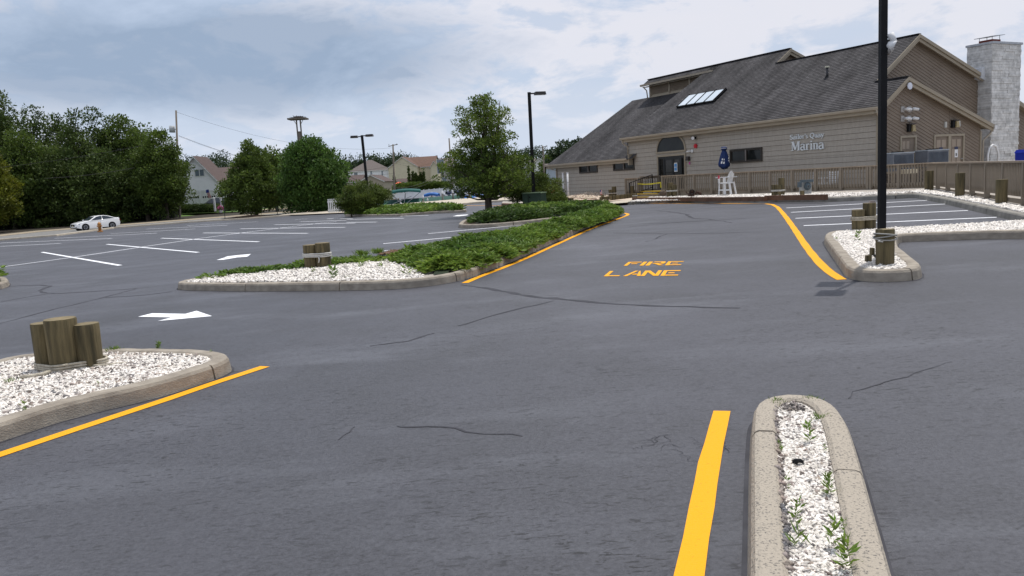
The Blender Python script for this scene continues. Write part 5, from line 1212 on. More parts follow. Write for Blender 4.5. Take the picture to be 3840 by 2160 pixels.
def flag(conv, base, w_, h_, label):
    p = G(*conv(*base), .2); s_ = p[1]/FPX/conv.s; t = thing('small_flag', label, 'flag', p); MB().tube([(0, 0, 0), (0, 0, h_*s_)], .006, 5).build('stick', wood_top, t)
    red = mat('flag red', (.55, .03, .04), .7); wh = mat('flag white', (.8, .8, .8), .7); bl = mat('flag blue', (.03, .05, .25), .7)
    H_ = h_*s_*.55; W_ = w_*s_
    for k in range(7): MB().box((W_*.35+.01*k % .02, 0, h_*s_-H_*(k+.5)/7), (W_*.9, .012, H_/7)).build('stripe', red if k % 2 == 0 else wh, t)
    MB().box((W_*.15, -.008, h_*s_-H_*.22), (W_*.45, .012, H_*.44)).build('canton', bl, t)
flag(b6, (1300, 880), 45, 190, 'small striped flag stuck on the pebble mound'); flag(b6, (2110, 780), 35, 130, 'small striped flag beside the entrance steps')
# timber edging
def tie(a, b, label, m=tie_m, hgt=.16, w=.16, z0=.10):
    a = np.array(a, float); b = np.array(b, float); mb = MB(); mb.bar((a[0], a[1], gz(a[0])+z0+hgt/2), (b[0], b[1], gz(b[0])+z0+hgt/2), w, hgt); o = mb.build('landscape_timber', m); return tag(o, label, 'timber', 'timbers edging the stone beds')
T = lambda c, x, y: G(*c(x, y), .26)
tie(T(cD, 365, 1258), T(cD, 1100, 1258), 'reddish edging timber in front of the entrance pilings'); tie(T(cD, 1105, 1256), T(cD, 1930, 1252), 'reddish edging timber in front of the rusty winch')
tie(T(cC, 0, 1240), T(cC, 1190, 1222), 'reddish edging timber in front of the white lifeguard chair'); tie(T(cC, 1200, 1212), T(cC, 2362, 1192), 'reddish edging timber in front of the lattice panel and right stub', hgt=.18)
tie(T(b6, 440, 930), T(b6, 1195, 908), 'reddish timber along the pebble bed by the white pipes'); tie(T(b6, 1000, 775), T(b6, 2000, 790), 'thin timber at the back of the pebble bed', hgt=.08)
for i in range(9):
    q_ = i/8; p = G(*b6(1340+q_*640, 960-q_*78), .1); tag(MB().box(p+np.array([0, 0, .10]), (.27, .16, .30)).build('edging_log', wood_pile), ['dark edging log at the flag end of the row beside the concrete path', 'second edging log from the flag end of the path row', 'third edging log from the flag end of the path row', 'fourth edging log from the flag end of the path row', 'middle log of the dark edging row beside the path', 'fourth edging log from the entrance end of the path row', 'third edging log from the entrance end of the path row', 'second edging log from the entrance end of the path row', 'edging log at the entrance end of the row beside the path'][i], 'log', 'row of dark edging logs beside the concrete path')
# concrete path to the steps
struct('path', sheet(pxpoly([b6(1330, 985), b6(1960, 910), b6(2060, 880), b6(1960, 975), b6(1500, 1010)], .12), .125), walk)
# rounded pebble mound
md = MB(); pc = G(*b6(1150, 850), .12); nx = 26
bedL = [G(*b6(*q), .12)[:2] for q in ((430, 905), (1200, 905), (1330, 960), (1980, 860), (1900, 830), (1500, 800), (1000, 780), (450, 850))]
mh = lambda x, y: .26*np.exp(-(((x-pc[0])/1.6)**2+((y-pc[1]-.6)/2.2)**2))
stones('river_pebbles', bedL, 4200, .11, pebble, .15, bed_h, .7, hf=mh)
mg_ = MB(); a = np.array([[p[0], p[1]] for p in bedL]); lo, hi = a.min(0), a.max(0); xs = np.linspace(lo[0], hi[0], 24); ys = np.linspace(lo[1], hi[1], 24)
mg_.add([(x, y, gz(x)+.12+float(mh(x, y))) for y in ys for x in xs], [(j*24+i, j*24+i+1, (j+1)*24+i+1, (j+1)*24+i) for j in range(23) for i in range(23)]); mg_.build('pebble_mound', pebble, bed_h, True, 'stuff')
kL = [G(*b6(*q), .14)[:2] for q in ((60, 990), (380, 972), (700, 965), (1000, 962), (1180, 960), (1290, 985))]; kerb_pieces(kL, False, bed_h, 1, MATS['old grey kerb'], .15, .18, 3.0)
p = G(*b6(1122, 770), .35); tag(MB().tube([p, p+np.array([0, .05, 0])], .09, 14).build('round_cap', mat('pale cap', (.55, .55, .52), .6)), 'pale round cap on top of the pebble mound', 'cap')
# white standing pipes
for i, (bx_, by_, tx, ty) in enumerate(((460, 880, 440, 310), (566, 895, 545, 303))):
    p = G(*b6(bx_, by_), .12); s_ = p[1]/FPX/6.1333; h_ = (by_-ty)*s_; t = thing('white_pipe', ['left white standing pipe beside the pebble mound', 'right white standing pipe beside the pebble mound'][i], 'pipe', p, 0, 'two white standing pipes'); MB().tube([(0, 0, -.1), (0, 0, h_)], 21*s_, 14).build('pipe_shaft', white_m, t, True); MB().tube([(0, 0, h_), (0, 0, h_+.03)], 28*s_, 14).build('pipe_cap', white_m, t); 
    for q_ in (.28, .62): MB().tube([(0, 0, h_*q_), (0, 0, h_*q_+.03)], 23*s_, 14).build('pipe_band', steel, t)
# white lifeguard style chair
p = G(*cC(425, 1178), .20); s_ = p[1]/FPX/5.152
ch = thing('lifeguard_chair', 'tall white plastic lifeguard chair on the stone bed before the railing', 'chair', p, rad(-50))
hs = 1180*s_-965*s_; W_ = .50
def leg(x0, y0, x1, y1, z1): MB().bar((x0, y0, 0), (x1, y1, z1), .085, .05).build('leg', white_m, ch)
sz_ = 215*s_; bk_ = 445*s_; ar_ = 325*s_
leg(-125*s_, -.12, -110*s_, -.10, sz_+.22); leg(-125*s_, .26, -110*s_, .24, sz_+.22); leg(150*s_, -.12, 108*s_, -.10, sz_+.04); leg(150*s_, .26, 108*s_, .24, sz_+.04); leg(15*s_, -.125, 15*s_, -.115, sz_)
MB().b2((-118*s_, -.16, sz_-.02), (115*s_, .30, sz_+.03)).build('seat', white_m, ch); 
for q_ in (.33,): MB().b2((-130*s_, -.15, sz_*q_), (140*s_, -.10, sz_*q_+.06)).build('side_rung', white_m, ch); MB().b2((-128*s_, -.1, sz_*q_), (-118*s_, .25, sz_*q_+.06)).build('front_rung', white_m, ch)
for y_ in (-.20, .26): MB().box((-5*s_, y_+.03, ar_), (330*s_, .10, .03)).build('armrest', white_m, ch); MB().b2((-112*s_, y_, sz_), (-88*s_, y_+.05, ar_)).build('arm_post', white_m, ch)
bm = MB(); bp = [(0, 0), (.40, 0), (.42, .35), (.40, .60), (.32, .78), (.20, .84), (.08, .78), (0, .60), (-.02, .35)]; hh = bk_-sz_
n_s = 6
for i in range(n_s):
    y0_, y1_ = -.14+.40*i/n_s+.006, -.14+.40*(i+1)/n_s-.006; ym = (i+.5)/n_s; top_ = hh*(.70+.30*math.sin(math.pi*ym)); MB().prism([(62*s_, y0_, sz_+.02), (62*s_, y1_, sz_+.02), (62*s_+.11, y1_, sz_+top_), (62*s_+.11, y0_, sz_+top_)], (.022, 0, 0)).build('back_slat', white_m, ch)
MB().b2((62*s_+.05, -.14, sz_+.25), (62*s_+.085, .26, sz_+.31)).build('back_rail', white_m, ch)
cp = p+np.array([-150*s_, -.15, ar_]); cup = thing('cup', 'pink cup standing on the armrest of the white lifeguard chair', 'cup', cp); MB().tube([(0, 0, -.05), (0, 0, .10)], [.035, .045], 12).build('cup_body', mat('pink plastic', (.65, .08, .12), .4), cup); MB().tube([(0, 0, -.09), (0, 0, -.05)], [.04, .05], 12).build('cup_holder', white_m, cup)
# folded blue umbrella on the deck
pu = BW(on_front(*cC(395, 800), -.9), -.9, 0); su = pu[1]/FPX/5.152
um = thing('parasol', 'closed navy parasol with white print standing on the deck', 'parasol', pu); zb_ = (lambda y_: (D(*cC(400, y_), pu[1])[2]))
MB().tube([(0, 0, .5), (0, 0, zb_(262))], .022, 8).build('pole', mat('pale pole', (.45, .45, .45), .5), um)
um_m = mat('navy parasol canvas', (.012, .035, .14), .7, (.008, .022, .09), 4, 5, .3, 20)
lev = [(690, .025), (672, 62), (640, 92), (600, 100), (540, 88), (450, 72), (380, 52), (335, 36)]; vs = []; n_ = 24
for y_, r_ in lev:
    rr = r_*su if r_ > 1 else r_
    for i in range(n_): a = 2*math.pi*i/n_; k = 1+.16*math.cos(8*a)+.04*math.sin(3*a+y_*.02); vs.append((rr*k*math.cos(a), rr*k*math.sin(a)*.9, zb_(y_)+(random.uniform(-.03, .03) if y_ > 640 else 0)))
mb = MB().add(vs, [(j*n_+i, j*n_+(i+1) % n_, (j+1)*n_+(i+1) % n_, (j+1)*n_+i) for j in range(len(lev)-1) for i in range(n_)]); mb.build('canopy', um_m, um, True)
MB().tube([(0, 0, zb_(335)), (0, 0, zb_(300)), (0, 0, zb_(268)), (0, 0, zb_(255))], [36*su, 62*su, 60*su, 20*su], 16).build('top_flounce', um_m, um, True)
MB().tube([(0, 0, zb_(290)), (0, 0, zb_(283))], 63.5*su, 16).build('white_hem', white_m, um)
for dx_, y0_, w_, h_ in ((-48, 485, 22, 34), (-22, 492, 16, 30), (-58, 540, 30, 44), (-26, 548, 26, 40), (58, 470, 20, 30), (62, 515, 26, 30), (72, 548, 20, 26)):
    a = math.asin(max(-.95, min(.95, dx_/88))); R_ = 92*su*1.10; MB().box((R_*math.sin(a), -R_*math.cos(a)*.92, zb_(y0_+h_/2)), (w_*su, .012, h_*su), (np.array([math.cos(a), math.sin(a), 0]), np.array([-math.sin(a), math.cos(a), 0]), np.array([.15, 0, 1]))).build('white_print', white_m, um)
# lattice panel with grey planter
pl = G(*cC(1960, 1165), .22); sl_ = pl[1]/FPX/5.152; lt = thing('garden_trellis', 'small white lattice trellis leaning against the railing', 'lattice', pl, rad(-20)); lm = MB(); Wl, Hl = 200*sl_, 240*sl_
for i in range(-7, 14): 
    x = Wl*i/10
    for sgn_ in (1, -1):
        a = (x, 0, 0); b = (x+sgn_*Hl, 0, Hl)
        def cl01(a, b):
            q0, q1 = 0., 1.; dx_ = b[0]-a[0]
            for lim, s2 in ((0, 1), (Wl, -1)):
                fa_, fb_ = (a[0]-lim)*s2, (b[0]-lim)*s2
                if fa_ <= 0 and fb_ <= 0: return None
                if fa_*fb_ < 0: t_ = fa_/(fa_-fb_); (q0, q1) = (max(q0, t_), q1) if fa_ < 0 else (q0, min(q1, t_))
            return (q0, q1) if q1 > q0 else None
        r_ = cl01(a, b)
        if r_: A_2 = [np.array(a)+(np.array(b)-np.array(a))*q_ for q_ in r_]; lm.bar(A_2[0]-[Wl/2, .008*sgn_, 0], A_2[1]-[Wl/2, .008*sgn_, 0], .034, .008, up=(0, 1, 0))
lm.build('lattice', lat, lt)['kind'] = 'stuff'; MB().b2((-Wl/2-.02, -.02, 0), (-Wl/2, .02, Hl)).build('frame', lat, lt); MB().b2((Wl/2, -.02, 0), (Wl/2+.02, .02, Hl)).build('frame', lat, lt)
gp = pl+np.array([0, -.15, 0]); ho = thing('hose_reel', 'dark grey hose coil hanging in front of the lattice trellis', 'hose', gp+np.array([.02, 0, 150*sl_]))
gm_ = mat('blue grey rubber', (.10, .13, .15), .6)
for k in range(5):
    R_ = (62-k*9)*sl_; MB().tube([(R_*math.cos(a), -.02*k, R_*1.1*math.sin(a)-.02) for a in [2*math.pi*i/18 for i in range(19)]], .02, 6, False).build('hose_coil', gm_, ho, True)
MB().box((-.02, .02, 92*sl_), (.45, .14, .10)).build('reel_box', gm_, ho); MB().box((-150*sl_, 0, 30*sl_), (.12, .12, .2)).build('planter', gm_, ho)
# rock and rusty winch
p = G(*cD(895, 1215), .2); s_ = p[1]/FPX/4.83; mbr = MB(); mbr.tube([(-50*s_, 0, .03), (-25*s_, .02, .10), (10*s_, 0, .12), (40*s_, 0, .07), (54*s_, 0, .02)], [.05, .13, .15, .11, .04], 9); r_ = mbr.build('rock', mat('brown rock', (.16, .12, .09), .9, (.09, .07, .05), 5, 7, .7, 9)); r_.location = tuple(p); tag(r_, 'flat brown rock between the entrance pilings', 'rock')
p = G(*cD(1420, 1235), .2); s_ = p[1]/FPX/4.83; wn = thing('rusty_winch', 'rusty iron boat winch standing on the white stones before the railing', 'winch', p); rust = mat('rusty iron', (.085, .045, .03), .9, (.04, .022, .018), 8, 7, .5, 30)
MB().box((-10*s_, 0, 30*s_), (100*s_, .25, 60*s_), top=.85).build('base_block', rust, wn); MB().tube([(-35*s_, 0, 85*s_), (45*s_, 0, 85*s_)], 34*s_, 12).build('drum', rust, wn); MB().tube([((-5+42*math.cos(a))*s_, -.12, (75+42*math.sin(a))*s_) for a in [2*math.pi*i/16 for i in range(17)]], .022, 6, False).build('hand_wheel', black_m, wn)
MB().tube([(-100*s_, 0, 100*s_), (-92*s_, 0, 60*s_), (-50*s_, 0, 40*s_)], .02, 6).build('hook_arm', rust, wn); MB().tube([(60*s_, 0, 35*s_), (95*s_, 0, 70*s_), (150*s_, 0, 45*s_), (170*s_, .05, 20*s_)], [.05, .06, .07, .05], 8).build('cleat', rust, wn)
# white stacking chairs on the deck behind the rail
def deck_chair(px, label, rz):
    x_ = on_front(*cC(*px), -.75); p = BW(x_, -.75, 0); t = thing('plastic_chair', label, 'chair', (p[0], p[1], .34), rz)
    MB().box((0, 0, .40), (.46, .44, .03)).build('seat', white_m, t)
    for sx in (-.2, .2):
        for sy in (-.2, .2): MB().tube([(sx, sy, .40), (sx*1.15, sy*1.15, 0)], .016, 6).build('leg', white_m, t)
        MB().tube([(sx*1.15, -.2, .40), (sx*1.2, -.2, .62), (sx*1.2, .18, .62), (sx*1.1, .22, .42)], .016, 6).build('armrest', white_m, t)
    for k in range(5): MB().box((0, .23+.012*k, .48+k*.09), (.44, .015, .06)).build('back_slat', white_m, t)
    for sx in (-.22, .22): MB().tube([(sx, .21, .40), (sx, .29, .92)], .014, 6).build('back_post', white_m, t)
deck_chair((2238, 900), 'white plastic chair behind the railing, left of the tall slatted one', rad(60)); deck_chair((2425, 850), 'white slatted chair behind the railing nearest the building corner', rad(-60))
# air conditioners
c2z = crop(3300, 400, 4.528)
def gable_pt(px, py, xo):
    d = ray(px, py); o = B0+bx*xo; t_ = np.dot(o-EYE, bx)/np.dot(d, bx); P = EYE+d*t_; q_ = P-B0; return q_@by, P[2]
ac_m = mat('grey condenser casing', (.16, .175, .20), .5, (.12, .13, .15), 3, 4); fin = mat('dark blue condenser fins', (.05, .07, .10), .5, (.03, .04, .06), 3)
for lab, l_, r_, t_, b_ in (('left grey air conditioner in front of the left gable door', 150, 580, 790, 1075), ('right grey air conditioner in front of the middle gable door', 735, 1168, 742, 1010)):
    xo = 1.1; y0_, zt_ = gable_pt(*c2z(l_+75, t_), xo); y1_, _ = gable_pt(*c2z(r_, t_), xo); _, zb2 = gable_pt(*c2z(r_, b_), xo); zb2 = max(zb2, .9)
    t = thing('air_conditioner', lab, 'air conditioner', B0, B_ANG, 'air conditioners beside the gable wall')
    MB().b2((xo-.55, y0_, zb2), (xo, y1_, zt_-.02)).build('casing', ac_m, t); MB().b2((xo-.58, y0_-.02, zt_-.02), (xo+.02, y1_+.02, zt_+.02)).build('lid', mat('pale blue grey lid', (.38, .42, .46), .4), t)
    n_ = 16
    for k in range(n_): yy = y0_+.05+(y1_-y0_-.1)*(k+.5)/n_; MB().b2((xo, yy-.016, zb2+.06), (xo+.012, yy+.016, zt_-.08)).build('fin', fin, t)
    MB().tube([(xo-.27, (y0_+y1_)/2, zt_+.02), (xo-.27, (y0_+y1_)/2, zt_+.06)], .24, 18).build('fan_guard', black_m, t)
    for yy in (y0_+.05, y1_-.05):
        for xx in (xo-.52, xo-.07): MB().b2((xx, yy-.04, .45), (xx+.07, yy+.04, zb2)).build('stand_leg', wood_dk, t)
    MB().b2((xo-.6, y0_-.05, zb2-.08), (xo+.05, y1_+.05, zb2-.001)).build('stand_top', wood_dk, t)
y0_, z1_ = gable_pt(*c2z(395, 1072), 1.6); y1_, z0_ = gable_pt(*c2z(620, 1125), 1.6); tag(MB().box(BW(1.55, (y0_+y1_)/2, (z0_+z1_)/2+.0), (.25, y1_-y0_, .16), (bx, by, (0, 0, 1))).build('cream_box', mat('cream plywood box', (.50, .44, .32), .8)), 'long cream box on the deck under the left air conditioner', 'box')
y0_, z1_ = gable_pt(*c2z(400, 1130), 1.5); tag(MB().box(BW(1.3, 2.05, .62), (.4, .75, .62), (bx, by, (0, 0, 1))).build('storage_cabinet', door_m), 'low taupe cabinet on the deck under the cream box', 'cabinet')
# blue bin at the right edge
pb = deckpix(3835, 600, .45); pbn = D(3828, 596, 30.); t = thing('blue_bin', 'blue bin with a rounded lid at the right edge behind the fence', 'bin', (pbn[0]+.62, pbn[1], .5)); zt_ = D(3828, 561, 30.)[2]-.5
MB().box((0, 0, (zt_-.12)/2), (1.1, .8, zt_-.12), top=1.05).build('bin_body', mat('blue plastic', (.01, .03, .35), .4, (.008, .02, .28), 2), t); MB().box((0, 0, zt_-.06), (1.2, .9, .12), top=.9).build('lid', MATS['blue plastic'], t)
# ================================================================ LAMP POSTS
def lamp_head(parent, at, dirv, L=.62, w=.40, m=bronze):
    d = np.array([dirv[0], dirv[1], 0.]); d /= np.linalg.norm(d); s_ = np.array([-d[1], d[0], 0]); at = np.array(at, float)
    MB().bar(at+np.array([0, 0, .05]), at+d*.28+np.array([0, 0, .05]), .07).build('arm', m, parent)
    c = at+d*(.28+L/2)+np.array([0, 0, .05]); h = MB().box(c, (L, w, .16), (d, s_, (0, 0, 1)), top=.88).build('lamp_head', m, parent); MB().box(c-np.array([0, 0, .083]), (L*.7, w*.75, .012), (d, s_, (0, 0, 1))).build('lens', glass_b, h)
def post_at(px, py, z, top_px, lab, w=.12, name='lamp_post', m=black_m, lean_px=None, H_=None):
    p = G(px, py, z); q = D(*top_px, p[1]); h_ = q[2]-p[2] if H_ is None else H_; t = thing(name, lab, 'lamp post', p, 0, 'black car park lamp posts'); off = (q[0]-p[0]) if lean_px else 0
    MB().bar((0, 0, -.1), (off, 0, h_), w, w).build('pole', m, t); MB().box((0, 0, .02), (w*2.2, w*2.2, .05)).build('base_plate', m, t); return t, h_, off, p
# nearest: head above the frame, its shadow falls on the asphalt in front
t, h_, off, pL = post_at(*cG(738, 985), .12, (3340, -30), 'tall black square lamp post on the right-hand island, top out of frame', .085, H_=4.2)
d1_, d2_ = np.array([.86, -.51, 0]), np.array([-.51, -.86, 0])
for (cx_, cy_) in ((-.33, -.03), (-.58, -.66)):
    MB().bar((0, 0, 4.1), (cx_, cy_, 4.16), .05).build('arm', black_m, t); hd_ = MB().box((cx_, cy_, 4.24), (.31, .40, .14), (d1_, d2_, (0, 0, 1)), top=.9).build('lamp_head', black_m, t); MB().box((cx_, cy_, 4.162), (.22, .30, .015), (d1_, d2_, (0, 0, 1))).build('lens', glass_b, hd_)
# white twin floodlights bracketed on that post at the height of the roof ridge
pf_ = D(*crop(2900, 80, 2.1309)(975, 180), pL[1]); fb = thing('floodlight_bracket', 'white twin floodlights on a bracket fixed high on the near black lamp post', 'light', (pL[0], pL[1], pf_[2]))
s_ = pL[1]/FPX/2.1309
MB().tube([(0, 0, 60*s_), (50*s_, -.03, 68*s_)], .018, 6).build('bracket', steel, fb); MB().tube([(45*s_, -.03, 74*s_), (75*s_, -.05, 15*s_)], [.05, .035], 10).build('lamp_head', white_m, fb, True)
MB().tube([(25*s_, -.03, 0), (70*s_, -.06, -25*s_)], [.035, .085], 12).build('lamp_head', white_m, fb, True); MB().tube([(20*s_, .02, -20*s_), (60*s_, -.02, -62*s_)], [.03, .055], 10).build('lamp_head', mat('weathered grey box', (.42, .40, .38)), fb, True)
MB().tube([(0, 0, -5*s_), (30*s_, -.02, 0)], .02, 6).build('bracket', steel, fb)
t, h_, off, p = post_at(2004, 775, .12, (1984, 346), 'black lamp post with a single head left of the marina building', .17, lean_px=True); lamp_head(t, (off, 0, h_-.12), (1, .2), .60, .34)
t, h_, off, p = post_at(1388, 796, .12, (1357, 507), 'leaning black lamp post with two heads behind the round shrub', .17, lean_px=True); t.location = tuple(p); lamp_head(t, (off, 0, h_-.10), (1, -.1), .55, .34); lamp_head(t, (off, 0, h_-.14), (-1, -.1), .55, .34)
# ================================================================ UTILITY POLES AND WIRES
pole_m = mat('grey utility pole', (.20, .17, .14), .9, (.12, .10, .08), 2, 6, .3, 12, stretch=(4, 4, .3))
def upole(px, py_base, z, top, lab, r=.15, dist=None, zb=None):
    p = G(px, py_base, z) if dist is None else D(px, py_base, dist); q = D(*top, p[1]); t = thing('utility_pole', lab, 'utility pole', p, 0, None); MB().tube([(0, 0, -.4), (0, 0, 0), (q[0]-p[0], 0, q[2]-p[2])], [r, r, r*.65], 10).build('pole', pole_m, t, True); return t, p, q
t, P1, Q1 = upole(675, 823, 0, (660, 414), 'grey utility pole with a transformer in front of the roadside trees', .17)
ta = D(646, 497, P1[1])-P1; tb_ = D(645, 472, P1[1])-P1; MB().tube([ta, tb_], .36, 14).build('transformer', mat('pale transformer can', (.50, .52, .53), .5), t, True); MB().tube([D(650, 485, P1[1])-P1, D(662, 485, P1[1])-P1], .05, 6).build('bracket', steel, t)
t, P2, Q2 = upole(1478, 0, 0, (1473, 540), 'utility pole with a crossarm between the white and cream houses', .16, dist=104) if False else (None, None, None)
def upole2(top, base, dist, lab, r=.17, cross=False):
    q = D(*top, dist); b = D(*base, dist); g_ = gz(b[0]); t_ = (q[2]-g_)/(q[2]-b[2]) if q[2] != b[2] else 1; bb = np.array([q[0]+(b[0]-q[0])*min(t_, 1.3), dist, g_]); t = thing('utility_pole', lab, 'utility pole', bb); MB().tube([(0, 0, -.3), (0, 0, 0), (q[0]-bb[0], 0, q[2]-g_)], [r, r, r*.6], 9).build('pole', pole_m, t, True)
    if cross: k = dist/FPX; MB().bar((q[0]-bb[0]-17*k*1.02, 0, q[2]-g_-7*k), (q[0]-bb[0]+17*k*1.02, 0, q[2]-g_-1*k), .14, .12).build('crossarm', pole_m, t); [MB().tube([(q[0]-bb[0]+o_*k, 0, q[2]-g_-4*k), (q[0]-bb[0]+o_*k, 0, q[2]-g_+.1)], .05, 6).build('insulator', steel, t) for o_ in (-15, 14)]
    return t, bb, q
c5b = crop(1300, 480, 4.2933)
_, _, Q2 = upole2(c5b(745, 262), c5b(770, 1000), 142, 'utility pole with a crossarm between the white and cream houses', .20, True)
_, _, Q3 = upole2(c5b(1648, 165), c5b(1702, 940), 150, 'utility pole partly hidden by the young tree', .20)
c4z = crop(1700, 300, 2.587)
_, _, Q4 = upole2(c4z(868, 640), c4z(880, 880), 170, 'distant utility pole right of the lamp post', .2, True)
wire_m = mat('black wire', (.02, .02, .02), .6)
def wire(a, b, sag, lab='overhead wire between utility poles', r=.022):
    r *= .6
    P = [a+(b-a)*i/14-np.array([0, 0, sag*4*(i/14)*(1-i/14)]) for i in range(15)]; o = MB().tube(P, r, 4).build('overhead_wire', wire_m); tag(o, lab, 'wire', 'overhead wires')
up_ = lambda Q, dz: Q-np.array([0, 0, dz])
wire(up_(Q1, .2), up_(Q2, .6), 1.8, 'high thin wire from the transformer pole over the grey tree tops'); wire(up_(Q1, 3.2), up_(Q2, 3.6), 2.6, 'sagging wire right of the transformer pole', .03); wire(up_(Q1, 3.3), up_(Q2, 5.0), 2.2, 'lower sagging wire right of the transformer pole', .025)
Lw = D(-300, 700, 60.); 
wire(D(1215/2.264*1.0, 280+600/2.264, 96.), D(-150, 280+820/2.264, 90.), .3, 'wire crossing in front of the dark roadside trees', .03); wire(D(1140/2.264, 280+790/2.264, 96.), D(380/2.264, 280+880/2.264, 90.), .2, 'lower wire crossing in front of the dark roadside trees', .03)
wire(up_(Q2, 3.2), up_(Q3, 2.4), 1.5, 'wire above the cream house'); wire(up_(Q2, 7.6), D(*c5b(1600, 645), 150), 1.0, 'wire in front of the cream house', .05); wire(up_(Q2, 7.7), D(*c5b(1600, 700), 146), 1.1, 'lower wire in front of the cream house', .05)
wire(up_(Q2, 7.5), D(*c5b(-100, 670), 130), 1.2, 'thick wire in front of the white house', .06); wire(up_(Q2, 3.0), D(*c5b(1300, 500), 290), 1.0, 'thin wire behind the cream house roof')
# osprey platform
k_ = 112/FPX; q = D(1118, 445, 112); t = thing('nest_platform', 'osprey nest platform of weathered boards on twin posts above the round tree', 'nest platform', (q[0], q[1], gz(q[0])))
zt = q[2]-gz(q[0]); MB().tube([(0, 0, 0), (0, 0, zt-46*k_)], .22, 8).build('lower_post', pole_m, t, True)
for s_ in (-1, 1): MB().tube([(s_*7*k_, 0, zt-95*k_), (s_*7*k_, 0, zt-3*k_)], .10, 8).build('upper_post', pole_m, t); MB().bar((s_*7*k_, 0, zt-22*k_), (s_*18*k_, 0, zt-4*k_), .06).build('brace', pole_m, t)
for k in range(4): MB().b2((-33*k_, -1.1+k*.55, zt-4*k_), (33*k_, -.75+k*.55, zt+1.5*k_)).build('platform_board', pole_m, t)
for k in range(70):
    if k == 0: nb_ = MB()
    a = random.random()*6.28; r_ = random.uniform(.2, .9); c = np.array([r_*math.cos(a)*26*k_, r_*math.sin(a)*.9, zt+random.uniform(1, 9)*k_*(1.1-r_*.6)]); d = np.array([random.gauss(0, 1), random.gauss(0, .6), random.gauss(0, .12)]); d /= np.linalg.norm(d); nb_.bar(c-d*.4, c+d*.4, .035)
nb_.build('stick_nest', mat('brown sticks', (.085, .065, .05), .9), t)['kind'] = 'stuff'
# ================================================================ TREES
def ell_prof(pts): return interp_prof(pts)
def treepx(name, lab, cat, basepx, top_y, dist, prof_px, n_cl, rcl, n_leaf, size, m, crown_bot_px=None, trunk=.15, limbs=14, group=None, z=0, lean=(0, 0), aspect=.6, fill=.35):
    """prof_px: [(relative height 0..1, half-width in photo px)]"""
    b = D(basepx[0], basepx[1], dist); top = D(basepx[0], top_y, dist); g_ = gz(b[0])+z; h = top[2]-g_; k = dist/FPX
    h0 = (D(basepx[0], crown_bot_px, dist)[2]-g_) if crown_bot_px else h*.12
    return tree(name, lab, cat, (b[0], dist, g_), h-rcl*.6, max(.1, h0+rcl*.3), interp_prof([(a, w*k) for a, w in prof_px]), n_cl, rcl, n_leaf, size, m, trunk, limbs, group, aspect, lean, fill=fill)
# young tree on island B
pT = G(1833, 795, .14); dT = pT[1]
tr_ = treepx('young_tree', 'young broadleaf tree with a thin upper crown on the juniper island', 'tree', (1833, 795), 352, dT, [(0, 120), (.1, 172), (.22, 185), (.36, 170), (.48, 138), (.58, 116), (.75, 112), (.88, 100), (1, 55)], 340, .23, 29000, .10, leaf_tree, 735, .165, 60, z=.12, fill=.05)
# upright bare leaders inside the thin top
kT = dT/FPX; hT = (795-352)*kT; lb = MB()
for i in range(9):
    x0 = random.uniform(-.10, .10); x1 = random.uniform(-85, 80)*kT; y1 = random.uniform(-.5, .5); lb.tube([(0, 0, hT*.16), (x0+x1*.35, y1*.4, hT*.42), (x1*.75, y1*.8, hT*.7), (x1*.9, y1, hT*random.uniform(.86, .97))], [.045, .032, .020, .008], 5)
lb.build('leaders', bark, tr_, True)['kind'] = 'stuff'
# street trees on the left
treepx('street_tree', 'bushy conical street tree beside the driveway', 'tree', (962, 812), 514, 84, [(0, 45), (.08, 108), (.2, 138), (.35, 130), (.5, 100), (.66, 74), (.8, 50), (.92, 26), (1, 6)], 420, .42, 34000, .20, leaf_mid, 798, .18, 12, z=0, fill=.25)
treepx('street_tree', 'broad round dark green maple left of the lamp post', 'tree', (1186, 795), 505, 82, [(0, 92), (.1, 118), (.3, 132), (.5, 132), (.68, 116), (.82, 90), (.93, 54), (1, 18)], 420, .62, 36000, .24, leaf_maple, 792, .2, 8, fill=.3)
treepx('background_tree', 'darker tree peering out between the two street trees', 'tree', (1040, 790), 562, 102, [(0, 60), (.4, 80), (.75, 60), (1, 18)], 70, 1.0, 8000, .32, leaf_mid, None, .2, 4)
treepx('roadside_tree', 'broadleaf tree with loose crown behind the transformer pole', 'tree', (628, 812), 478, 101, [(0, 40), (.12, 85), (.3, 105), (.5, 100), (.7, 85), (.86, 62), (1, 14)], 140, .85, 18000, .28, leaf_mid, 790, .2, 10, fill=.25)
treepx('roadside_tree', 'sparse leafy tree rising above the dark wood near the transformer pole', 'tree', (500, 820), 425, 112, [(0, 70), (.3, 105), (.6, 95), (.8, 75), (.93, 50), (1, 22)], 140, 1.0, 15000, .32, leaf_mid, 760, .22, 10, fill=.25)
treepx('roadside_tree', 'yellow-green tree at the left edge in front of the dark wood', 'tree', (-15, 850), 522, 93, [(0, 40), (.15, 82), (.35, 105), (.6, 75), (.85, 45), (1, 20)], 130, .85, 16000, .28, leaf_yel, 840, .2, 6, fill=.3)
wood = [(-150, 330, 92, 110, leaf_dark), (20, 338, 88, 95, leaf_dark), (60, 330, 96, 80, leaf_dark), (175, 372, 90, 78, leaf_dark), (262, 410, 94, 72, leaf_dark), (120, 470, 84, 80, leaf_mid), (330, 395, 88, 66, leaf_dark), (395, 395, 92, 62, leaf_dark), (250, 520, 84, 85, leaf_dark), (420, 545, 84, 80, leaf_dark), (470, 424, 94, 66, leaf_dark), (560, 446, 92, 66, leaf_mid), (560, 560, 84, 72, leaf_dark), (-60, 470, 84, 85, leaf_dark), (60, 560, 83, 70, leaf_dark), (350, 600, 83, 75, leaf_dark), (610, 600, 88, 60, leaf_dark)]
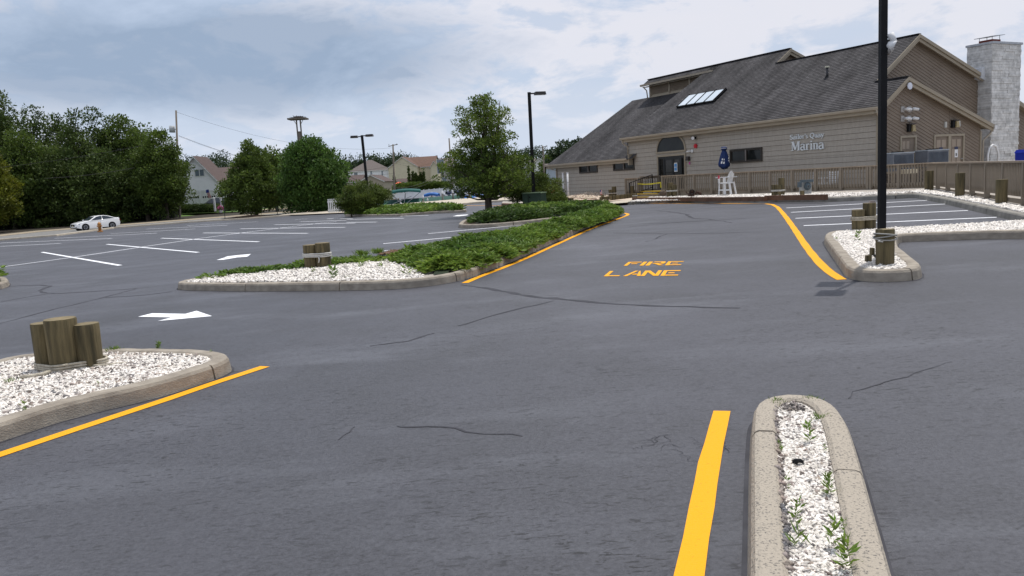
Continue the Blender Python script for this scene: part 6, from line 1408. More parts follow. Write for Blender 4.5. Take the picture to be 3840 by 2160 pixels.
wl = ['tall dark pine at the left edge of the wood', 'tallest dark tree of the roadside wood, at the left', 'dark tree just right of the tallest one', 'dark tree with a ragged top above the yellow-green tree', 'dark-topped tree near the middle of the wood skyline', 'mid green tree low in the wood beside the yellow-green tree', 'dark rounded tree left of the car roof line', 'dark rounded tree above the white car', 'dark leafy tree at mid height behind the wire', 'dark leafy tree low down above the white car', 'dark tree behind the sparse leafy one', 'green tree near the transformer pole skyline', 'dark low tree left of the broadleaf street tree', 'dark low tree at the far left edge', 'dark low tree right of the yellow-green one', 'low dark tree directly behind the white car', 'dark low tree beside the white garage house']
for i, (x, ty, dd, hw, m_) in enumerate(wood):
    sh_ = random.uniform(.85, 1.1); treepx('wood_tree', wl[i], 'tree', (x, 860), ty, dd+18, [(0, hw*.8), (.2, hw), (.45, hw*1.02*sh_), (.65, hw*.85), (.82, hw*.62), (.94, hw*.36), (1, hw*.12)], 90, 1.1, 12000, .30, m_, None, .25, 7, 'trees of the dark roadside wood', fill=.45)
# undergrowth below the wood: one dense mass
ug = []
for i in range(240): x = random.uniform(-420, 620); d_ = random.uniform(99, 103); y_ = random.uniform(650, 838)-(x-300)*.03; p = D(x, y_, d_); ug.append((p[0], p[1], max(gz(p[0])+.3, p[2]), random.uniform(.7, 1.3)))
tag(crown_leaves('undergrowth', ug, 30000, .34, leaf_dark, None, kind='stuff', inner=.3), 'dense dark undergrowth along the road below the wood', 'undergrowth')
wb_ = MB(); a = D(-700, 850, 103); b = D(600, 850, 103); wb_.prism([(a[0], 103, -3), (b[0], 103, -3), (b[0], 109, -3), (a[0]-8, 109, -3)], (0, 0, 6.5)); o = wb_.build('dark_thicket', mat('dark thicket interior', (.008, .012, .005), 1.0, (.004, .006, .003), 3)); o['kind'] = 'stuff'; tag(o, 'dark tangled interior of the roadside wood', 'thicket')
# shrubs
c3z = crop(1880, 640, 8.05); pb_ = G(*c3z(1230, 1110), .12)
def shrub(name, lab, basepx, z, top_y, prof, n_cl, r_, n_leaf, size, m, dist=None, trunk=.05, limbs=10, bot=None, asp=.3):
    p = G(*basepx, z); dd = p[1] if dist is None else dist; return treepx(name, lab, 'shrub', basepx, top_y, dd, prof, n_cl, r_, n_leaf, size, m, bot, trunk, limbs, None, z, aspect=asp, fill=.2)
shrub('golden_shrub', 'large feathery golden-green shrub in front of the leaning lamp post', (1385, 800), .12, 675, [(0, 55), (.25, 92), (.5, 88), (.75, 55), (.92, 35), (1, 12)], 120, .26, 12000, .16, leaf_shrub, bot=775)
shrub('golden_shrub', 'lower spreading green shrub at the left end of the far juniper bed', (1318, 808), .12, 700, [(0, 25), (.3, 52), (.6, 50), (.85, 28), (1, 8)], 70, .26, 6000, .16, leaf_shrub)
shrub('golden_shrub', 'small leaning shrub left of the green utility box', (1942, 782), .12, 690, [(0, 12), (.2, 45), (.45, 62), (.7, 48), (.9, 30), (1, 8)], 80, .16, 7500, .10, leaf_shrub, bot=755)
shrub('golden_shrub', 'big golden-green juniper behind the green utility box', (2035, 785), .12, 640, [(0, 70), (.25, 88), (.5, 85), (.72, 62), (.88, 45), (1, 18)], 120, .20, 12000, .12, leaf_shrub, dist=pb_[1]+3.2)
shrub('golden_shrub', 'low golden-green juniper right of the green utility box', (2095, 790), .12, 722, [(0, 40), (.4, 42), (.75, 28), (1, 8)], 60, .14, 5200, .10, leaf_shrub, dist=pb_[1]+1.4)
# green utility box
k_ = pb_[1]/FPX/8.05; t = thing('utility_box', 'green metal transformer box among the junipers', 'utility box', pb_, rad(-22))
gm2 = mat('dark green enamel', (.052, .088, .060), .5, (.042, .072, .050), 2, 4); Wb = 585*k_; Hb = 430*k_
MB().box((-Wb*.5, .30, Hb/2), (Wb, .85, Hb)).build('cabinet', gm2, t); MB().box((-Wb*.5, .30, Hb+.02), (Wb+.06, .92, .05), top=.97).build('lid', mat('pale green lid', (.13, .19, .11), .45), t); MB().box((-Wb*.68, -.130, Hb*.5), (.02, .012, Hb*.9)).build('door_seam', black_m, t); MB().box((-Wb*.60, -.135, Hb*.75), (.04, .03, .08)).build('latch', black_m, t)
p = D(*c3z(1465, 610), 43.); t = thing('red_barrow', 'red tray of a cart showing between the shrubs', 'cart', (p[0], p[1], gz(p[0])+.1)); zz_ = p[2]-gz(p[0])-.1; MB().prism([(-.25, 0, zz_-.10), (.20, 0, zz_-.10), (.30, 0, zz_+.10), (-.30, 0, zz_+.10)], (0, .5, 0)).build('tray', mat('red paint', (.55, .03, .02), .5), t)
for sx in (-.15, .15): MB().tube([(sx, .25, 0), (sx, .25, zz_-.1)], .02, 6).build('leg', black_m, t)
# ================================================================ CARS
tyre = mat('tyre rubber', (.015, .015, .016), .8); rim_m = mat('alloy rim', (.35, .36, .38), .3, (.25, .26, .28), 4, 3, metal=.7); head_m = mat('headlight glass', (.30, .33, .37), .1, (.2, .22, .25), 6, 3)
def car(lab, cat, loc, rz, prof, cabin, width, wr, wx, paint, glass, group=None, suv=False):
    """x forward; prof: lower body side outline; cabin: greenhouse outline"""
    t = thing(cat.replace(' ', '_'), lab, cat, loc, rz, group); n_ = 9
    def loft(outline, w0, taper, name, m, parent, zr_=None):
        """side outline lofted across the width with rounded shoulders"""
        mb = MB(); sec = []
        zs = [p[1] for p in outline]; zmin, zmax = min(zs), max(zs); cx_ = sum(p[0] for p in outline)/len(outline)
        for s_ in (-1, -.965, -.86, -.4, 0, .4, .86, .965, 1):
            r_ = []
            a_ = abs(s_); shr = {1: .06, .965: .02}.get(a_, 0.0)
            for (x, z) in outline:
                q_ = (z-zmin)/(zmax-zmin); w = w0/2*(1-taper*q_**1.3); x2 = cx_+(x-cx_)*(1-shr*.6)-(0 if a_ < .5 else .05*(a_**3)*abs((x-cx_)/2.2)**3*np.sign(x-cx_)); z2 = z-shr*.6*q_
                r_.append((x2, s_*w, z2))
            sec.append(r_)
        m_ = len(outline); vs = [p for r in sec for p in r]; fs = [(j*m_+i, j*m_+(i+1) % m_, (j+1)*m_+(i+1) % m_, (j+1)*m_+i) for j in range(8) for i in range(m_)]; fs += [tuple(range(m_))[::-1], tuple(8*m_+i for i in range(m_))]; return mb.add(vs, fs).build(name, m, parent, False)
    body = loft(prof, width, .10, 'body', paint, t); body.data.polygons.foreach_set('use_smooth', [True]*len(body.data.polygons)); es = body.modifiers.new('es', 'EDGE_SPLIT'); es.split_angle = rad(35)
    cb = loft(cabin, width*.90, .24, 'cabin', paint, t); cb.data.polygons.foreach_set('use_smooth', [True]*len(cb.data.polygons)); es = cb.modifiers.new('es', 'EDGE_SPLIT'); es.split_angle = rad(35)
    zmin = min(p[1] for p in cabin); zmax = max(p[1] for p in cabin)
    W_at = lambda z: width*.90/2*(1-.24*((z-zmin)/(zmax-zmin))**1.3)
    # glazing follows the cabin outline, inset
    top = sorted([p for p in cabin], key=lambda p: p[0]); cxm = sum(p[0] for p in cabin)/len(cabin)
    gl = [(cxm+(x-cxm)*.84, zmin+.05+(z-zmin)*.80) for x, z in cabin]
    for s_ in (-1, 1):
        mid = cxm+.02
        for part_, nm in ((clip_poly(gl, 1, 0, mid-.03), 'side_window'), (clip_poly(gl, -1, 0, -mid-.03), 'side_window')):
            if len(part_) > 2: MB().prism([(x, s_*(W_at(z)+.002), z) for x, z in part_], (0, s_*.012, 0)).build(nm, glass, t)
    def pane(a, b, name):
        d = np.array([b[0]-a[0], 0, b[1]-a[1]]); nr = np.array([d[2], 0, -d[0]]); nr /= np.linalg.norm(nr); nr *= 1 if nr[2] > 0 else -1
        wa, wb = W_at(a[1])*.92, W_at(b[1])*.90; P = [np.array([a[0], -wa, a[1]]), np.array([a[0], wa, a[1]]), np.array([b[0], wb, b[1]]), np.array([b[0], -wb, b[1]])]; MB().prism([q+nr*.004 for q in P], nr*.012).build(name, glass, t)
    fr_ = max(cabin, key=lambda p: p[0]); ft = [p for p in cabin if p[1] > zmin+.75*(zmax-zmin)]; f2 = max(ft, key=lambda p: p[0]); rr_ = min(cabin, key=lambda p: p[0]); r2 = min(ft, key=lambda p: p[0])
    lerp = lambda a, b, q_: (a[0]+(b[0]-a[0])*q_, a[1]+(b[1]-a[1])*q_)
    pane(lerp(fr_, f2, .10), lerp(fr_, f2, .93), 'windscreen'); pane(lerp(rr_, r2, .12), lerp(rr_, r2, .92), 'rear_window')
    for x in wx:
        for s_ in (-1, 1):
            y = s_*(width/2-.10); arch = MB().tube([(x, s_*(width/2-.16), wr), (x, s_*(width/2+.004), wr)], wr*1.14, 22); arch.build('wheel_arch', black_m, t)
            w = MB().tube([(x, y-s_*.09, wr), (x, y-s_*.02, wr), (x, y+s_*.09, wr), (x, y+s_*.108, wr)], [wr*.96, wr, wr, wr*.94], 22).build('wheel', tyre, t, False)
            MB().tube([(x, y+s_*.10, wr), (x, y+s_*.114, wr)], wr*.66, 20).build('rim', rim_m, w)
            for k in range(5): a = 2*math.pi*k/5; MB().bar((x, y+s_*.116, wr), (x+math.cos(a)*wr*.6, y+s_*.116, wr+math.sin(a)*wr*.6), .05, .02, up=(0, 1, 0)).build('spoke', black_m, w)
    xf = max(p[0] for p in prof); xr = min(p[0] for p in prof); 
    return t, xf, xr
white_car = mat('white car paint', (.80, .80, .80), .22, (.78, .78, .78), 1, 2, coat=.6); black_car = mat('black car paint', (.012, .012, .014), .2, (.01, .01, .012), 1, 2, coat=.6); car_glass = mat('car glass', (.03, .04, .055), .05, (.02, .028, .04), 1, 2, spec=.7)
# white saloon: front wheel and rear wheel contact points from the photograph
cS = crop(240, 740, 6.44)
def road_pt(px, py, dist): p = D(px, py, dist); return p
pf1 = G(*cS(735, 778)); pr1 = G(*cS(1272, 740)); zc = gz((pf1[0]+pr1[0])/2)+.01
ang_c = math.atan2(-.76, -.65); wbase = 2.70; ctr = (pf1+pr1)/2; ctr[1] -= .5
sedan_body = [(2.28, .30), (2.30, .52), (2.22, .70), (1.95, .80), (1.30, .93), (.90, .98), (-.9, 1.04), (-1.7, 1.08), (-2.12, 1.10), (-2.24, 1.0), (-2.27, .60), (-2.18, .30), (-1.8, .22), (1.95, .20)]
sedan_cab = [(1.02, .94), (.25, 1.36), (-.15, 1.44), (-.65, 1.45), (-1.15, 1.36), (-1.95, 1.07)]
t, xf, xr = car('white saloon car driving along the road past the dark wood', 'car', (ctr[0], ctr[1], zc), ang_c, sedan_body, sedan_cab, 1.80, .335, (1.38, -1.32), white_car, car_glass); t.scale = (.98,)*3; t.location.x -= .7
for s_ in (-1, 1):
    MB().prism([(2.24, s_*.50, .66), (2.02, s_*.84, .72), (1.75, s_*.895, .78), (2.0, s_*.86, .64), (2.25, s_*.52, .58)], (.03, s_*.01, .0)).build('headlight', head_m, t); MB().box((.78, s_*1.0, 1.02), (.14, .16, .12), top=.8).build('mirror', white_car, t); MB().box((2.20, s_*.66, .36), (.12, .26, .10)).build('fog_lamp_recess', black_m, t)
    MB().box((-2.18, s_*.62, .86), (.12, .42, .12)).build('tail_light', mat('tail light red', (.30, .01, .01), .2), t)
MB().box((2.285, 0, .56), (.04, .95, .24), top=.8).build('grille', black_m, t); MB().box((2.312, 0, .50), (.015, .42, .12)).build('number_plate', mat('cream plate', (.55, .48, .30), .5), t); MB().box((2.27, 0, .30), (.06, 1.2, .08)).build('lower_intake', black_m, t)
MB().box((-2.12, 0, 1.11), (.25, 1.3, .03)).build('boot_lip', white_car, t)
for s_ in (-1, 1): MB().box((-.18, s_*.905, .68), (.012, .012, .62)).build('door_seam', mat('dark seam', (.10, .10, .10), .6), t)
# hydrant
ph_ = G(*cS(872, 822), .1); hk = ph_[1]/FPX/6.44; t = thing('fire_hydrant', 'orange fire hydrant beside the kerb in front of the white car', 'hydrant', ph_); om = mat('faded orange paint', (.50, .24, .07), .6, (.38, .17, .05), 8, 4)
MB().tube([(0, 0, -.05), (0, 0, .03), (0, 0, .05)], [70*hk*.9, 70*hk*.9, 40*hk], 14).build('base_flange', om, t); MB().tube([(0, 0, .03), (0, 0, 150*hk), (0, 0, 165*hk), (0, 0, 200*hk), (0, 0, 222*hk)], [34*hk, 34*hk, 44*hk, 34*hk, 8*hk], 14).build('barrel', om, t, True); MB().tube([(-58*hk, 0, 128*hk), (58*hk, 0, 128*hk)], 17*hk, 10).build('side_nozzles', om, t); MB().tube([(0, 0, 128*hk), (0, -55*hk, 128*hk)], 24*hk, 10).build('front_nozzle', om, t); MB().tube([(0, 0, 220*hk), (0, 0, 236*hk)], 9*hk, 5).build('operating_nut', om, t)
# ================================================================ HOUSES
vin_w = mat('white vinyl siding', (.86, .86, .88), .7, (.80, .80, .82), 1, 4); vin_c = mat('cream vinyl siding', (.66, .60, .44), .7, (.60, .54, .40), 1, 4); vin_g = mat('grey vinyl siding', (.40, .40, .41), .7, (.36, .36, .37), 1, 4); vin_t = mat('taupe garage siding', (.38, .33, .26), .7, (.35, .30, .24), 1, 4); vin_b = mat('pale blue siding', (.42, .47, .55), .7, (.38, .43, .50), 1, 4)
rf_brown = mat('brown shingles', (.15, .09, .065), .9, (.11, .065, .048), 2.5, 7, .3, 20); rf_grey = mat('taupe grey shingles', (.14, .118, .108), .9, (.11, .092, .085), 2.5, 7, .3, 20); rf_purp = mat('dark brown shingles', (.105, .075, .068), .9, (.08, .056, .052), 2.5, 7, .3, 20)
def gable_house(lab, a, b, depth, zb, ze, ridge_h, wall, rf, ridge='x', wins=(), over=.35, rows=True, cat='house', name='house', hip=False):
    """a,b plan points of the visible long face; depth away from camera; ridge along 'x' (the face) or 'y'"""
    a = np.array(a[:2], float); b = np.array(b[:2], float); d = b-a; L = np.linalg.norm(d); d /= L; t = thing(name, lab, cat, (a[0], a[1], zb), math.atan2(d[1], d[0])); H_ = ze-zb
    w = MB(); 
    if ridge == 'x': w.b2((0, 0, -1), (L, depth, H_)); [w.prism([(x, 0, H_), (x, depth, H_), (x, depth/2, H_+ridge_h-.05)], (s_*.02, 0, 0)) for x, s_ in ((0, 1), (L, -1)) if not hip]
    else: w.b2((0, 0, -1), (L, depth, H_)); [w.prism([(0, y, H_), (L, y, H_), (L/2, y, H_+ridge_h-.05)], (0, s_*.02, 0)) for y, s_ in ((0, 1), (depth, -1))]
    wo = w.build('wall', wall, t); r = MB(); o_ = over; th = .16
    if ridge == 'x':
        m_ = depth/2; q_ = ridge_h/m_; hx = m_ if hip else 0
        if hip: r.add([(-o_, -o_, H_-q_*o_), (L+o_, -o_, H_-q_*o_), (L+o_, depth+o_, H_-q_*o_), (-o_, depth+o_, H_-q_*o_), (hx*.9, m_, H_+ridge_h), (L-hx*.9, m_, H_+ridge_h)], [(0, 1, 5, 4), (1, 2, 5), (2, 3, 4, 5), (3, 0, 4), (0, 3, 2, 1)])
        else:
            for s_ in (0, 1):
                y0_, z0_ = (-o_, H_-q_*o_) if s_ == 0 else (depth+o_, H_-q_*o_); r.prism([(-o_, y0_, z0_), (-o_, m_, H_+ridge_h), (-o_, m_, H_+ridge_h+th), (-o_, y0_, z0_+th)], (L+2*o_, 0, 0))
    else:
        m_ = L/2; q_ = ridge_h/m_
        for s_ in (0, 1):
            x0_ = -o_ if s_ == 0 else L+o_; r.prism([(x0_, -o_, H_-q_*o_), (m_, -o_, H_+ridge_h), (m_, -o_, H_+ridge_h+th), (x0_, -o_, H_-q_*o_+th)], (0, depth+2*o_, 0))
    ro = r.build('roof', rf, t); tm = MB()
    if ridge == 'x': tm.b2((-o_, -o_-.06, H_-q_*o_-.12), (L+o_, -o_-.005, H_-q_*o_+.06))
    else:
        for s_ in (0, 1):
            x0_ = -o_ if s_ == 0 else L+o_; tm.prism([(x0_, -o_-.03, H_-q_*o_-.12), (m_, -o_-.03, H_+ridge_h-.12), (m_, -o_-.03, H_+ridge_h+.10), (x0_, -o_-.03, H_-q_*o_+.10)], (0, .025, 0))
    tm.build('fascia', white_m, t)
    if rows:
        lp = MB(); z = .2
        while z < H_-.1: lp.add([(0, -.004, z), (L, -.004, z), (L, -.028, z), (0, -.028, z), (0, -.006, z+.2), (L, -.006, z+.2)], [(0, 1, 2, 3), (3, 2, 5, 4)]); z += .22
        if ridge == 'y':
            while z < H_+ridge_h-.3: f_ = 1-(z-H_)/ridge_h; x0_ = L/2*(1-max(f_, .02)); lp.add([(x0_, -.004, z), (L-x0_, -.004, z), (L-x0_, -.028, z), (x0_, -.028, z), (x0_, -.006, z+.2), (L-x0_, -.006, z+.2)], [(0, 1, 2, 3), (3, 2, 5, 4)]); z += .22
        lp.build('siding_courses', wall, wo, fix=False)['kind'] = 'stuff'
    for (x, z, ww, hh) in wins:
        f_ = MB(); f_.b2((x-ww/2-.10, -.08, z-.10), (x+ww/2+.10, -.03, z)); f_.b2((x-ww/2-.10, -.08, z+hh), (x+ww/2+.10, -.03, z+hh+.10)); f_.b2((x-ww/2-.10, -.08, z), (x-ww/2, -.03, z+hh)); f_.b2((x+ww/2, -.08, z), (x+ww/2+.10, -.03, z+hh)); f_.b2((x-ww/2, -.08, z+hh/2-.03), (x+ww/2, -.03, z+hh/2+.03)); fo = f_.build('window', white_m, t); MB().b2((x-ww/2, -.05, z), (x+ww/2, -.035, z+hh)).build('pane', glass_b, fo)
    return t, d, L, H_
def gp2(px, py, dist): return D(px, py, dist)
c1z = crop(0, 280, 2.2646)
# white garage house by the lawn (gable towards the camera)
dH = 122.; kk = dH/FPX; gA = D(*c1z(1520, 1130), dH); gB = D(*c1z(1850, 1130), dH); zb = gA[2]*.5+gB[2]*.5
apex = D(*c1z(1650, 705), dH); eav = D(*c1z(1865, 915), dH)
Lx = gB[0]-gA[0]; Lg = 2*(eav[0]-apex[0])-.6; ax_ = apex[0]
t, d, L, H_ = gable_house('white sided garage house with two garage doors and a steep gable', (ax_-Lg/2, dH), (ax_+Lg/2, dH), 5, zb, eav[2]+.35, apex[2]-eav[2]-.25, vin_w, rf_purp, 'y', over=.45)
zfl = 0; gtop = D(*c1z(1700, 995), dH)[2]-zb; 
for xpx0, xpx1 in ((1590, 1700), (1725, 1840)):
    xa_, xb_ = D(*c1z(xpx0, 1100), dH)[0]-(ax_-Lg/2), D(*c1z(xpx1, 1100), dH)[0]-(ax_-Lg/2); f_ = MB(); f_.b2((xa_-.15, -.10, -.2), (xa_, -.03, gtop)); f_.b2((xb_, -.10, -.2), (xb_+.15, -.03, gtop)); f_.b2((xa_-.15, -.10, gtop), (xb_+.15, -.03, gtop+.18)); gd = f_.build('garage_door', white_m, t)
    for k in range(4): MB().b2((xa_, -.055, k*gtop*.25+.01), (xb_, -.035, (k+1)*gtop*.25-.02)).build('door_panel', white_m, gd)
    for k in range(6): w_ = (xb_-xa_)/6; MB().b2((xa_+k*w_+.06, -.065, gtop*.60), (xa_+(k+1)*w_-.06, -.056, gtop*.71)).build('pane', glass_d, gd)
w_ = [D(*c1z(x, y), dH) for x, y in ((1668, 862), (1725, 820))]; xw = (w_[0][0]+w_[1][0])/2-(ax_-Lg/2); f_ = MB(); f_.b2((xw-.8, -.09, w_[0][2]-zb-.1), (xw+.8, -.03, w_[1][2]-zb+.35)); fo = f_.build('window', white_m, t); MB().b2((xw-.65, -.1, w_[0][2]-zb), (xw-.05, -.09, w_[1][2]-zb+.25)).build('pane', glass_b, fo); MB().b2((xw+.05, -.1, w_[0][2]-zb), (xw+.65, -.09, w_[1][2]-zb+.25)).build('pane', glass_b, fo)
# porch steps
ps = D(*c1z(1400, 1130), 118.); stt = thing('porch_steps', 'white porch steps and railing left of the garage doors', 'steps', (ps[0], 118., ps[2])); 
for k in range(4): MB().b2((-2+.35*k, 0, .0), (2, 2, .18*(k+1))).build('step', white_m, stt)
MB().bar((-2.2, -.05, .9), (.0, -.05, 1.7), .08).build('handrail', white_m, stt); MB().bar((-2.2, -.05, 0), (-2.2, -.05, .95), .1).build('newel', white_m, stt)
# second white house behind with brown roof
dI = 140.; a = D(*c1z(1800, 1000), dI); b = D(*c1z(2120, 1000), dI); rt = D(*c1z(1850, 790), dI)[2]; ev = D(*c1z(1850, 880), dI)[2]; gable_house('white house with a brown roof half hidden behind the conical street tree', (a[0], dI), (b[0], dI), 9, -.4, ev, rt-ev, vin_w, rf_purp, 'x', [(D(*c1z(1892, 900), dI)[0]-a[0], D(*c1z(1892, 915), dI)[2]+.4, 1.1, 1.3), (D(*c1z(1885, 1040), dI)[0]-a[0], 1.2, 1.3, 1.5)])
for px in (1850, 1893): p = D(*c1z(px, 760), dI+4); 
# lawn, hedge, driveway car, mailbox
lawn_pts = [G(*c1z(1335, 1240), 0), G(*c1z(1700, 1212), 0), G(*c1z(1995, 1182), 0)]
lb0 = D(*c1z(2090, 1163), 112.); lb1 = D(*c1z(1330, 1185), 112.); mb = MB(); 
mb.add([tuple(lawn_pts[0]+[0, .4, .02]), tuple(lawn_pts[1]+[0, .4, .02]), tuple(lawn_pts[2]+[0, .4, .02]), tuple(lb0), tuple(lb1)], [(0, 1, 2, 3, 4)]); struct('lawn', mb, grass_m)
mb = MB(); far0 = D(*c1z(2400, 1150), 134.); far1 = D(*c1z(1250, 1165), 134.); mb.add([tuple(lb1), tuple(lb0), (far0[0], 134, lb0[2]), (far1[0], 134, lb1[2])], [(0, 1, 2, 3)]); struct('garden', mb, grass_m)
hd = []; 
for i in range(46):
    q_ = i/45; x = 1340+q_*490; p = D(*c1z(x, 1165), 113.5); hd.append((p[0], 113.5, p[2]+.45, .68)); hd.append((p[0]+.2, 114.3, p[2]+.6, .6))
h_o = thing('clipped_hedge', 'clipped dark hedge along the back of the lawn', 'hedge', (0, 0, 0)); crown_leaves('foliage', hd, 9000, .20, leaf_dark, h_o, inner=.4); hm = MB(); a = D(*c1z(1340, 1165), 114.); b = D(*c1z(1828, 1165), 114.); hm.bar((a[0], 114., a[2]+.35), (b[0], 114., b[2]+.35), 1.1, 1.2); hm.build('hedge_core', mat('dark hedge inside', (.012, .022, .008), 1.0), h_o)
suv_body = [(2.30, .42), (2.33, .75), (2.15, .98), (1.0, 1.10), (-2.2, 1.15), (-2.3, 1.0), (-2.32, .5), (-2.2, .36), (2.1, .34)]; suv_cab = [(1.15, 1.08), (.35, 1.66), (-.2, 1.74), (-1.6, 1.72), (-2.1, 1.55), (-2.25, 1.10)]
ps = D(*c1z(1800, 1150), 117.5); car('black four-wheel-drive car parked in front of the garage doors', 'car', (ps[0]+.6, 117.5, ps[2]-.25), rad(187), suv_body, suv_cab, 1.88, .38, (1.42, -1.40), black_car, car_glass)[0].scale = (1.15,)*3
pm = D(*c1z(1832, 1160), 90.); 
for i, px in enumerate((1828, 1885)): p = D(*c1z(px, 1160), 110.5-i*.5); t = thing('white_post', ['left white gate post at the end of the hedge', 'right white gate post by the flowers'][i], 'post', p); hh = (1160-1050)/2.2646*110.5/FPX; MB().b2((-.11, -.11, 0), (.11, .11, hh)).build('post_shaft', white_m, t); MB().box((0, 0, hh+.04), (.30, .30, .08), top=.6).build('post_cap', white_m, t)
pfw = D(*c1z(1872, 1140), 109.); fl_ = thing('flower_tub', 'tub of pink flowers beside the right white gate post', 'flowers', pfw-np.array([0, 0, .5])); MB().tube([(0, 0, 0), (0, 0, .35)], [.2, .28], 12).build('tub', white_m, fl_); crown_leaves('blooms', [(0, 0, .62, .35)], 260, .14, mat('pink petals', (.55, .10, .30), .6, (.4, .05, .2), 5, island=.3), fl_); crown_leaves('leaves', [(0, 0, .5, .32)], 200, .14, weed_m, fl_)
# flag on the garage
fg = D(*c1z(1762, 975), 120.5); fo = thing('house_flag', 'striped flag hanging from the garage between the two doors', 'flag', fg); k_ = 120.5/FPX/2.2646
MB().tube([(-20*k_, .6, -20*k_), (10*k_, -.2, 8*k_)], .03, 6).build('staff', white_m, fo)
for k in range(7): x0_ = 4+k*4.0; MB().prism([(k_*(-14+x0_*.8), 0, k_*(-22-k*1)), (k_*(-14+x0_*.8+3.4), 0, k_*(-20-k*1)), (k_*(2+x0_*.6+2), 0, -72*k_), (k_*(2+x0_*.6-1), 0, -74*k_)], (0, .03, 0)).build('stripe', mat('flag red', (.55, .03, .04)) if k % 2 == 0 else mat('flag white', (.8, .8, .8)), fo)
MB().prism([(-12*k_, -.02, -2*k_), (10*k_, -.02, 0), (12*k_, -.02, -26*k_), (-16*k_, -.02, -28*k_)], (0, .02, 0)).build('canton', mat('flag blue', (.03, .05, .25)), fo)
# sign posts by the street trees
c2p = lambda x, y: (600+x/3.15, 400+y/3.15)
for i, (bx_, by_, ty_) in enumerate(((770, 1335, 1085), (1390, 1285, 1180))): p = G(*c2p(bx_, by_), .05); h_ = (by_-ty_)/3.15*p[1]/FPX; t = thing('sign_post', ['thin green sign post left of the conical street tree', 'short sign post right of the conical street tree'][i], 'post', p); MB().bar((0, 0, 0), (0, 0, h_), .06, .04).build('post_shaft', mat('green steel post', (.03, .05, .035), .6), t); MB().box((0, 0, .06), (.22, .2, .14), top=.7).build('footing', mat('dark footing', (.05, .05, .05)), t)
# mulch under the conical tree
p0 = G(940, 815, 0); mb = MB(); n_ = 20; mb.add([(p0[0], p0[1]+.3, gz(p0[0])+.25)]+[(p0[0]+3.2*math.cos(2*math.pi*i/n_), p0[1]+.3+1.5*math.sin(2*math.pi*i/n_), gz(p0[0])+.02) for i in range(n_)], [(0, 1+i, 1+(i+1) % n_) for i in range(n_)]); struct('mulch_bed', mb, soil)
# house group beyond the basin
d1 = 300.
def X(px, d): return D(px, 700, d)[0]
def Zp(px, py, d): return D(px, py, d)[2]
def q5(x, y): return c5b(x, y)
def hz(x, y, d): return D(*q5(x, y), d)
# white house: long side right, gable left
A = hz(30, 770, d1); Bm = hz(375, 770, d1); Cc = hz(735, 930, d1+3); zb = -.6
ev = hz(200, 640, d1)[2]; rg = hz(240, 512, d1+5)[2]
t, d, L, H_ = gable_house('white two-storey house left of the crossarm pole', (A[0], d1), (Cc[0], d1+1.5), 16, zb, hz(550, 672, d1)[2], hz(440, 510, d1+8)[2]-hz(550, 672, d1)[2], vin_w, rf_grey, 'x', [(hz(x, 740, d1)[0]-A[0], hz(x, y, d1)[2]-zb, w, h) for x, y, w, h in ((146, 762, 1.2, 1.0), (308, 752, .95, 1.2), (392, 748, .6, 1.2), (568, 765, .5, 1.7), (698, 788, .65, 2.3))], hip=True)
# garage in front
dg = 225.; A = hz(-40, 850, dg); Bv = hz(190, 860, dg); Cv = hz(590, 850, dg)
t, d, L, H_ = gable_house('low taupe garage with a white-edged gable behind the shrubs', (Bv[0], dg), (Cv[0], dg), 20, -.5, hz(590, 835, dg)[2]-.3, hz(390, 752, dg)[2]-hz(590, 835, dg)[2]+.2, vin_t, rf_purp, 'y', over=.4, name='garage', cat='garage')
gable_house('brown-roofed wing joining the left side of the taupe garage', (A[0]-3, dg+2.5), (Bv[0]+.3, dg+2.5), 10, -.5, hz(100, 865, dg)[2], hz(100, 765, dg+4)[2]-hz(100, 865, dg)[2], vin_t, rf_purp, 'x', name='garage_wing', cat='garage', over=.3)
# cream house: gable face left, long roof to the right
dc = 300.; A = hz(670, 640, dc); B_ = hz(1150, 640, dc-2); 
t, d, L, H_ = gable_house('cream house with a red-brown roof behind the row of narrow cypresses', (A[0], dc), (hz(1140, 640, dc)[0], dc-1), 30, -.6, hz(1100, 620, dc)[2], hz(880, 468, dc)[2]-hz(1100, 620, dc)[2], vin_c, rf_brown, 'y', over=.4)
t, d, L, H_ = gable_house('long red-brown roofed wing of the cream house with a bay front', (hz(950, 640, dc+4)[0], dc+3), (hz(1400, 640, dc+4)[0], dc+2), 16, -.6, hz(1270, 620, dc+3)[2], hz(1150, 468, dc+8)[2]-hz(1270, 620, dc+3)[2], vin_c, rf_brown, 'x', over=.4, name='house_wing')
t, d, L, H_ = gable_house('cream gabled bay with two tall windows on the right end of the cream house', (hz(1345, 640, dc-1)[0], dc-1), (hz(1470, 640, dc-1)[0], dc-1), 5, -.6, hz(1440, 625, dc-1)[2], hz(1395, 535, dc-1)[2]-hz(1440, 625, dc-1)[2], vin_c, rf_brown, 'y', [(3.9, hz(1395, 735, dc-1)[2]+.6, 2.6, 5.0), (5.0, 1.2, 1.6, 3.4)], over=.4, name='house_bay')
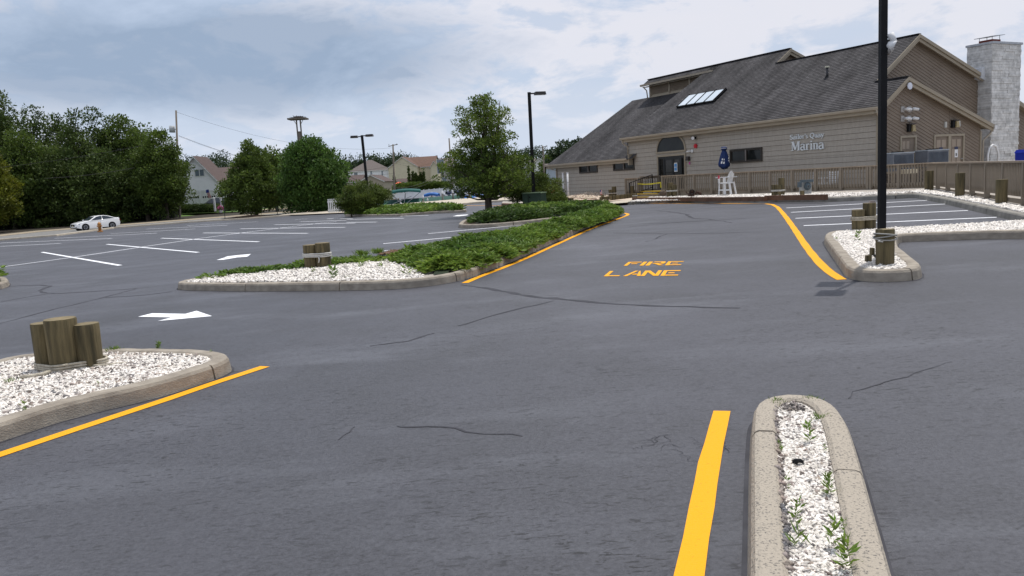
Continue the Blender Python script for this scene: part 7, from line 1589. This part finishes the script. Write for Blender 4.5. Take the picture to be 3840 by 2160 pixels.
# sunroom, parasol
gable_house('low brown-roofed sunroom in front of the cream house', (hz(800, 850, 280)[0], 280), (hz(1010, 850, 280)[0], 280), 5, -.6, hz(900, 872, 280)[2], hz(900, 830, 280)[2]-hz(900, 872, 280)[2]+.2, white_m, rf_purp, 'x', [(2, 1.0, 1.8, 1.5), (7, 1.0, 1.8, 1.5), (12, 1.0, 1.8, 1.5)], name='sunroom', cat='sunroom')
for i, (x, y) in enumerate(((715, 885), (838, 868))): p = hz(x, y, 262.); t = thing('garden_parasol', ['red garden parasol left of the round cypress', 'red garden parasol right of the round cypress'][i], 'parasol', (p[0], 262., -.5)); z_ = p[2]+.5; MB().tube([(0, 0, 0), (0, 0, z_)], .04, 6).build('pole', white_m, t); MB().tube([(0, 0, z_-.8), (0, 0, z_)], [2.2, .08], 8).build('canopy', mat('orange red canvas', (.70, .12, .05), .7), t)
# grey houses behind
t, d, L, H_ = gable_house('grey house with tall windows right of the cream house', (hz(1470, 640, 320)[0], 320), (hz(1700, 640, 320)[0], 320), 18, -.6, hz(1560, 632, 320)[2], hz(1500, 497, 328)[2]-hz(1560, 632, 320)[2], vin_g, rf_grey, 'x', [(1.2, hz(1500, 745, 320)[2]+.6, .9, 1.1), (6, hz(1550, 745, 320)[2]+.6, .6, 2.1)])
t, d, L, H_ = gable_house('grey-roofed house rising behind the cream house', (hz(1290, 560, 352)[0], 352), (hz(1500, 560, 352)[0], 352), 18, -.6, hz(1400, 560, 352)[2], hz(1400, 505, 362)[2]-hz(1400, 560, 352)[2], vin_g, rf_grey, 'x')
gable_house('small white gabled house right of the single-head lamp post', (D(*c4z(790, 830), 300)[0], 300), (D(*c4z(885, 830), 300)[0], 300), 10, -.6, D(*c4z(880, 800), 300)[2], D(*c4z(828, 758), 300)[2]-D(*c4z(880, 800), 300)[2], white_m, rf_grey, 'y', [(6.4, 4.4, 1.2, 2.6)], over=.5)
gable_house('grey-roofed house left of the small white gabled one', (D(*c4z(690, 830), 312)[0], 312), (D(*c4z(800, 830), 312)[0], 312), 10, -.6, D(*c4z(780, 800), 312)[2], D(*c4z(780, 762), 320)[2]-D(*c4z(780, 800), 312)[2], vin_g, rf_grey, 'x')
gable_house('dark-roofed house between the white gable and the marina', (D(*c4z(880, 830), 316)[0], 316), (D(*c4z(985, 830), 316)[0], 316), 10, -.6, D(*c4z(940, 825), 316)[2], D(*c4z(930, 788), 324)[2]-D(*c4z(940, 825), 316)[2], vin_b, rf_purp, 'x')
gable_house('pale blue house corner beside the marina building', (D(*c4z(915, 860), 200)[0], 200), (D(*c4z(1010, 860), 200)[0], 200), 8, -.4, D(*c4z(940, 852), 200)[2], D(*c4z(940, 812), 206)[2]-D(*c4z(940, 852), 200)[2], vin_b, rf_grey, 'x', hip=True)
# chimneys pipes
for (x, y, y2, d_) in ((1448, 440, 490, 330), (925, 430, 470, 320)): p = hz(x, y2, d_); q = hz(x, y, d_); tag(MB().tube([p-[0, 0, .6], q], .4, 8).build('chimney_stack', steel), ['thin chimney stack on the grey-roofed house', 'thin chimney stack behind the cream house ridge'][0 if x > 1000 else 1], 'chimney')
# cypresses
cyp = [(1015, 595, 940, 30), (1080, 635, 935, 28), (1125, 690, 925, 24), (1160, 730, 925, 24), (1205, 660, 935, 30), (1250, 635, 935, 34), (770, 745, 935, 44), (595, 770, 930, 34), (910, 870, 945, 28), (1215, 790, 930, 40)]
cl_ = ['tallest narrow cypress, leftmost of the row before the cream house', 'second narrow cypress of the row, right of the tallest', 'short narrow cypress in the middle of the row', 'shortest pale cypress in the gap of the row', 'broad dark cypress right of the gap', 'tall pointed cypress at the right end of the row', 'rounded dark cypress behind the crossarm pole', 'narrow cypress at the foot of the white house', 'small conical cypress before the sunroom', 'wide bushy cypress behind the right end of the row']
for (x, ty, by_, hw), lab in zip(cyp, cl_):
    dd = 275.; b = hz(x, by_, dd); tp_ = hz(x, ty, dd); k = dd/FPX/4.2933; g_ = -.5; h_ = tp_[2]-g_
    tree('cypress', lab, 'cypress tree', (b[0], dd, g_), h_-.3, .3, interp_prof([(0, hw*k*.8), (.3, hw*k*.8), (.6, hw*k*.62), (.85, hw*k*.35), (1, .05)]), 90, .30, 3600, .28, leaf_dark, .2, 2, 'narrow dark cypresses before the cream house', fill=.4)
# juniper hedge above the white fence
hg = []
for i in range(90): x = 790+i*9.0; p = hz(x, 955-(x-790)*.045+random.uniform(-12, 12), 151+random.uniform(-1, 1)); hg.append((p[0], p[1], p[2], .75))
o = thing('spreading_hedge', 'low spreading juniper hedge behind the white vinyl fence', 'hedge', (0, 0, 0)); crown_leaves('foliage', hg, 9000, .34, leaf_mid, o, inner=.3)
# far wood: one mass, and separate spruces standing out of it
fm = []
for i in range(560):
    px = random.uniform(620, 2500); d_ = random.uniform(420, 460); top = np.interp(px, [620, 800, 1000, 1250, 1330, 1400, 1500, 1560, 1700, 1990, 2060, 2130, 2200, 2500], [600, 592, 592, 605, 595, 590, 585, 598, 600, 560, 550, 560, 560, 560]); p = D(px, top+random.uniform(6, 90)**1.0, d_); fm.append((p[0], p[1], p[2], random.uniform(3.2, 6.0)))
tag(crown_leaves('distant_wood', fm, 90000, .95, leaf_far, None, kind='stuff', inner=.25), 'dark band of distant wood behind the houses', 'wood')
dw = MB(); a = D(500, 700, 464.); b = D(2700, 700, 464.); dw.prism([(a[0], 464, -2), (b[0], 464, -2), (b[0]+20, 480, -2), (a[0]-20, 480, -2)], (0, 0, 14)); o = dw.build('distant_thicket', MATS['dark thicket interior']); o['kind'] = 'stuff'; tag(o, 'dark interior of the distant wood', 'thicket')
mb = MB(); 
for i, (x, ty, nm) in enumerate(((430, 430, 'tall spire-topped spruce left of the crossarm pole'), (510, 465, 'spruce behind the white house roof, second from the left spire'), (125, 475, 'spruce above the white house gable'), (50, 482, 'spruce left of the white house gable'), (620, 435, 'spruce close left of the crossarm pole'), (700, 455, 'spruce directly behind the crossarm pole'), (875, 425, 'spruce tip above the cream house ridge'), (228, 485, 'spruce above the white house ridge'), (1620, 450, 'spruce left of the young tree'))):
    dd = 400.+i; b = hz(x, 600, dd); tp_ = hz(x, ty, dd); h_ = tp_[2]+.5; tree('spruce_tree', nm, 'spruce tree', (b[0], dd, -.5), h_, 2, interp_prof([(0, 6.2), (.4, 4.6), (.7, 2.6), (.9, 1.2), (1, .1)]), 80, 1.1, 2400, .95, leaf_far, .2, 2, 'spruces standing above the distant wood', fill=.3)
for i, (x, ty, nm, m_) in enumerate(((1055, 575, 'conical spruce beside the marina roof edge', leaf_far), (965, 720, 'pale green tree left of the marina roof edge', leaf_mid), (1205, 548, 'dark round tree just above the marina roof edge', leaf_far))):
    dd = 230.+i*8; b = D(*c4z(x, 850), dd); tp_ = D(*c4z(x, ty), dd); tree('background_tree', nm, 'tree', (b[0], dd, -.4), tp_[2]+.2, 1.5, interp_prof([(0, 5.0), (.4, 4.6), (.7, 3.2), (.9, 1.5), (1, .3)]), 80, 1.2, 6000, .62, m_, .2, 3, fill=.3)
# ================================================================ MARINA: FENCE, DOCK, PILES, BOATS
vf = mat('white vinyl fence', (.88, .87, .88), .5, (.83, .82, .84), 1, 3)
F0 = hz(760, 1180, 140.5); 
def fpt(x, ytop, ybot, d_): return hz(x, ytop, d_), hz(x, ybot, d_)
fx0 = hz(745, 1100, 141.)[0]; fx1 = hz(2080, 1000, 141.)[0]; pts_t = [(760, 1060), (1210, 1000), (1530, 968), (1760, 945), (2080, 925)]
ftop = lambda x: np.interp(x, [hz(a, b, 141.)[0] for a, b in pts_t], [hz(a, b, 141.)[2] for a, b in pts_t]); fbot = lambda x: ftop(x)-1.0*np.interp(x, [fx0, fx1], [(1165-1060)/4.2933*141/FPX, (1062-925)/4.2933*141/FPX])
fn = thing('vinyl_fence', 'long white vinyl fence on the bulkhead behind the boats', 'fence', (0, 0, 0)); npn = 16
for i in range(npn):
    xa_ = fx0+(fx1-fx0)*i/npn; xb_ = fx0+(fx1-fx0)*(i+1)/npn; MB().prism([(xa_+.07, 141, fbot(xa_)-.1), (xb_-.07, 141, fbot(xb_)-.1), (xb_-.07, 141, ftop(xb_)-.12), (xa_+.07, 141, ftop(xa_)-.12)], (0, .05, 0)).build('fence_panel', vf, fn); MB().bar((xa_, 141, ftop(xa_)-.08), (xb_, 141, ftop(xb_)-.08), .10, .12).build('rail', vf, fn)
    MB().b2((xa_-.08, 140.92, fbot(xa_)-.4), (xa_+.08, 141.1, ftop(xa_)+.08)).build('post', vf, fn)
bkw = MB(); 
for i in range(12):
    xa_ = fx0-4+(26-fx0+4)*i/12; xb_ = fx0-4+(26-fx0+4)*(i+1)/12; bkw.prism([(xa_, 140.6, -2.2), (xb_, 140.6, -2.2), (xb_, 140.6, fbot(min(xb_, fx1))-.05), (xa_, 140.6, fbot(min(xa_, fx1))-.05)], (0, 12, 0))
struct('far_bank', bkw, bulk_m)
cap_m = mat('white piling cap', (.75, .75, .76), .5)
dpile = mat('grey dock piling', (.16, .145, .125), .9, (.09, .085, .075), 3, 6, .3, 12, stretch=(3, 3, .4))
piles = [(860, 1105, 1185, 34, 84.2), (870, 1185, 1222, 34, 83.4), (1228, 1075, 1185, 36, 83.6), (1185, 1170, 1222, 32, 83.4), (1187, 1225, 1245, 28, 83.8), (1366, 1022, 1170, 34, 95), (1538, 1005, 1190, 38, 84), (1565, 1035, 1110, 30, 105), (1410, 1105, 1135, 30, 108), (1175, 1135, 1170, 30, 105), (1300, 1120, 1175, 30, 84), (1705, 988, 1208, 34, 83.8), (1735, 1075, 1130, 30, 110), (1623, 1082, 1125, 28, 112), (1820, 1065, 1120, 28, 110), (1872, 985, 1200, 34, 83.6), (1845, 1010, 1180, 26, 96), (1916, 1055, 1100, 28, 112), (1826, 1130, 1205, 34, 84.2), (2155, 1115, 1165, 38, 84.2), (1500, 1155, 1190, 32, 83.4), (920, 1155, 1195, 26, 96), (1052, 1145, 1185, 26, 98)]
ORD = 'leftmost|second|third|fourth|fifth|sixth|seventh|eighth|ninth|tenth|eleventh|twelfth'.split('|'); so_ = sorted(range(len(piles)), key=lambda i: piles[i][0]); PLAB = {}
for r_, i in enumerate(so_):
    tall = 'tall' if piles[i][2]-piles[i][1] > 85 else 'short'; far_ = len(so_)-1-r_
    PLAB[i] = ('%s grey dock piling with a white cap, %s from the left of the basin' % (tall, ORD[r_])).replace('leftmost from the left', 'leftmost') if r_ < 12 else ('%s grey dock piling with a white cap, %s from the right of the basin' % (tall, ORD[far_])).replace('leftmost from the right', 'rightmost')
for i, (x, ty, by_, w, dd) in enumerate(piles):
    p = hz(x, by_, dd); q = hz(x, ty, dd); r_ = w*.40/4.2933*dd/FPX; zt_ = q[2]; zb_ = max(min(p[2], zt_-.5), -2.3) if by_ > 1195 else -2.3; t = thing('dock_piling', PLAB[i], 'piling', (q[0], dd, zb_), 0, 'white-capped dock pilings in the basin'); MB().tube([(0, 0, -.2), (0, 0, zt_-zb_-.35)], r_, 10).build('post', dpile, t, True); MB().tube([(0, 0, zt_-zb_-.38), (0, 0, zt_-zb_-.22), (0, 0, zt_-zb_)], [r_*1.25, r_*1.2, .02], 10).build('cap', cap_m, t)
p = hz(1985, 1195, 82.); t = thing('dock_piling', 'thick plain brown piling left of the green pole', 'piling', (p[0], 82., gz(p[0]))); MB().tube([(0, 0, -1), (0, 0, 100/4.2933*82/FPX)], 20/4.2933*82/FPX, 12).build('post', wood_pile, t, True)
p = hz(2015, 1180, 82.); t = thing('green_pole', 'thin bright green pole beside the thick brown piling', 'pole', (p[0], 82., gz(p[0]))); MB().tube([(0, 0, -1), (0, 0, 200/4.2933*82/FPX)], 8/4.2933*82/FPX, 8).build('pole_shaft', mat('bright green paint', (.10, .32, .08), .6), t)
for i, (x, y) in enumerate(((1100, 1000), (1300, 1185), (2000, 1120))): pass
# floating docks
dkm = mat('grey dock boards', (.30, .27, .23), .9, (.22, .2, .17), 2, 5)
dkt = thing('floating_dock', 'grey plank dock running across the boat basin', 'dock', (0, 0, 0)); nd = 60
for k in range(nd): x = -18+k*.72; MB().b2((x, 98, -.85), (x+.70, 99.6, -.72)).build('plank', dkm, dkt)
for k in range(18): MB().b2((4.2, 83+k*.85, -.85), (5.8, 83.8+k*.85, -.72)).build('plank', dkm, dkt)
# boats
hullw = mat('white gelcoat', (.74, .75, .76), .25, (.70, .71, .72), 1, 2, coat=.3); canv_g = mat('teal boat canvas', (.006, .10, .090), .7, (.005, .075, .07), 2, 4); canv_dg = mat('dark green boat cover', (.012, .075, .055), .75, (.008, .05, .04), 2, 4); canv_b = mat('blue boat canvas', (.03, .14, .42), .7, (.02, .10, .32), 2, 4); canv_n = mat('navy boat canvas', (.012, .02, .06), .7)
def boat(lab, px, dist, z, L_, W_, rz, hull=hullw, cover=None, canopy=None, wind=True, group=None):
    p = hz(*px, dist); t = thing('motor_boat', lab, 'boat', (p[0], dist, z), rz, group); st_n = [(-.5, .92, 0), (-.2, 1, 0), (.15, .95, .03), (.35, .7, .10), (.47, .3, .2), (.5, .05, .25)]
    vs = []; 
    for q_, w, rise in st_n:
        x = q_*L_; vs += [(x, 0, -.35+rise), (x, -W_/2*w*.75, -.1+rise), (x, -W_/2*w, .55+rise*1.2), (x, W_/2*w, .55+rise*1.2), (x, W_/2*w*.75, -.1+rise)]
    n_ = 5; MB().add(vs, [(j*n_+i, j*n_+(i+1) % n_, (j+1)*n_+(i+1) % n_, (j+1)*n_+i) for j in range(5) for i in range(n_)]+[(0, 1, 2, 3, 4), tuple(25+i for i in range(5))]).build('hull', hull, t)
    if cover is not None:
        vs = []
        for q_, w, rise in st_n: x = q_*L_; vs += [(x, -W_/2*w*1.02, .50+rise*1.2), (x, -W_/2*w*.55, .85+rise*.8), (x, 0, 1.05+rise*.5), (x, W_/2*w*.55, .85+rise*.8), (x, W_/2*w*1.02, .50+rise*1.2)]
        MB().add(vs, [(j*5+i, j*5+i+1, (j+1)*5+i+1, (j+1)*5+i) for j in range(5) for i in range(4)]+[(0, 1, 2, 3, 4)]).build('boat_cover', cover, t, True)
    if wind: MB().prism([(L_*.12, -W_*.40, .55), (L_*.20, -W_*.36, .55), (L_*.08, -W_*.33, 1.25), (L_*.02, -W_*.36, 1.25)], (0, W_*.75, 0)).build('windscreen', car_glass, t); MB().b2((-L_*.35, -W_*.3, .5), (L_*.02, W_*.3, .8)).build('cockpit_seats', hullw, t)
    if canopy is not None:
        cm, x0_, x1_, zc_, wc = canopy; vs = []; ns = 8
        for i in range(ns+1):
            x = x0_+(x1_-x0_)*i/ns; z_ = zc_+.22*math.sin(math.pi*(.1+.8*i/ns)); vs += [(x, -wc/2, z_-.32), (x, -wc/2, z_-.10), (x, -wc/4, z_+.02), (x, wc/4, z_+.02), (x, wc/2, z_-.10), (x, wc/2, z_-.32)]
        MB().add(vs, [(j*6+i, j*6+i+1, (j+1)*6+i+1, (j+1)*6+i) for j in range(ns) for i in range(5)]).build('canopy', cm, t, True)
        xm = (x0_+x1_)/2
        for s_ in (-1, 1):
            for q_ in (x0_+.1, xm, x1_-.1): MB().tube([(xm+(q_-xm)*.1-.2, s_*wc*.48, .5), (q_, s_*wc*.48, zc_-.25)], .035, 6).build('canopy_frame', steel, t)
            MB().tube([(x0_+.2, s_*wc*.48, .6), (xm+.6, s_*wc*.48, zc_-.6)], .03, 6).build('canopy_frame', steel, t)
    return t
zc1 = hz(980, 1010, 86)[2]; k_ = 86/FPX/4.2933
boat('motor boat under a teal canopy with dark green covers behind the juniper bed', (1150, 1180), 85.5, -.78, 9.0, 2.7, rad(6), cover=canv_dg, canopy=(canv_g, -2.9, .35, zc1+.78, 2.6), wind=False)
t_ = bpy.data.objects['motor_boat']
p = hz(1630, 1190, 86); boat('white motor boat with a bright blue canopy and raked windscreen', (1620, 1190), 90, -.80, 6.0, 2.1, rad(-6), canopy=(canv_b, -2.5, -.9, hz(1430, 1068, 90)[2]+.80, 1.5))
boat('motor boat with a navy canopy behind the young tree trunk', (2080, 1120), 96, -.8, 7, 2.4, rad(10), canopy=(canv_n, -3.5, 2.8, hz(2000, 1010, 96)[2]+.8, 2.4))
boat('white motor boat with a blue cover near the green pole', (2060, 1190), 90, -.8, 5.5, 2.1, rad(80), cover=canv_b, wind=False)
boat('white motor boat moored right of the young tree trunk', (2330, 1120), 92, -.8, 6, 2.2, rad(15), cover=mat('pale blue cover', (.10, .16, .35), .7), wind=False)
boat('white cabin boat showing above the small shrub', (2620, 985), 118, -.6, 7, 2.5, rad(20)); boat('small white boat moored beyond the dock', (1790, 1180), 103, -.8, 5, 2, rad(30))
boat('white boat with pale blue cover behind the street trees', (20, 1110), 84, -.8, 7, 2.4, rad(4), cover=mat('pale blue cover', (.10, .16, .35)), wind=False)
# white picket fence behind the maple
pk = thing('picket_fence', 'low white picket fence between the maple and the golden shrub', 'fence', G(1272, 797, .05)); kpk = pk.location[1]/FPX
for i in range(14): MB().b2((-.9+i*.16, 0, 0), (-.81+i*.16, .03, 52*kpk)).build('picket', white_m, pk)
MB().b2((-.95, .03, .9), (1.35, .07, 1.0)).build('rail', white_m, pk); MB().b2((-.95, .03, .2), (1.35, .07, .3)).build('rail', white_m, pk)
# tan low wall segments near the quay shrub bed
kb = [G(*c7b(*q), .14)[:2] for q in ((1968, 350), (2100, 358), (2300, 372), (2500, 380))]; qb = sheet(kb+[G(*c7b(2500, 330), .14)[:2], G(*c7b(1985, 318), .14)[:2]], .12).build('planting_bed', soil_w, None, False, 'structure'); kerb_pieces(kb, False, qb, 1, tie_m, .16, .2, 3)
# ================================================================ WEEDS
for i, (x, y, h_, n_, lab) in enumerate(((825, 492, .20, 26, 'tall pointed weed standing in the narrow island, nearest its rounded head'), (965, 860, .17, 46, 'bushy low weed against the right kerb of the narrow island'), (672, 830, .14, 9, 'broad-leaved weed by the left kerb of the narrow island'), (735, 1090, .20, 20, 'nettle-like weed left of centre in the narrow island'), (1000, 1245, .22, 22, 'nettle-like weed near the lower right of the narrow island'), (760, 1215, .16, 8, 'thin grassy weed low in the narrow island'), (1095, 1400, .24, 30, 'large leafy weed at the bottom edge of the narrow island'), (600, 218, .09, 40, 'grass tuft on the left of the narrow island head'), (850, 200, .09, 36, 'grass tuft on the right of the narrow island head'), (915, 330, .10, 26, 'grass tuft on the right kerb behind the pointed weed'), (620, 560, .11, 22, 'small weed along the left kerb'), (940, 560, .08, 16, 'tiny weed along the right kerb'), (1080, 1130, .10, 18, 'small weed on the right kerb below the bushy one'))):
    p = G(*cF(x, y), .115); weed(p[0], p[1], p[2], h_*.56, lab, None, int(n_*1.2), .36, tuft=(i in (5, 7, 8, 9)))
for i, (x, y, h_, n_, lab) in enumerate(((690, 735, .08, 60, 'grass tuft behind the near-left piling cluster'), (960, 725, .09, 70, 'leafy weed on the back kerb of the near-left island'), (155, 1110, .10, 16, 'small weed at the front of the near-left island'), (60, 925, .07, 24, 'low green weed left of the near-left pilings'), (1275, 752, .05, 16, 'tiny weed near the tip of the near-left island'), (600, 955, .06, 10, 'tiny weed in the middle of the near-left island'))):
    p = G(*cE(x, y), .115); weed(p[0], p[1], p[2], h_, lab, None, n_, .4, tuft=(i in (0, 3)))
for i, (x, y, h_, n_, lab) in enumerate(((300, 600, .22, 34, 'leafy weed in front of the middle island pilings'), (500, 520, .20, 18, 'thin weed right of the middle island pilings'), (655, 520, .16, 18, 'weed near the middle of the white stones'), (725, 490, .15, 16, 'weed at the upper edge of the white stones'), (848, 580, .22, 14, 'spindly weed by the juniper edge'), (855, 450, .26, 60, 'light green weed clump rising at the juniper edge'), (510, 435, .20, 110, 'tall grass clump behind the white stones'), (625, 420, .20, 90, 'second tall grass clump left of the bare patch'), (310, 490, .14, 24, 'weed at the foot of the middle island pilings'), (30, 540, .12, 30, 'creeping weed left of the middle island pilings'), (400, 600, .06, 26, 'low weed along the middle island kerb'), (150, 555, .10, 20, 'weed before the middle island pilings'))):
    p = G(*c2b(x, y), .12); weed(p[0], p[1], p[2], h_, lab, None, n_, .5, tuft=(i in (6, 7, 10)))
p = G(*cG(520, 830), .12); weed(p[0], p[1], p[2], .16, 'weed among the white stones left of the single roped piling', None, 22); p = G(*cG(330, 820), .12); weed(p[0], p[1], p[2], .06, 'low weed along the left kerb of the lamp island', None, 30)
# brown bare patch on the middle island
bp_ = patch_; mb = MB(); mb.add([(q[0], q[1], gz(q[0])+.20) for q in bp_], [tuple(f) for f in tri_poly(bp_)]); mb.build('bare_mulch', soil, isl_a)['kind'] = 'stuff'
stones('wood_chips', bp_, 1500, .07, mat('brown wood chips', (.20, .12, .07), .9, (.12, .07, .045), 9, 4, island=.3), .205, isl_a, .3)
